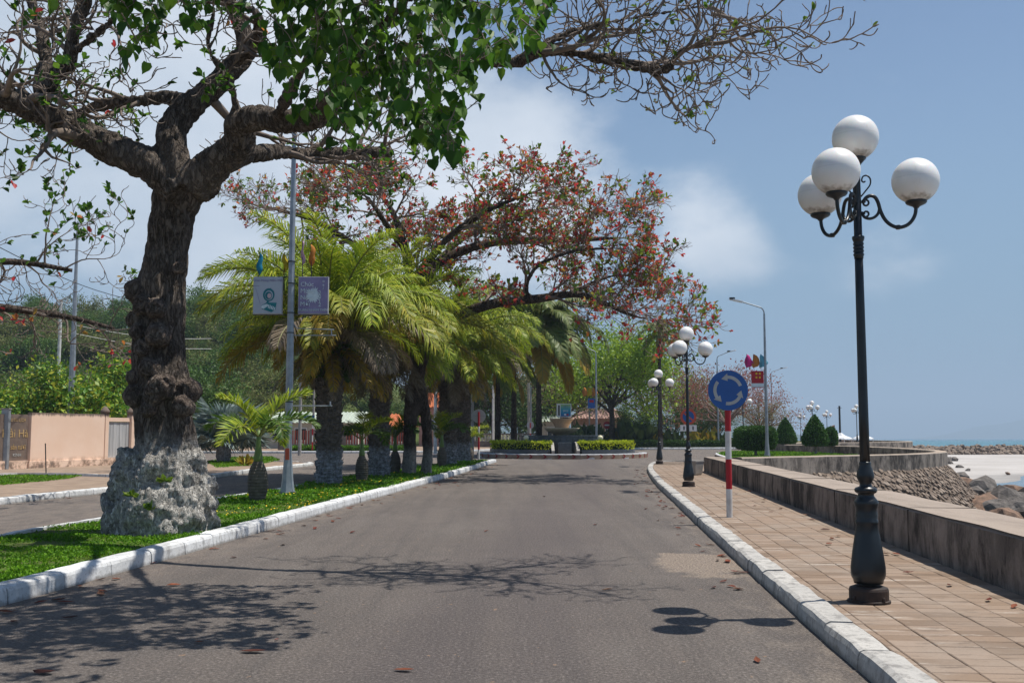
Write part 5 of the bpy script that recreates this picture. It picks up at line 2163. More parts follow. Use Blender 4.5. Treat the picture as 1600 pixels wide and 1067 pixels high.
LM([(60, 168, 14.6, 20), (78, 128, 14.5, 15), (108, 98, 14.4, 14), (115, 55, 14.3, 13), (130, 8, 14.2, 12), (150, -70, 14, 9)])
LM([(70, 175, 14.6, 16), (62, 135, 14.8, 12), (70, 90, 15, 12), (62, 40, 15.2, 11), (40, -20, 15.4, 9)])
LM([(380, 85, 15.3, 16), (405, 60, 14.6, 13), (398, 20, 14.0, 10), (360, 5, 13.6, 8), (300, -30, 13.2, 6)])
LM([(370, 195, 14.4, 14), (365, 150, 14.2, 8), (352, 115, 14, 7), (325, 75, 13.8, 5), (335, 20, 13.6, 4)], 8)
LM([(840, 84, 12.4, 9), (870, 60, 12.5, 8), (930, 40, 12.6, 6), (1010, 25, 12.7, 5), (1100, 10, 12.8, 4)], 8)
LM([(100, 95, 14.4, 8), (160, 45, 14, 7), (200, 10, 13.6, 6), (260, -40, 13.2, 5)], 8)
LM([(500, 175, 13.7, 15), (540, 110, 12.4, 12), (600, 40, 11.2, 10), (660, -30, 10.4, 8), (700, -120, 9.8, 6)], 8)
LM([(430, 188, 14.0, 12), (470, 110, 12.6, 10), (500, 20, 11.4, 9), (480, -80, 10.4, 7), (430, -180, 9.8, 5)], 8)
# burrs on the trunk
burrs = []
for px, py, r, dy in ((212, 455, 20, -.1), (222, 478, 17, -.28), (244, 482, 16, -.42), (247, 524, 19, -.42), (214, 520, 14, -.3), (232, 575, 16, -.42), (252, 605, 20, -.42), (240, 617, 15, -.44), (262, 598, 14, -.42), (208, 618, 18, -.2), (300, 610, 20, -.1), (292, 635, 16, -.3), (205, 590, 12, -.2), (230, 640, 12, -.44), (210, 500, 14, -.2), (330, 300, 16, -.1), (345, 292, 14, 0), (285, 420, 10, -.3), (222, 545, 14, -.35)):
    q = P(249 + (px - 249) * .88, py, D0 + dy * .98 - .03)
    sph(tb, q, r * 1.1 * D0 / F, .95)
    burrs.append((q, r * .98 * D0 / F))
rg = random.Random(5)
for i in range(190):
    a = rg.uniform(0, 2 * PI)
    z = rg.uniform(.0, 1.2) ** 1.0
    rr_ = (.80 - .24 * max(z, 0) / 1.15) * rg.uniform(.92, 1.05)
    sph(tb, (base.x + rr_ * math.cos(a) * (1.0 if math.cos(a) < 0 else .93), base.y + rr_ * math.sin(a) * .82, .12 + z), rg.uniform(.07, .19))
tm = remesh(tb, .030, 'trunk')
co = np.empty(len(tm.vertices) * 3, np.float32)
no = np.empty(len(tm.vertices) * 3, np.float32)
tm.vertices.foreach_get('co', co)
tm.vertices.foreach_get('normal', no)
co = co.reshape(-1, 3)
no = no.reshape(-1, 3)
dz = np.empty(len(co))
for i, (a, b_, c) in enumerate(co):
    lump = 1.0 if c < 1.4 else .0
    fis = abs(noise.noise(Vector((a * 7, b_ * 7, c * 2.2))))
    v = .035 * noise.noise(Vector((a * 2.1, b_ * 2.1, c * 2.1))) - .034 * (1 - min(fis * 3.2, 1)) + .016 * noise.noise(Vector((a * 21, b_ * 21, c * 7)))
    if lump:
        v += .10 * noise.noise(Vector((a * 3.6, b_ * 3.6, c * 3.6))) + .045 * abs(noise.noise(Vector((a * 7, b_ * 7, c * 7)))) - .022 * (1 - min(abs(noise.noise(Vector((a * 15, b_ * 15, c * 15)))) * 4, 1))
    dz[i] = v
co = co + no * dz[:, None] - np.array([base.x, base.y, .1])
tm.vertices.foreach_set('co', co.astype(np.float32).ravel())
finish(tm, 'trunk', BARK, bt, True)
for i, (q, r) in enumerate(burrs):
    if q.z > 4.6:
        continue
    bm = bmesh.new()
    bmesh.ops.create_icosphere(bm, subdivisions=3, radius=r)
    for v in bm.verts:
        d = v.co.normalized()
        v.co = v.co * (1 + .22 * noise.noise(d * 1.6 + Vector((i * 3.1, 0, 0))) + .10 * noise.noise(d * 5 + Vector((i, 0, 0)))) * (.72 if d.y < -.9 else 1)
    me = bpy.data.meshes.new('burr')
    bm.to_mesh(me)
    bm.free()
    finish(me, 'burr', BURR, bt, True).location = q - bt.location + Vector((0, -.03, 0))

tw = MB()
tips = []
SP_bare = [(10, .17, .012, (3, 4), .60, 48, 6), (8, .22, .015, (1, 3), .66, 50, 5), (7, .25, .10, 1, .6, 45, 4), (6, .2, .16, 0, .5, 40, 4)]


def spawn(q, rad, u0, u1, n, L, down, rg, spec=SP_bare, side=None, zb=0.0, rs=.5):
    for i in range(n):
        u = u0 + (u1 - u0) * (i + rg.random()) / n
        f = u * (len(q) - 1)
        k = min(int(f), len(q) - 2)
        p = q[k].lerp(q[k + 1], f - k)
        d = (q[k + 1] - q[k]).normalized()
        s = Vector((rg.gauss(0, 1), rg.gauss(0, 1), rg.gauss(0, .7) + zb))
        s = (s - d * s.dot(d) * .6).normalized()
        dd = (d * .75 + s + (Vector(side) if side else Vector((0, 0, 0)))).normalized()
        grow(tw, p, dd, L * rg.uniform(.6, 1.15), max(rad[min(k, len(rad) - 1)] * rs, .012), 0, tips, rg, spec)


rg = random.Random(12)
q, r = limbs[2]
spawn(q, r, .62, 1.0, 13, 1.35, 0, rg, side=(.5, 0, 0), zb=.35)
spawn(q, r, .66, .98, 5, .9, 0, rg, side=(.25, 0, -.75), rs=.3)
grow(tw, q[-1], (1, -.1, .0), 1.3, .03, 0, tips, rg, SP_bare)
q9, r9 = limbs[9]
spawn(q9, r9, .1, 1, 8, 1.3, 0, rg, side=(.5, 0, .0))
grow(tw, q9[-1], (1, 0, .0), 1.3, .03, 0, tips, rg, SP_bare)
grow(tw, q9[-1] + Vector((.1, 0, -.1)), (1, .1, -.15), 1.2, .026, 0, tips, rg, SP_bare)
right_tips = list(tips)
n_right = len(tips)
for k, n, L in ((0, 7, 1.5), (1, 6, 1.5), (4, 8, 1.1), (5, 5, 1.3), (6, 5, 1.3), (7, 3, 1.1), (8, 4, .9), (10, 6, 1.1), (3, 10, 1.4), (11, 3, 1.2), (12, 3, 1.2)):
    q, r = limbs[k]
    spawn(q, r, .35, 1.0, n, L, 0, rg, zb=.15, rs=.4)
twm = tw.build('twigs', TWIG, bt, True, True)
# leaf tufts on the twig ends
rng = np.random.default_rng(8)


def tuft(tips, n, size, spread=.5, droop=.0):
    Pp, Dd = [], []
    for p, d in tips:
        k = rng.integers(n[0], n[1] + 1)
        for _ in range(k):
            v = np.array(d) + rng.normal(size=3) * spread + np.array([0, 0, -droop])
            Pp.append(np.array(p) - np.array(d) * rng.uniform(0, .05))
            Dd.append(v)
    Pp, Dd = np.array(Pp), np.array(Dd)
    nr = rng.normal(size=Pp.shape) * .6 + np.array([0, 0, 1.0])
    return Pp, Dd, nr, rng.uniform(size[0], size[1], len(Pp))


def local(V, o):
    return V - np.array(o.location)


rt = [t for t in right_tips if rng.random() < .10]
A = tuft(rt, (2, 4), (.05, .10))
V, T = scatter_leaves(*A, OVAL)
np_mesh('young_leaves', local(V, bt), T, LY_, bt)['kind'] = 'stuff'
lt = [t for t in tips[n_right:] if rng.random() < .24]
A = tuft(lt, (2, 5), (.07, .16))
V, T = scatter_leaves(*A, OVAL)
np_mesh('small_leaves', local(V, bt), T, LG_, bt)['kind'] = 'stuff'
rt2 = [t for t in tips[n_right:] if rng.random() < .02]
A = tuft(rt2, (1, 2), (.12, .18), .6, .5)
V, T = scatter_leaves(*A, OVAL)
np_mesh('red_leaves', local(V, bt), T, LR_, bt)['kind'] = 'stuff'

# dense hanging crown of heart-shaped leaves (the near boughs, reaching towards the viewer)
OUT = [(395, -420), (380, -60), (415, 25), (440, 95), (455, 150), (480, 215), (512, 222), (530, 190), (560, 195), (600, 185), (625, 225), (690, 243), (716, 215), (722, 170), (735, 120), (745, 85), (800, 92), (845, 60), (850, 0), (820, -80), (760, -420)]
OUT2 = [(170, -420), (160, -30), (200, 60), (225, 72), (250, 40), (300, 58), (350, 75), (385, 60), (400, 20), (420, -60), (420, -420)]
rng = np.random.default_rng(3)
LP_ = []


def crown_pts(poly, n, y0, y1, sprigs):
    P_ = np.array(poly)
    a, b_ = P_.min(0), P_.max(0)
    res = []
    while len(res) < sprigs:
        x = rng.uniform(a[0], b_[0])
        y = rng.uniform(a[1], b_[1])
        if not inpoly(np.array([x]), np.array([y]), poly)[0]:
            continue
        Y = rng.uniform(y0, y1)
        res.append(P(x, y, Y))
    return res


spr = MB()
sprigs = crown_pts(OUT, 0, 8.2, 11.4, 430) + crown_pts(OUT2, 0, 8.6, 11, 60)
# fuller bough over the road and verge to the left, out of the picture, whose shade falls at the lower left
for i in range(210):
    sprigs.append(Vector((rng.uniform(-4.3, -.7), rng.uniform(6.4, 9.0), rng.uniform(5.6, 7.2))))
Lp, Ld, Ln, Ls = [], [], [], []
rg = random.Random(77)
for c in sprigs:
    d = Vector((rg.gauss(0, .5), rg.gauss(0, .5), -1.0 + rg.gauss(0, .35))).normalized()
    L = rg.uniform(.25, .5)
    p0 = c - d * L * .5
    pts = [p0, p0 + d * L * .5 + Vector((rg.gauss(0, .03), rg.gauss(0, .03), 0)), p0 + d * L]
    spr.tube(pts, [.007, .005, .003], 3, cap=False)
    m = rg.randint(6, 10)
    for k in range(m):
        u = (k + .5) / m
        q = p0 + d * L * u
        out = Vector((rg.gauss(0, 1), rg.gauss(0, 1), rg.gauss(0, .5))).normalized()
        st_ = q + out * rg.uniform(.05, .11)
        ld = (out * .55 + Vector((0, 0, -1.0)) + Vector((rg.gauss(0, .25), rg.gauss(0, .25), rg.gauss(0, .3)))).normalized()
        spr.tube([q, st_], [.0035, .0025], 3, cap=False)
        Lp.append(st_[:])
        Ld.append(ld[:])
        Ln.append((out + Vector((0, 0, .8)))[:])
        Ls.append(rg.uniform(.07, .155))
# woody boughs that carry the sprigs
for (x0, x1, yy) in ():
    z0 = 5.75
    pts = [Vector((x0 + (x1 - x0) * t, yy + .3 * math.sin(t * 5), z0 + .35 * math.sin(t * 6 + x0) - .4 * t)) for t in [i / 8 for i in range(9)]]
    spr.tube(pts, [.03 - .022 * i / 8 for i in range(9)], 6)
spr.build('sprigs', TWIG, bt, True, True)
Lp, Ld, Ln, Ls = map(np.array, (Lp, Ld, Ln, Ls))
# the 300 that show largest are objects of their own
vis = (Lp[:, 2] - CAMZ) / Lp[:, 1]
px = CX + F * Lp[:, 0] / Lp[:, 1]
py = HZ - F * vis
inside = (px > 380) & (px < 860) & (py > 10) & (py < 250)
score = np.where(inside, Ls / Lp[:, 1], 0)
order = np.argsort(-score)
big, rest = order[:300], order[300:]
hv, ht = HEART
hm = bpy.data.meshes.new('leaf')
hm.from_pydata(hv.tolist(), [], ht.tolist())
hm.materials.append(LG_)
for i in big:
    y = Vector(Ld[i]).normalized()
    x = y.cross(Vector(Ln[i])).normalized()
    z = x.cross(y)
    M = Matrix((x, y, z)).transposed().to_4x4()
    o = obj_from(hm, 'leaf', bt, Vector(Lp[i]) - bt.location, M.to_euler(), float(Ls[i]))
V, T = scatter_leaves(Lp[rest], Ld[rest], Ln[rest], Ls[rest], HEART)
np_mesh('leaf_mass', local(V, bt), T, LG_, bt)['kind'] = 'stuff'
# little ferns growing on the lumpy foot
for px_, py_ in ((258, 752), (237, 795), (205, 775)):
    q = P(px_, py_, D0 - .86)
    o = thing('trunk_fern', q, 'tiny green sprout growing on the whitewashed foot of the big tree', 'fern', 'sprouts on the big trunk')
    d = rdir(rng, 14)
    d[:, 1] = -np.abs(d[:, 1])
    d[:, 2] = np.abs(d[:, 2])
    V, T = scatter_leaves(np.zeros((14, 3)), d, rdir(rng, 14), rng.uniform(.08, .16, 14), OVAL)
    np_mesh('fronds', V, T, LY_, o)

MINR = .011
# ---- red-leaved almond tree behind the palms
D1 = 36.5
LSC = .62
base = P(650, 740, D1)
rt_ = thing('red_almond_tree', (base.x, base.y, .12), 'broad spreading tree with red autumn leaves rising from behind the palms', 'tree')
tb = MB()
limbs = []
LM([(638, 748, D1, 21), (640, 715, D1, 17), (640, 670, D1, 17), (645, 620, D1, 20), (655, 575, D1, 18), (668, 545, D1, 15), (705, 500, D1, 14), (765, 476, 36, 13), (830, 468, 35.5, 12), (900, 460, 35.2, 9), (940, 472, 35, 7), (980, 490, 34.8, 5), (1015, 500, 34.6, 3)])
LM([(665, 748, D1 + .4, 16), (668, 700, D1 + .4, 13), (664, 640, D1 + .2, 14), (652, 590, D1, 16), (650, 500, D1, 15), (662, 440, 37, 14), (700, 402, 37.4, 12), (765, 380, 37.8, 11), (840, 376, 38.2, 9), (905, 375, 38.5, 7), (965, 372, 38.8, 4)])
LM([(650, 520, D1, 14), (640, 430, 37, 13), (628, 370, 37.4, 10), (610, 325, 37.8, 7), (590, 300, 38, 4)])
LM([(645, 440, 37, 12), (700, 372, 36, 9), (765, 328, 35, 7), (835, 300, 34.4, 4)])
LM([(650, 470, D1, 12), (570, 395, 37.5, 9), (490, 345, 38.5, 7), (420, 325, 39.5, 4)])
LM([(826, 467, 35.5, 7), (824, 440, 35.3, 6), (845, 412, 35, 6), (900, 392, 34.6, 5), (960, 388, 34.2, 3)], 8)
LM([(640, 400, 37, 10), (600, 345, 35, 8), (575, 310, 33.5, 5), (545, 295, 32.5, 3)], 8)
LM([(655, 440, 37, 10), (720, 375, 39.5, 8), (785, 345, 42, 6), (860, 325, 44, 3)], 8)
LM([(890, 462, 35.2, 6), (930, 440, 35.8, 5), (970, 430, 36.4, 4), (1005, 440, 37, 3)], 8)
tm = remesh(tb, .07, 'trunk')
co = np.empty(len(tm.vertices) * 3, np.float32)
tm.vertices.foreach_get('co', co)
co = co.reshape(-1, 3)
co = co + np.array([[noise.noise(Vector(v * 4)), noise.noise(Vector(v * 4 + np.array([9, 0, 0]))), 0] for v in co.astype(float)]) * .04 - np.array([base.x, base.y, .12])
tm.vertices.foreach_set('co', co.astype(np.float32).ravel())
finish(tm, 'trunk', BARK2, rt_, True)
tw = MB()
tips = []
rg = random.Random(31)
SP_red = [(8, .13, .03, (5, 7), .55, 42, 5), (6, .18, .04, (4, 6), .58, 42, 4), (5, .2, .06, 2, .6, 40, 3), (3, .2, .05, 0, .5, 40, 3)]
for k, u0, n, L, zb, sd in ((0, .55, 13, 2.2, .5, (.3, 0, .15)), (1, .42, 14, 1.9, .4, (.35, 0, .05)), (2, .25, 11, 1.6, .3, None), (3, .3, 11, 1.7, .3, (.3, 0, 0)), (4, .3, 13, 2.0, .3, (-.3, 0, .0)), (5, .3, 8, 1.8, .5, (.4, 0, .1)), (6, .3, 8, 1.6, .2, None), (7, .3, 9, 1.8, .3, (.3, 0, .0)), (8, .1, 9, 1.7, .3, (.4, 0, .1))):
    q, r = limbs[k]
    spawn(q, r, u0, 1.0, n, L, 0, rg, SP_red, side=sd, zb=zb, rs=.42)
    grow(tw, q[-1], q[-1] - q[-3], L * .8, .03, 0, tips, rg, SP_red)
tw.build('twigs', TWIG2, rt_, True, True)
rng = np.random.default_rng(5)
sel = [t for t in tips if rng.random() < (.21 if t[0].x > -6 else .09)]
A = tuft(sel, (2, 4), (.11, .19), .75, .1)
V, T = scatter_leaves(*A, OVAL)
np_mesh('red_leaves', local(V, rt_), T, LR_, rt_)['kind'] = 'stuff'
sel = [t for t in tips if rng.random() < .13]
A = tuft(sel, (2, 4), (.12, .22), .8, 0)
V, T = scatter_leaves(*A, OVAL)
np_mesh('green_leaves', local(V, rt_), T, LY_, rt_)['kind'] = 'stuff'

LSC = 1.0
MINR = .010
# ---- trees out of frame at the left whose boughs come into the picture
lt_ = thing('side_almond_tree', (-14.6, 19.5, .12), 'bare-twigged tree leaning in at the left edge with a few red leaves', 'tree')
tb = MB()
limbs = []
tb.tube([(-14.6, 19.5, 0), (-14.5, 19.5, 1.5), (-14.4, 19.6, 3.2)], [.42, .33, .30], 12)
for pl in ([(-14.4, 19.6, 3.0), (-13.2, 20.4, 4.2), (-12.0, 21.2, 5.0), (-10.9, 22.0, 5.3), (-9.8, 22.6, 5.2)],
           [(-14.4, 19.6, 3.0), (-13.4, 20.6, 3.8), (-12.4, 21.8, 4.3), (-11.4, 23, 4.4), (-10.4, 24, 4.3), (-9.6, 24.6, 4.1)],
           [(-14.4, 19.6, 3.1), (-13.4, 19.2, 5.0), (-12.2, 18.6, 6.6), (-10.6, 18.0, 7.3), (-9.2, 17.6, 7.2)],
           [(-14.4, 19.6, 3.1), (-15.4, 20.4, 5.2), (-15.6, 21, 7.4), (-14.8, 21.4, 9)]):
    q = smooth_path([Vector(v) for v in pl], 4)
    rad = [.17 - .13 * i / (len(q) - 1) for i in range(len(q))]
    tb.tube(q, rad, 8)
    limbs.append((q, rad))
tb.build('trunk', BARK2, lt_, True, True)
tw = MB()
tips = []
rg = random.Random(9)
for k, n in ((0, 10), (1, 12), (2, 12), (3, 8)):
    q, r = limbs[k]
    spawn(q, r, .3, 1, n, 1.5, 0, rg, SP_bare, zb=.1, rs=.4)
tw.build('twigs', TWIG, lt_, True, True)
rng = np.random.default_rng(6)
A = tuft([t for t in tips if t[0].z > 5.2 and rng.random() < .55], (3, 6), (.10, .18))
V, T = scatter_leaves(*A, OVAL)
np_mesh('green_leaves', local(V, lt_), T, LG_, lt_)['kind'] = 'stuff'
A = tuft([t for t in tips if rng.random() < .05], (1, 3), (.12, .2), .6, .4)
V, T = scatter_leaves(*A, OVAL)
np_mesh('red_leaves', local(V, lt_), T, LR_, lt_)['kind'] = 'stuff'

# ------------------------------------------------------------------ palms
def palmmat(name, cols, clump=.8, trans=.32):
    return leafmat(name, cols, trans, .45, .35, clump)


PG = palmmat('palm_green', [(.13, .21, .014), (.23, .33, .02), (.35, .43, .03), (.52, .52, .045)])
PY = palmmat('palm_yellow', [(.30, .24, .03), (.42, .30, .03), (.38, .20, .03), (.20, .20, .03)])
PYG = palmmat('palm_yellow_green', [(.22, .29, .03), (.34, .37, .04), (.46, .38, .04), (.16, .25, .025)])
PD = palmmat('palm_dead', [(.16, .125, .085), (.24, .19, .135), (.12, .09, .06)], trans=.15)
PK = palmmat('palm_dark', [(.05, .11, .018), (.08, .155, .022), (.12, .205, .03)])
PS = palmmat('palm_silver', [(.15, .21, .19), (.22, .29, .27), (.30, .36, .34), (.12, .17, .14)], trans=.15)
RACH = plain('frond_stalk', (.20, .20, .06), (.13, .13, .04), 5, .6)
RACHD = plain('dry_stalk', (.22, .16, .10), (.14, .10, .06), 5, .8)


def frond(L, arc, droop, nl, ll, w, seed, vee=.55, hang=.5, rise=1.0):
    """feather frond along +x, starting upward; returns verts/faces for stalk and leaflets"""
    rg = random.Random(seed)
    pts = []
    n = 14
    a = rise
    p = Vector((0, 0, 0))
    pts.append(p.copy())
    dirs = []
    for i in range(n):
        d = Vector((math.cos(a), .02 * math.sin(i), math.sin(a)))
        dirs.append(d)
        p = p + d * (L / n)
        pts.append(p.copy())
        a -= arc / n * (.5 + 1.0 * i / n)
    dirs.append(dirs[-1])
    mb = MB()
    mb.tube(pts, [.035 * (1 - .85 * i / n) * L / 3 + .004 for i in range(n + 1)], 4, 0, cap=False)
    for s in (-1, 1):
        for k in range(nl):
            u = .14 + .86 * (k + rg.uniform(.1, .9)) / nl
            f = min(u * n, n - .001)
            i = int(f)
            q = pts[i].lerp(pts[i + 1], f - i)
            d = dirs[i]
            side = Vector((0, s, 0))
            up = d.cross(Vector((0, 1, 0)))
            if up.z < 0:
                up = -up
            le = ll * (math.sin(PI * min(u * .92 + .06, 1)) ** .55) * rg.uniform(.8, 1.1)
            od = (side * .85 + d * (.55 + .5 * u) + up * vee * rg.uniform(.4, 1.2) * (1 if rg.random() < .6 else -.2)).normalized()
            a1 = q + od * le * .5
            od2 = (od + Vector((0, 0, -1)) * hang * rg.uniform(.7, 1.4)).normalized()
            a2 = a1 + od2 * le * .5
            wv = d.cross(od)
            wv = (od.cross(wv)).normalized() * w
            mb.add([q - wv * .5, q + wv * .5, a1 + wv, a1 - wv, a2], [(0, 1, 2, 3), (3, 2, 4)], 1)
    return mb


def mesh_of(mb, name, mats):
    me = bpy.data.meshes.new(name)
    me.from_pydata([tuple(v) for v in mb.v], [], mb.f)
    for m in mats:
        me.materials.append(m)
    me.polygons.foreach_set('material_index', mb.m)
    return me


F_up = [mesh_of(frond(3.1, 1.35, 0, 72, .78, .0165, s, .6, .8, 1.3), 'frond', [RACH, PG]) for s in (1, 2)]
F_mid = [mesh_of(frond(3.4, a, 0, 74, .86, .0165, s, .4, 1.2, r_), 'frond', [RACH, m]) for s, a, r_, m in ((3, 1.9, .95, PG), (4, 2.2, .8, PG), (5, 1.8, .6, PYG), (12, 2.3, .9, PYG))]
F_low = [mesh_of(frond(2.7, 1.7, 0, 64, .72, .0165, s, .3, 1.4, .45), 'frond', [RACH, m]) for s, m in ((6, PG), (7, PY), (8, PD))]
F_dead = [mesh_of(frond(1.9, .8, 0, 50, .42, .012, s, .5, .6, -.45), 'dry_frond', [RACHD, m]) for s, m in ((9, PD), (10, PY), (11, PD))]


def m_palmtrunk():
    n = NT('leaf_base_trunk')
    x, y, z = n.xyz('Object')
    f = n.noise(9, 6, .7)
    col = n.ramp(f, [(.3, (.055, .046, .038)), (.5, (.125, .106, .088)), (.75, (.22, .19, .165))])
    e = n.math('ADD', z, n.math('MULTIPLY', n.math('SUBTRACT', n.noise(5, 7, .7), .5), 1.1))
    wc = n.mix(n.mask(n.noise(9, 8, .78), .36, .60), (.42, .44, .47), (.15, .15, .155))
    col = n.mix(n.mask(e, 1.05, .85, 0, .92), col, wc)
    return n.out(col, .95, n.bump(f, .8, .05), .15)


PT = m_palmtrunk()


def palm_trunk(h, r0, r1, seed, scale_h=.16, nseg=14):
    """stub-covered trunk: rows of overlapping cut leaf bases"""
    rg = random.Random(seed)
    mb = MB()
    n = 40
    rows = int(h / .045)
    vs = []
    for j in range(rows + 1):
        z = h * j / rows
        u = z / h
        r = r0 + (r1 - r0) * u + .10 * max(0, u - .62) * 2.2 + .07 * max(0, .10 - u) * 4
        for i in range(n):
            a = 2 * PI * i / n
            c = (a / (2 * PI) * 9 + z / scale_h * .5)
            c2 = (a / (2 * PI) * 9 - z / scale_h * .5)
            s1 = abs((c % 1) - .5) * 2
            s2 = abs((c2 % 1) - .5) * 2
            saw = (z / scale_h + (round(c) % 2) * .5) % 1
            dd = .10 * saw * (1 - .6 * s1 * s2) + .03 * noise.noise(Vector((math.cos(a) * 3, math.sin(a) * 3, z * 5 + seed)))
            vs.append(((r + dd - .02) * math.cos(a), (r + dd - .02) * math.sin(a), z))
    fs = [(j * n + i, j * n + (i + 1) % n, j * n + n + (i + 1) % n, j * n + n + i) for j in range(rows) for i in range(n)]
    mb.add(vs, fs)
    # stub tips poking out
    for k in range(int(h * 75)):
        z = rg.uniform(.02, h)
        a = rg.uniform(0, 2 * PI)
        u = z / h
        r = r0 + (r1 - r0) * u + .10 * max(0, u - .62) * 2.2
        d = Vector((math.cos(a), math.sin(a), 0))
        s = Vector((-d.y, d.x, 0))
        p = d * r + Vector((0, 0, z))
        L = rg.uniform(.08, .19) * (1 + max(0, u - .6) * 2.5)
        w = rg.uniform(.03, .055)
        mb.add([p - s * w, p + s * w, p + d * L * .75 + Vector((0, 0, L * .9)) + s * w * .3, p + d * L * .6 + Vector((0, 0, L)) - s * w * .3, p + d * .03 + Vector((0, 0, -.05))], [(0, 1, 2, 3), (4, 1, 0), (4, 3, 2), (4, 2, 1), (4, 0, 3)])
    return mb


def palm(loc, h, r0, r1, seed, label, sc=1.0, nf=(12, 18, 14, 10), name='feather_palm', fern=False):
    rg = random.Random(seed)
    o = thing(name, loc, label, 'palm tree', 'palms planted in the median')
    palm_trunk(h, r0, r1, seed).build('trunk', PT, o, smooth=False)
    ang = rg.uniform(0, 6)
    for ms, k, zr, tl in ((F_up, nf[0], .25, (-.25, .25)), (F_mid, nf[1], .12, (-.2, .2)), (F_low, nf[2], -.02, (-.25, .2)), (F_dead, nf[3], -.15, (-.3, .2))):
        for i in range(k):
            ang += 2.399
            me = rg.choice(ms)
            fs_ = .85 if ms is F_dead else 1.0
            obj_from(me, me.name.split('.')[0], o, (r1 * .5 * math.cos(ang), r1 * .5 * math.sin(ang), h + zr + rg.uniform(-.1, .1)), (rg.uniform(-.15, .15), -rg.uniform(*tl), ang + rg.uniform(-.2, .2)), sc * fs_ * rg.uniform(.82, 1.12))
    # spear leaf
    MB().tube([(0, 0, h), (.05, 0, h + 1.4 * sc), (.12, 0, h + 2.5 * sc)], [.06, .04, .01], 5).build('spear_leaf', PG, o)
    if fern:
        rngp = np.random.default_rng(seed)
        m = 900
        a = rngp.uniform(0, 2 * PI, m)
        z = h - .05 - rngp.uniform(0, 1, m) * 1.0
        rr_ = r1 + .05 + rngp.uniform(0, .28, m)
        d = np.c_[np.cos(a), np.sin(a), rngp.normal(size=m) * .6 - .2]
        V, T = scatter_leaves(np.c_[np.cos(a) * rr_, np.sin(a) * rr_, z], d, rdir(rngp, m), rngp.uniform(.10, .24, m), OVAL)
        np_mesh('climbing_fern', V, T, LD_, o)['kind'] = 'stuff'
    return o


palm(G(513, 756, .13), 4.1, .33, .30, 41, 'stout palm with ferny trunk top right behind the poster pole', 1.22, (15, 26, 20, 20), fern=True)
palm(G(592, 743, .13), 4.3, .32, .29, 42, 'stout palm with whitewashed foot, second from the poster pole', 1.36, (14, 26, 22, 22))
palm(G(699, 727, .13), 4.6, .36, .32, 43, 'stout palm right of the double-stemmed trunk', 1.4, (12, 24, 20, 22))
palm(G(723, 722.5, .13), 5.2, .33, .29, 44, 'slimmer dark-trunked palm, last in the median row', 1.35, (10, 20, 16, 18))
palm(Vector((G(513, 756, .13).x * 1.22, G(513, 756, .13).y * 1.22, .12)), 5.0, .28, .27, 45, 'palm hidden behind the first stout palm, only its crown showing above', 1.45, (12, 18, 10, 4))

# bottle palms
def m_bottle():
    n = NT('bottle_trunk')
    x, y, z = n.xyz('Object')
    rings = n.math('SINE', n.math('MULTIPLY', n.math('ADD', z, n.math('MULTIPLY', n.noise(3, 3), .03)), 95))
    f = n.noise(7, 6, .7)
    col = n.ramp(f, [(.3, (.075, .062, .05)), (.7, (.19, .165, .135))])
    col = n.mix(n.mask(rings, .75, .97, 0, .5), col, (.05, .042, .036))
    return n.out(col, .85, n.bump(n.math('ADD', rings, f), .4, .015), .2)


BT = m_bottle()
CS = plain('crown_shaft', (.16, .24, .07), (.11, .17, .045), 4, .5)
F_bot = [mesh_of(frond(1.45, a, 0, 46, .42, .022, s, .75, .25, r_), 'frond', [RACH, m]) for s, a, r_, m in ((21, 1.3, 1.2, PG), (22, 1.9, .9, PK), (23, 2.1, .8, PK), (24, 1.7, .7, PG))]


def bottle_palm(loc, s, seed, label, nf=6):
    rg = random.Random(seed)
    o = thing('bottle_palm', loc, label, 'palm tree', 'bottle palms in the median')
    MB().lathe([(.155 * s, -.03), (.165 * s, .05 * s), (.205 * s, .2 * s), (.218 * s, .38 * s), (.205 * s, .55 * s), (.165 * s, .70 * s), (.115 * s, .80 * s), (.095 * s, .84 * s)], 24, mod=lambda a, z: 1 + .02 * math.sin(3 * a + z * 4)).build('trunk', BT, o, smooth=True)
    MB().lathe([(.098 * s, .83 * s), (.10 * s, .9 * s), (.07 * s, 1.1 * s), (.05 * s, 1.35 * s), (.03 * s, 1.5 * s)], 14).build('crown_shaft', CS, o, smooth=True)
    for i in range(nf):
        a = i * 2.399 + seed
        obj_from(F_bot[(i + seed) % 4 if i else 0], 'frond', o, (.03 * math.cos(a), .03 * math.sin(a), 1.36 * s), (rg.uniform(-.15, .15), rg.uniform(-.1, .25), a), s * rg.uniform(.9, 1.15))
    return o


bottle_palm(G(402, 782, .13), 1.02, 2, 'near bottle palm with swollen brown trunk beside the light pole', 8)
bottle_palm(G(565, 752, .13), .92, 5, 'bottle palm with arching fronds between the first two stout palms', 6)
bottle_palm(G(617, 740, .13), .95, 7, 'small bottle palm just left of the double-stemmed trunk', 6)
bottle_palm(G(683, 729, .13) + Vector((.2, 0, 0)), 1.0, 11, 'small bottle palm just right of the double-stemmed trunk', 7)
bottle_palm(G(733, 719, .13) + Vector((0.1, -.5, 0)), .8, 13, 'smallest bottle palm by the last slim palm at the median end', 5)


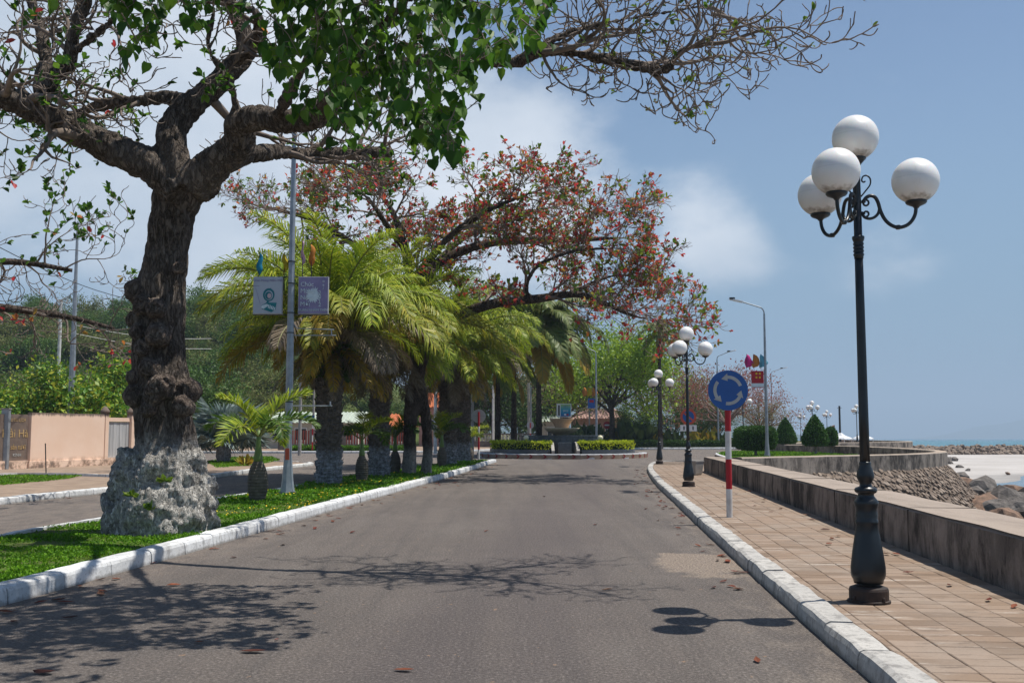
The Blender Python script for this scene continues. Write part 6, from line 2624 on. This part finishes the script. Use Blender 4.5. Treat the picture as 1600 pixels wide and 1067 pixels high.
# silver fan palm
def fan(seed, r=1.0, n=26):
    rg = random.Random(seed)
    mb = MB()
    mb.tube([(0, 0, 0), (.6, 0, .03), (1.0, 0, 0)], [.03, .02, .012], 5)
    for i in range(n):
        a = R(-150) + R(300) * (i + .5) / n
        d = Vector((math.cos(a), math.sin(a), 0))
        s = Vector((-d.y, d.x, 0))
        L = r * (.72 + .28 * math.cos(a * .5)) * rg.uniform(.93, 1.05)
        w = L * R(300) / n * .36
        c = Vector((1.0, 0, 0))
        sag = -.14 - .12 * abs(math.sin(a))
        up = Vector((0, 0, 1))
        mb.add([c, c + d * L * .55 - s * w + up * .03, c + d * L * .55 + up * (-.035), c + d * L * .55 + s * w + up * .03, c + d * L + up * sag * rg.uniform(.5, 1.6)], [(0, 1, 2), (0, 2, 3), (1, 4, 2), (2, 4, 3)], 1)
    return mb


FAN = [mesh_of(fan(s), 'fan_leaf', [RACH, PS]) for s in (1, 2, 3)]
FAN_G = [mesh_of(fan(s), 'fan_leaf', [RACH, PK]) for s in (4, 5)]
fp = G(352, 722, .13)
bm_ = thing('fan_palm', (fp.x - .1, fp.y, .12), 'low silvery blue fan palm behind the big trunk', 'palm tree')
MB().lathe([(.30, 0), (.34, .3), (.30, .7), (.2, .9)], 16, mod=lambda a, z: 1 + .12 * math.sin(9 * a + z * 16)).build('trunk', PT, bm_)
rg = random.Random(15)
for i in range(26):
    a = i * 2.399
    el = R(85) - R(80) * (i / 25) ** .8
    obj_from(FAN[i % 3], 'fan_leaf', bm_, (0, 0, .75), (rg.uniform(-.3, .3), -el, a), rg.uniform(1.15, 1.5))

# tall coconut palms behind
PKO = palmmat('palm_olive', [(.09, .14, .03), (.13, .19, .04), (.19, .24, .06), (.24, .24, .08)])
F_coco = [mesh_of(frond(4.6, a, 0, 66, 1.05, .050, s, .15, 1.0, r_), 'frond', [RACH, m]) for s, a, r_, m in ((31, 1.9, 1.0, PKO), (32, 2.1, .6, PKO), (33, 1.6, .1, PKO), (34, 1.2, -.4, PY))]


def coconut(px, base_py, crown_py, Y, seed, label, n=26, lean=0.0, sc=1.0):
    b_ = P(px, base_py, Y)
    top = P(px, crown_py, Y)
    o = thing('coconut_palm', (b_.x, Y, .1), label, 'palm tree', 'tall palms behind the roundabout')
    h = top.z - .1
    MB().tube([(0, 0, 0), (lean * .3, 0, h * .5), (lean, 0, h)], [.24, .17, .14], 10).build('trunk', BARK2, o, smooth=True)
    rg = random.Random(seed)
    for i in range(n):
        a = i * 2.399 + seed
        me = F_coco[min(int(i / n * 3.4), 3)]
        obj_from(me, 'frond', o, (lean, 0, h), (rg.uniform(-.2, .2), rg.uniform(-.2, .25), a), sc * rg.uniform(.8, 1.1))


coconut(842, 690, 512, 66, 3, 'tall drooping palm right of the median palms, against the sky', 44, 0, 1.12)
coconut(803, 690, 520, 70, 5, 'tall drooping palm half hidden by the last median palms', 40, 0, 1.1)
coconut(778, 690, 560, 70, 8, 'shorter palm between the last median palm and the tall pair', 24)
coconut(1032, 690, 520, 92, 11, 'far palm poking above the bright green tree behind the lamps', 18, 0, .62)

# ------------------------------------------------------------------ background trees
def bg_tree(seed, h, cr, ch, leafm, nleaf, leaf, bark=BARK2, flat=.6, twiggy=1.0, name='tree', trunk_h=.35, clump=.16):
    """returns a root Empty with trunk and foliage; crown radius cr, crown height ch"""
    rg = random.Random(seed)
    rngp = np.random.default_rng(seed)
    o = thing(name, (0, 0, 0))
    mb = MB()
    tips = []
    th = h * trunk_h
    mb.tube([(0, 0, -.1), (.05, 0, th * .6), (0, .05, th)], [.022 * h + .05, .016 * h + .04, .014 * h + .04], 8)
    spec = [(6, .10, .03, (4, 6), .55, 40, 5), (5, .16, .03, (3, 4), .6, 45, 4), (4, .2, .03, 0, .5, 40, 3)]
    nb = 8
    for i in range(nb):
        a = i * 2.399 + rg.uniform(-.3, .3)
        el = rg.uniform(.25, 1.2)
        d = Vector((math.cos(a) * math.cos(el) * cr, math.sin(a) * math.cos(el) * cr, (.25 + math.sin(el)) * ch))
        grow(mb, (0, 0, th * rg.uniform(.75, 1)), d, d.length * .78, .010 * h + .03, 0, tips, rg, spec)
    mb.build('trunk', bark, o, smooth=True)
    tp = np.array([t[0][:] for t in tips])
    idx = rngp.integers(0, len(tp), nleaf)
    Pp = tp[idx] + rngp.normal(size=(nleaf, 3)) * np.array([cr, cr, ch * .6]) * clump
    d = rngp.normal(size=(nleaf, 3)) + np.array([0, 0, -.2])
    nr = rngp.normal(size=(nleaf, 3)) * .7 + np.array([0, 0, 1])
    V, T = scatter_leaves(Pp, d, nr, rngp.uniform(.6, 1.3, nleaf) * leaf, QUAD)
    np_mesh('crown', V, T, leafm, o)['kind'] = 'stuff'
    return o


def place(o, px, Y, z=.1, sc=1.0, rz=0.0, label=None, group=None, cat='tree', first=False):
    c = o if first else copy_tree(o)
    c.location = ((px - CX) / F * Y, Y, z)
    c.rotation_euler = (0, 0, rz)
    c.scale = (sc, sc, sc)
    tag(c, label, cat, group)
    return c


T_bright = bg_tree(1, 8.6, 4.7, 3.9, LB_, 19000, .20, name='shade_tree', trunk_h=.34, clump=.16)
place(T_bright, 955, 98, .1, 1.45, .4, 'bright green shade tree behind the fountain, right side', None, first=True)
T_dry = bg_tree(2, 8.0, 4.4, 4.2, LO_, 4200, .20, name='dry_tree', trunk_h=.3, clump=.14)
place(T_dry, 880, 106, .1, 1.2, 0, 'dry brownish tree behind the fountain between green crowns', 'dry trees behind the roundabout', first=True)
for px, Y, s, rz, lb in ((1010, 112, 1.3, 1.1, 'dry brownish tree behind the third lamp, right of the bright green one'), (925, 122, 1.45, 3, 'tall dry tree rising behind the bright green one'), (1065, 108, 1.05, 2.2, 'dry tree behind the no-parking sign'), (850, 128, 1.35, 4, 'pale dry tree left of the fountain top, far back'), (800, 118, 1.0, 5, 'twiggy dry tree left of the fountain, behind the small sign back'), (1190, 104, .62, .7, 'low dry bush-like tree behind the clipped box shrub')):
    place(T_dry, px, Y, .1, s, rz, lb, 'dry trees behind the roundabout')
T_rust = bg_tree(3, 8.4, 5.2, 3.6, LM_, 2600, .20, name='rusty_tree', trunk_h=.28, bark=TWIG2, clump=.10)
place(T_rust, 1135, 100, .1, 1.12, 0, 'sparse reddish tree behind the blue roundabout sign', 'sparse reddish trees', first=True)
place(T_rust, 1185, 112, .1, .95, 2, 'sparse reddish tree right of the red poster, against the sky', 'sparse reddish trees')
place(T_rust, 1085, 120, .1, 1.3, 4, 'tall sparse reddish tree behind the second lamp', 'sparse reddish trees')
T_dark = bg_tree(4, 8.0, 3.6, 4.6, LD_, 7000, .26, name='evergreen_tree', trunk_h=.22, clump=.17)
dk = [(770, 112, 1.15, 0, 'dark evergreen left of the round sign back at the median tip'), (812, 122, 1.2, 1, 'dark evergreen left of the fountain bowls'), (845, 116, .95, 2, 'dark evergreen just behind the fountain, left side'), (740, 118, 1.2, 3, 'dark evergreen behind the slim last palm'), (1095, 118, .8, 4, 'dark evergreen behind the second lamp pole'), (985, 106, .55, 5, 'low dark evergreen right of the fountain'), (1050, 104, .5, 1.4, 'low dark evergreen behind the third lamp'), (1120, 106, .55, 2.4, 'low dark evergreen left of the roundabout sign pole'), (700, 112, 1.0, .5, 'dark evergreen behind the double-stemmed trunk')]
for i, (px, Y, s, rz, lb) in enumerate(dk):
    place(T_dark, px, Y, .1, s, rz, lb, 'evergreens behind the roundabout', first=(i == 0))
# croton shrub behind the salmon wall
T_crot = bg_tree(6, 4.6, 3.2, 3.2, LC_, 6000, .26, name='croton_shrub', trunk_h=.12, clump=.15)
place(T_crot, 62, 51.5, .1, .95, 0, 'big glossy yellow-green shrub behind the salmon wall, left of the mast', 'leafy shrubs behind the salmon wall', 'shrub', True)
place(T_crot, 152, 52.5, .1, 1.05, 2, 'big glossy yellow-green shrub behind the salmon wall, right of the mast', 'leafy shrubs behind the salmon wall', 'shrub')
place(T_crot, -30, 53, .1, .9, 4, 'glossy shrub behind the gold-lettered panel at the left edge', 'leafy shrubs behind the salmon wall', 'shrub')
# hillside wood
LB2_ = leafmat('slope_leaf', [(.05, .11, .02), (.08, .16, .025), (.12, .21, .035), (.07, .12, .04)], .25, .55, .25, .2)
T_oliv = bg_tree(7, 7.0, 3.4, 3.6, LB2_, 4600, .26, name='hillside_tree', trunk_h=.2, clump=.12)
T_oliv2 = bg_tree(8, 7.0, 4.2, 3.4, leafmat('olive_green_leaf', [(.10, .14, .03), (.15, .19, .04), (.20, .23, .06), (.20, .16, .07)], .25, .6, .2, .2), 4000, .26, name='hillside_tree', trunk_h=.2, clump=.12)
rg = random.Random(55)
cnt = [0, 0]
for i in range(250):
    Y = rg.uniform(74, 165)
    px = rg.uniform(-90, 760) if i % 3 else rg.uniform(-60, 460)
    if i % 3 == 0:
        Y = rg.uniform(112, 160)
    x = hx(px, Y)
    if (Y < 108 and px > 380) or (px > 560 and Y < 118):
        continue
    z = float(slope_h(x, Y))
    k = 0 if rg.random() < .45 else 1
    wh = ('off the left edge' if px < 0 else 'left of the steel mast' if px < 105 else 'right of the steel mast' if px < 205 else 'behind the big trunk' if px < 310 else 'left of the poster pole' if px < 445 else 'behind the nearest palms' if px < 600 else 'behind the farther palms')
    hg = 'near the foot of' if Y < 108 else 'halfway up' if Y < 130 else 'near the top of'
    c = place((T_oliv, T_oliv2)[k], px, Y, z - .1, rg.uniform(.45, 1.1), rg.uniform(0, 6), ('dark green' if k == 0 else 'olive green') + ' tree ' + hg + ' the slope, ' + wh, 'trees on the wooded slope', first=(cnt[k] == 0))
    cnt[k] += 1

# ------------------------------------------------------------------ clipped shrubs and hedges
CL = leafmat('clipped_leaf', [(.035, .10, .013), (.05, .135, .016), (.075, .17, .024)], .2, .6, .25, 1.4)


def topiary(loc, label, prof, trunk_h, seed, n=5200, leaf=.10, sq=1.0, name='clipped_shrub'):
    """prof: (radius, height) outline; sq squares the plan"""
    rngp = np.random.default_rng(seed)
    o = thing(name, loc, label, 'shrub', 'clipped shrubs in the garden')
    MB().tube([(0, 0, -.05), (.03, 0, trunk_h * .5), (0, 0, trunk_h + .3)], [.10, .08, .07], 8).build('trunk', BARK2, o)
    mb = MB()
    sqf = lambda a: (1 / max(abs(math.cos(a)) ** 4 + abs(math.sin(a)) ** 4, .01) ** .25) if sq > 1 else 1
    mb.lathe([(max(r - .08, .01), z) for r, z in prof], 20, mod=lambda a, z: sqf(a) * (1 + .05 * math.sin(5 * a + z * 3)))
    mb.build('inner_growth', MT['core_g'], o, smooth=True)
    zs = np.array([p[1] for p in prof])
    rs_ = np.array([p[0] for p in prof])
    # sample along the outline weighted by area
    seg = np.hypot(np.diff(zs), np.diff(rs_)) * (rs_[1:] + rs_[:-1] + .02)
    k = rngp.choice(len(seg), n, p=seg / seg.sum())
    t = rngp.uniform(0, 1, n)
    r = rs_[k] + (rs_[k + 1] - rs_[k]) * t
    z = zs[k] + (zs[k + 1] - zs[k]) * t
    a = rngp.uniform(0, 2 * PI, n)
    r = r * np.array([sqf(q) for q in a]) * (1 + .04 * rngp.normal(size=n))
    pos = np.c_[r * np.cos(a), r * np.sin(a), z + .03 * rngp.normal(size=n)]
    d = np.c_[np.cos(a), np.sin(a), np.full(n, .5)] + rngp.normal(size=(n, 3)) * .6
    V, T = scatter_leaves(pos - d * .03, d, rdir(rngp, n), leaf * rngp.uniform(.6, 1.4, n), QUAD)
    np_mesh('clipped_leaves', V, T, CL, o)['kind'] = 'stuff'


def gz(px, Y):
    return (hx(px, Y), Y, .12)


topiary(gz(1178, 62), 'broad box-shaped clipped shrub beside the roundabout sign', [(.3, .42), (1.0, .5), (1.14, .75), (1.16, 1.3), (1.08, 1.62), (.85, 1.76), (.05, 1.8)], .5, 3, 9000, .10, 2)
topiary(gz(1225.5, 76), 'dark conical clipped shrub between the box shrub and the lighter cone', [(.25, .62), (.70, .66), (.82, .85), (.66, 1.4), (.40, 1.95), (.16, 2.35), (.02, 2.55)], .6, 4, 5200, .10)
topiary(gz(1271.5, 66), 'lighter conical clipped shrub, tallest of the garden, near the parapet', [(.25, .62), (.72, .66), (.82, .9), (.70, 1.4), (.46, 1.95), (.18, 2.38), (.02, 2.58)], .6, 5, 5200, .10)
topiary(gz(1296, 70), 'small rounded clipped shrub tucked behind the lighter cone', [(.2, .55), (.42, .65), (.46, 1.1), (.40, 1.5), (.2, 1.75), (.02, 1.82)], .5, 6, 3200, .09)


def straight_hedge(p0, p1, w, h, label, n, m, seed, leaf=.16):
    rngp = np.random.default_rng(seed)
    a, b_ = Vector(p0), Vector(p1)
    o = thing('low_hedge', ((a.x + b_.x) / 2, (a.y + b_.y) / 2, .11), label, 'hedge', None)
    L = (b_ - a).length
    d = (b_ - a).normalized()
    az_ = math.atan2(d.y, d.x)
    MB().box((0, 0, h / 2 - .05), (L, w - .15, h - .1), rz=az_).build('inner_growth', MT['core_g'], o)
    u = rngp.uniform(-L / 2, L / 2, n)
    face = rngp.uniform(0, 1, n)
    v = np.where(face < .5, rngp.uniform(-w / 2, w / 2, n), -w / 2 + .04 * rngp.normal(size=n))
    z = np.where(face < .5, h - .05 + .05 * rngp.normal(size=n), rngp.uniform(0, h, n))
    pos = np.c_[u * d.x - v * d.y, u * d.y + v * d.x, z]
    V, T = scatter_leaves(pos, rdir(rngp, n) + np.array([0, -.3, .5]), rdir(rngp, n), leaf * rngp.uniform(.6, 1.3, n), QUAD)
    np_mesh('hedge_leaves', V, T, m, o)['kind'] = 'stuff'


straight_hedge((9.5, 95.4), (21.5, 97.2), .9, .62, 'long low dark green hedge along the far kerb behind the lamps', 7000, MT['hedge'], 3)
straight_hedge((hx(455, 80), 80), (hx(640, 80), 80), .8, .35, 'low green strip of ground cover before the red fence', 3500, MT['turf'], 4)
# yellow-leaved and agave-like plants before the far hedge
YP = leafmat('yellow_foliage', [(.34, .26, .03), (.42, .36, .04), (.25, .27, .03), (.40, .20, .03)], .3, .5, .3, 1)
AG = leafmat('strap_leaf', [(.05, .085, .025), (.08, .125, .04), (.11, .16, .06)], .2, .5, .3, 1)


def clump(loc, n, L, m, label, seed, name='garden_plant', group='plants behind the far hedge'):
    rngp = np.random.default_rng(seed)
    a = rngp.uniform(0, 2 * PI, n)
    el = rngp.uniform(.35, 1.45, n)
    d = np.c_[np.cos(a) * np.cos(el), np.sin(a) * np.cos(el), np.sin(el)]
    pos = np.c_[.12 * np.cos(a), .12 * np.sin(a), np.full(n, .02)]
    V, T = scatter_leaves(pos, d, np.c_[np.zeros(n), np.zeros(n), np.ones(n)] + rngp.normal(size=(n, 3)) * .3, L * rngp.uniform(.6, 1.1, n), (OVAL[0] * np.array([.55, 1, 1]), OVAL[1]))
    o = np_mesh(name, V, T, m)
    o.location = loc
    tag(o, label, 'plant', group)


for i, (px, L, m, lb) in enumerate(((968, 1.9, YP, 'yellow-leaved plant behind the hedge, right of the fountain'), (990, 2.6, AG, 'large strap-leaved plant left of the third lamp'), (1005, 2.8, AG, 'large strap-leaved plant close behind the third lamp'), (1018, 1.8, YP, 'yellow-leaved plant left of the third lamp pole'), (1050, 1.7, AG, 'strap-leaved plant between the second and third lamp'), (1092, 1.9, YP, 'yellow-leaved plant right of the no-parking plate'), (1110, 2.0, YP, 'yellow-leaved plant left of the sign pole'), (1128, 1.6, AG, 'strap-leaved plant hidden behind the sign pole'), (908, 2.6, AG, 'large strap-leaved plant just right of the fountain bowls'), (926, 2.4, AG, 'strap-leaved plant below the blue poster'), (976, 2.7, AG, 'large strap-leaved plant right of the no-entry sign'))):
    clump((hx(px, 98.6), 98.6, .11), 44, L, m, lb, 60 + i)
clump(G(383, 727, .13), 40, .5, YP, 'small reddish-yellow plant at the foot of the fan palm', 90, 'garden_plant', None)

# ------------------------------------------------------------------ fallen leaves
FLM = leafmat('fallen_leaf', [(.10, .022, .016), (.17, .040, .024), (.24, .075, .035), (.055, .022, .018), (.20, .11, .06)], .1, .7, .2, 2)
lm = []
for s in range(5):
    rg = random.Random(s + 70)
    V = []
    for x, y in [(0, 0), (.17, .3), (.21, .6), (.12, .88), (0, 1.05), (-.12, .88), (-.21, .6), (-.17, .3)]:
        V.append((x, y - .5, .10 * abs(x) * 2 + .25 * (y - .5) ** 2 * rg.uniform(.2, 1.6) + rg.uniform(-.02, .05)))
    V += [(0, -.2, .01), (0, .15, .0)]
    T = [(0, 1, 8), (1, 2, 8), (2, 9, 8), (2, 3, 9), (3, 4, 9), (4, 5, 9), (5, 6, 9), (6, 8, 9), (6, 7, 8), (7, 0, 8)]
    me = bpy.data.meshes.new('fallen_leaf')
    me.from_pydata(V, [], T)
    me.materials.append(FLM)
    lm.append(me)
rg = random.Random(99)


def fallen(p, s, label, group):
    o = obj_from(rg.choice(lm), 'fallen_leaf', None, p, (rg.uniform(-.16, .16), rg.uniform(-.16, .16), rg.uniform(0, 6.3)), s)
    o.location.z += .008
    tag(o, label, 'leaf', group)


for px, py, s in ((396, 1019, .20), (272, 915, .17), (92, 938, .17), (108, 966, .14), (182, 905, .15), (551, 832, .17), (12, 957, .16), (70, 1052, .18), (312, 1004, .09), (160, 924, .12), (432, 1000, .05), (520, 815, .17), (240, 880, .14), (415, 842, .14), (632, 1048, .15), (850, 776, .17), (930, 820, .14), (948, 922, .12), (1143, 917, .13), (760, 830, .12), (22, 972, .12), (300, 850, .1)):
    fallen(G(px, py, .003), s, 'dry brown leaf lying alone on the open asphalt', 'dry leaves on the open asphalt')
for i in range(95):
    u = rg.random() ** .8
    k = int(u * (len(q_rk) - 30))
    p = q_rk[min(k + 8, len(q_rk) - 1)]
    if p.y < 5.5 or p.y > 48:
        continue
    dd = abs(rg.gauss(0, .3)) + .06
    fallen(Vector((p.x - dd, p.y + rg.uniform(-.3, .3), .003)), rg.uniform(.11, .19), 'reddish dry leaf in the litter along the right kerb', 'dry leaves along the right kerb')
fq = resample(FRONT, .5)
for i in range(64):
    p = rg.choice(fq[30:])
    dd = abs(rg.gauss(0, .35)) + .06
    fallen(Vector((p.x + dd, p.y, .003)), rg.uniform(.11, .18), 'reddish dry leaf beside the white median kerb', 'dry leaves along the median kerb')
for px, py in ((1385, 866), (1400, 866), (1545, 938), (1585, 948), (1484, 915), (1300, 842), (1295, 850), (1310, 838), (1180, 790), (1195, 780), (1260, 805), (1268, 812), (1220, 795), (1150, 772), (1130, 760), (1205, 800), (1172, 768), (1420, 895), (1290, 828), (1192, 785)):
    fallen(G(px, py, .137), rg.uniform(.12, .17), 'reddish dry leaf lying on the brick pavement', 'dry leaves on the brick pavement')
lq = resample(LP, .5)
for i in range(14):
    p = rg.choice(lq[50:80])
    fallen(Vector((p.x + abs(rg.gauss(0, .3)) + .08, p.y, .003)), .16, 'reddish dry leaf on the side road by its white kerb', 'dry leaves on the side road')

# ------------------------------------------------------------------ sea haze: one closed box of pale even air
mb = MB()
mb.box((1500, 5100, 107), (17000, 10800, 370))
hzm = bpy.data.materials.new('haze_air')
hzm.use_nodes = True
ht_ = hzm.node_tree
ht_.nodes.clear()
pv = ht_.nodes.new('ShaderNodeVolumePrincipled')
pv.inputs['Color'].default_value = (.62, .80, 1.0, 1)
pv.inputs['Density'].default_value = .00030
pv.inputs['Anisotropy'].default_value = 0.0
oo = ht_.nodes.new('ShaderNodeOutputMaterial')
ht_.links.new(pv.outputs[0], oo.inputs['Volume'])
hz = mb.build('haze', hzm)
tag(hz, 'pale sea haze over the bay and far hills', 'haze', None, 'stuff')
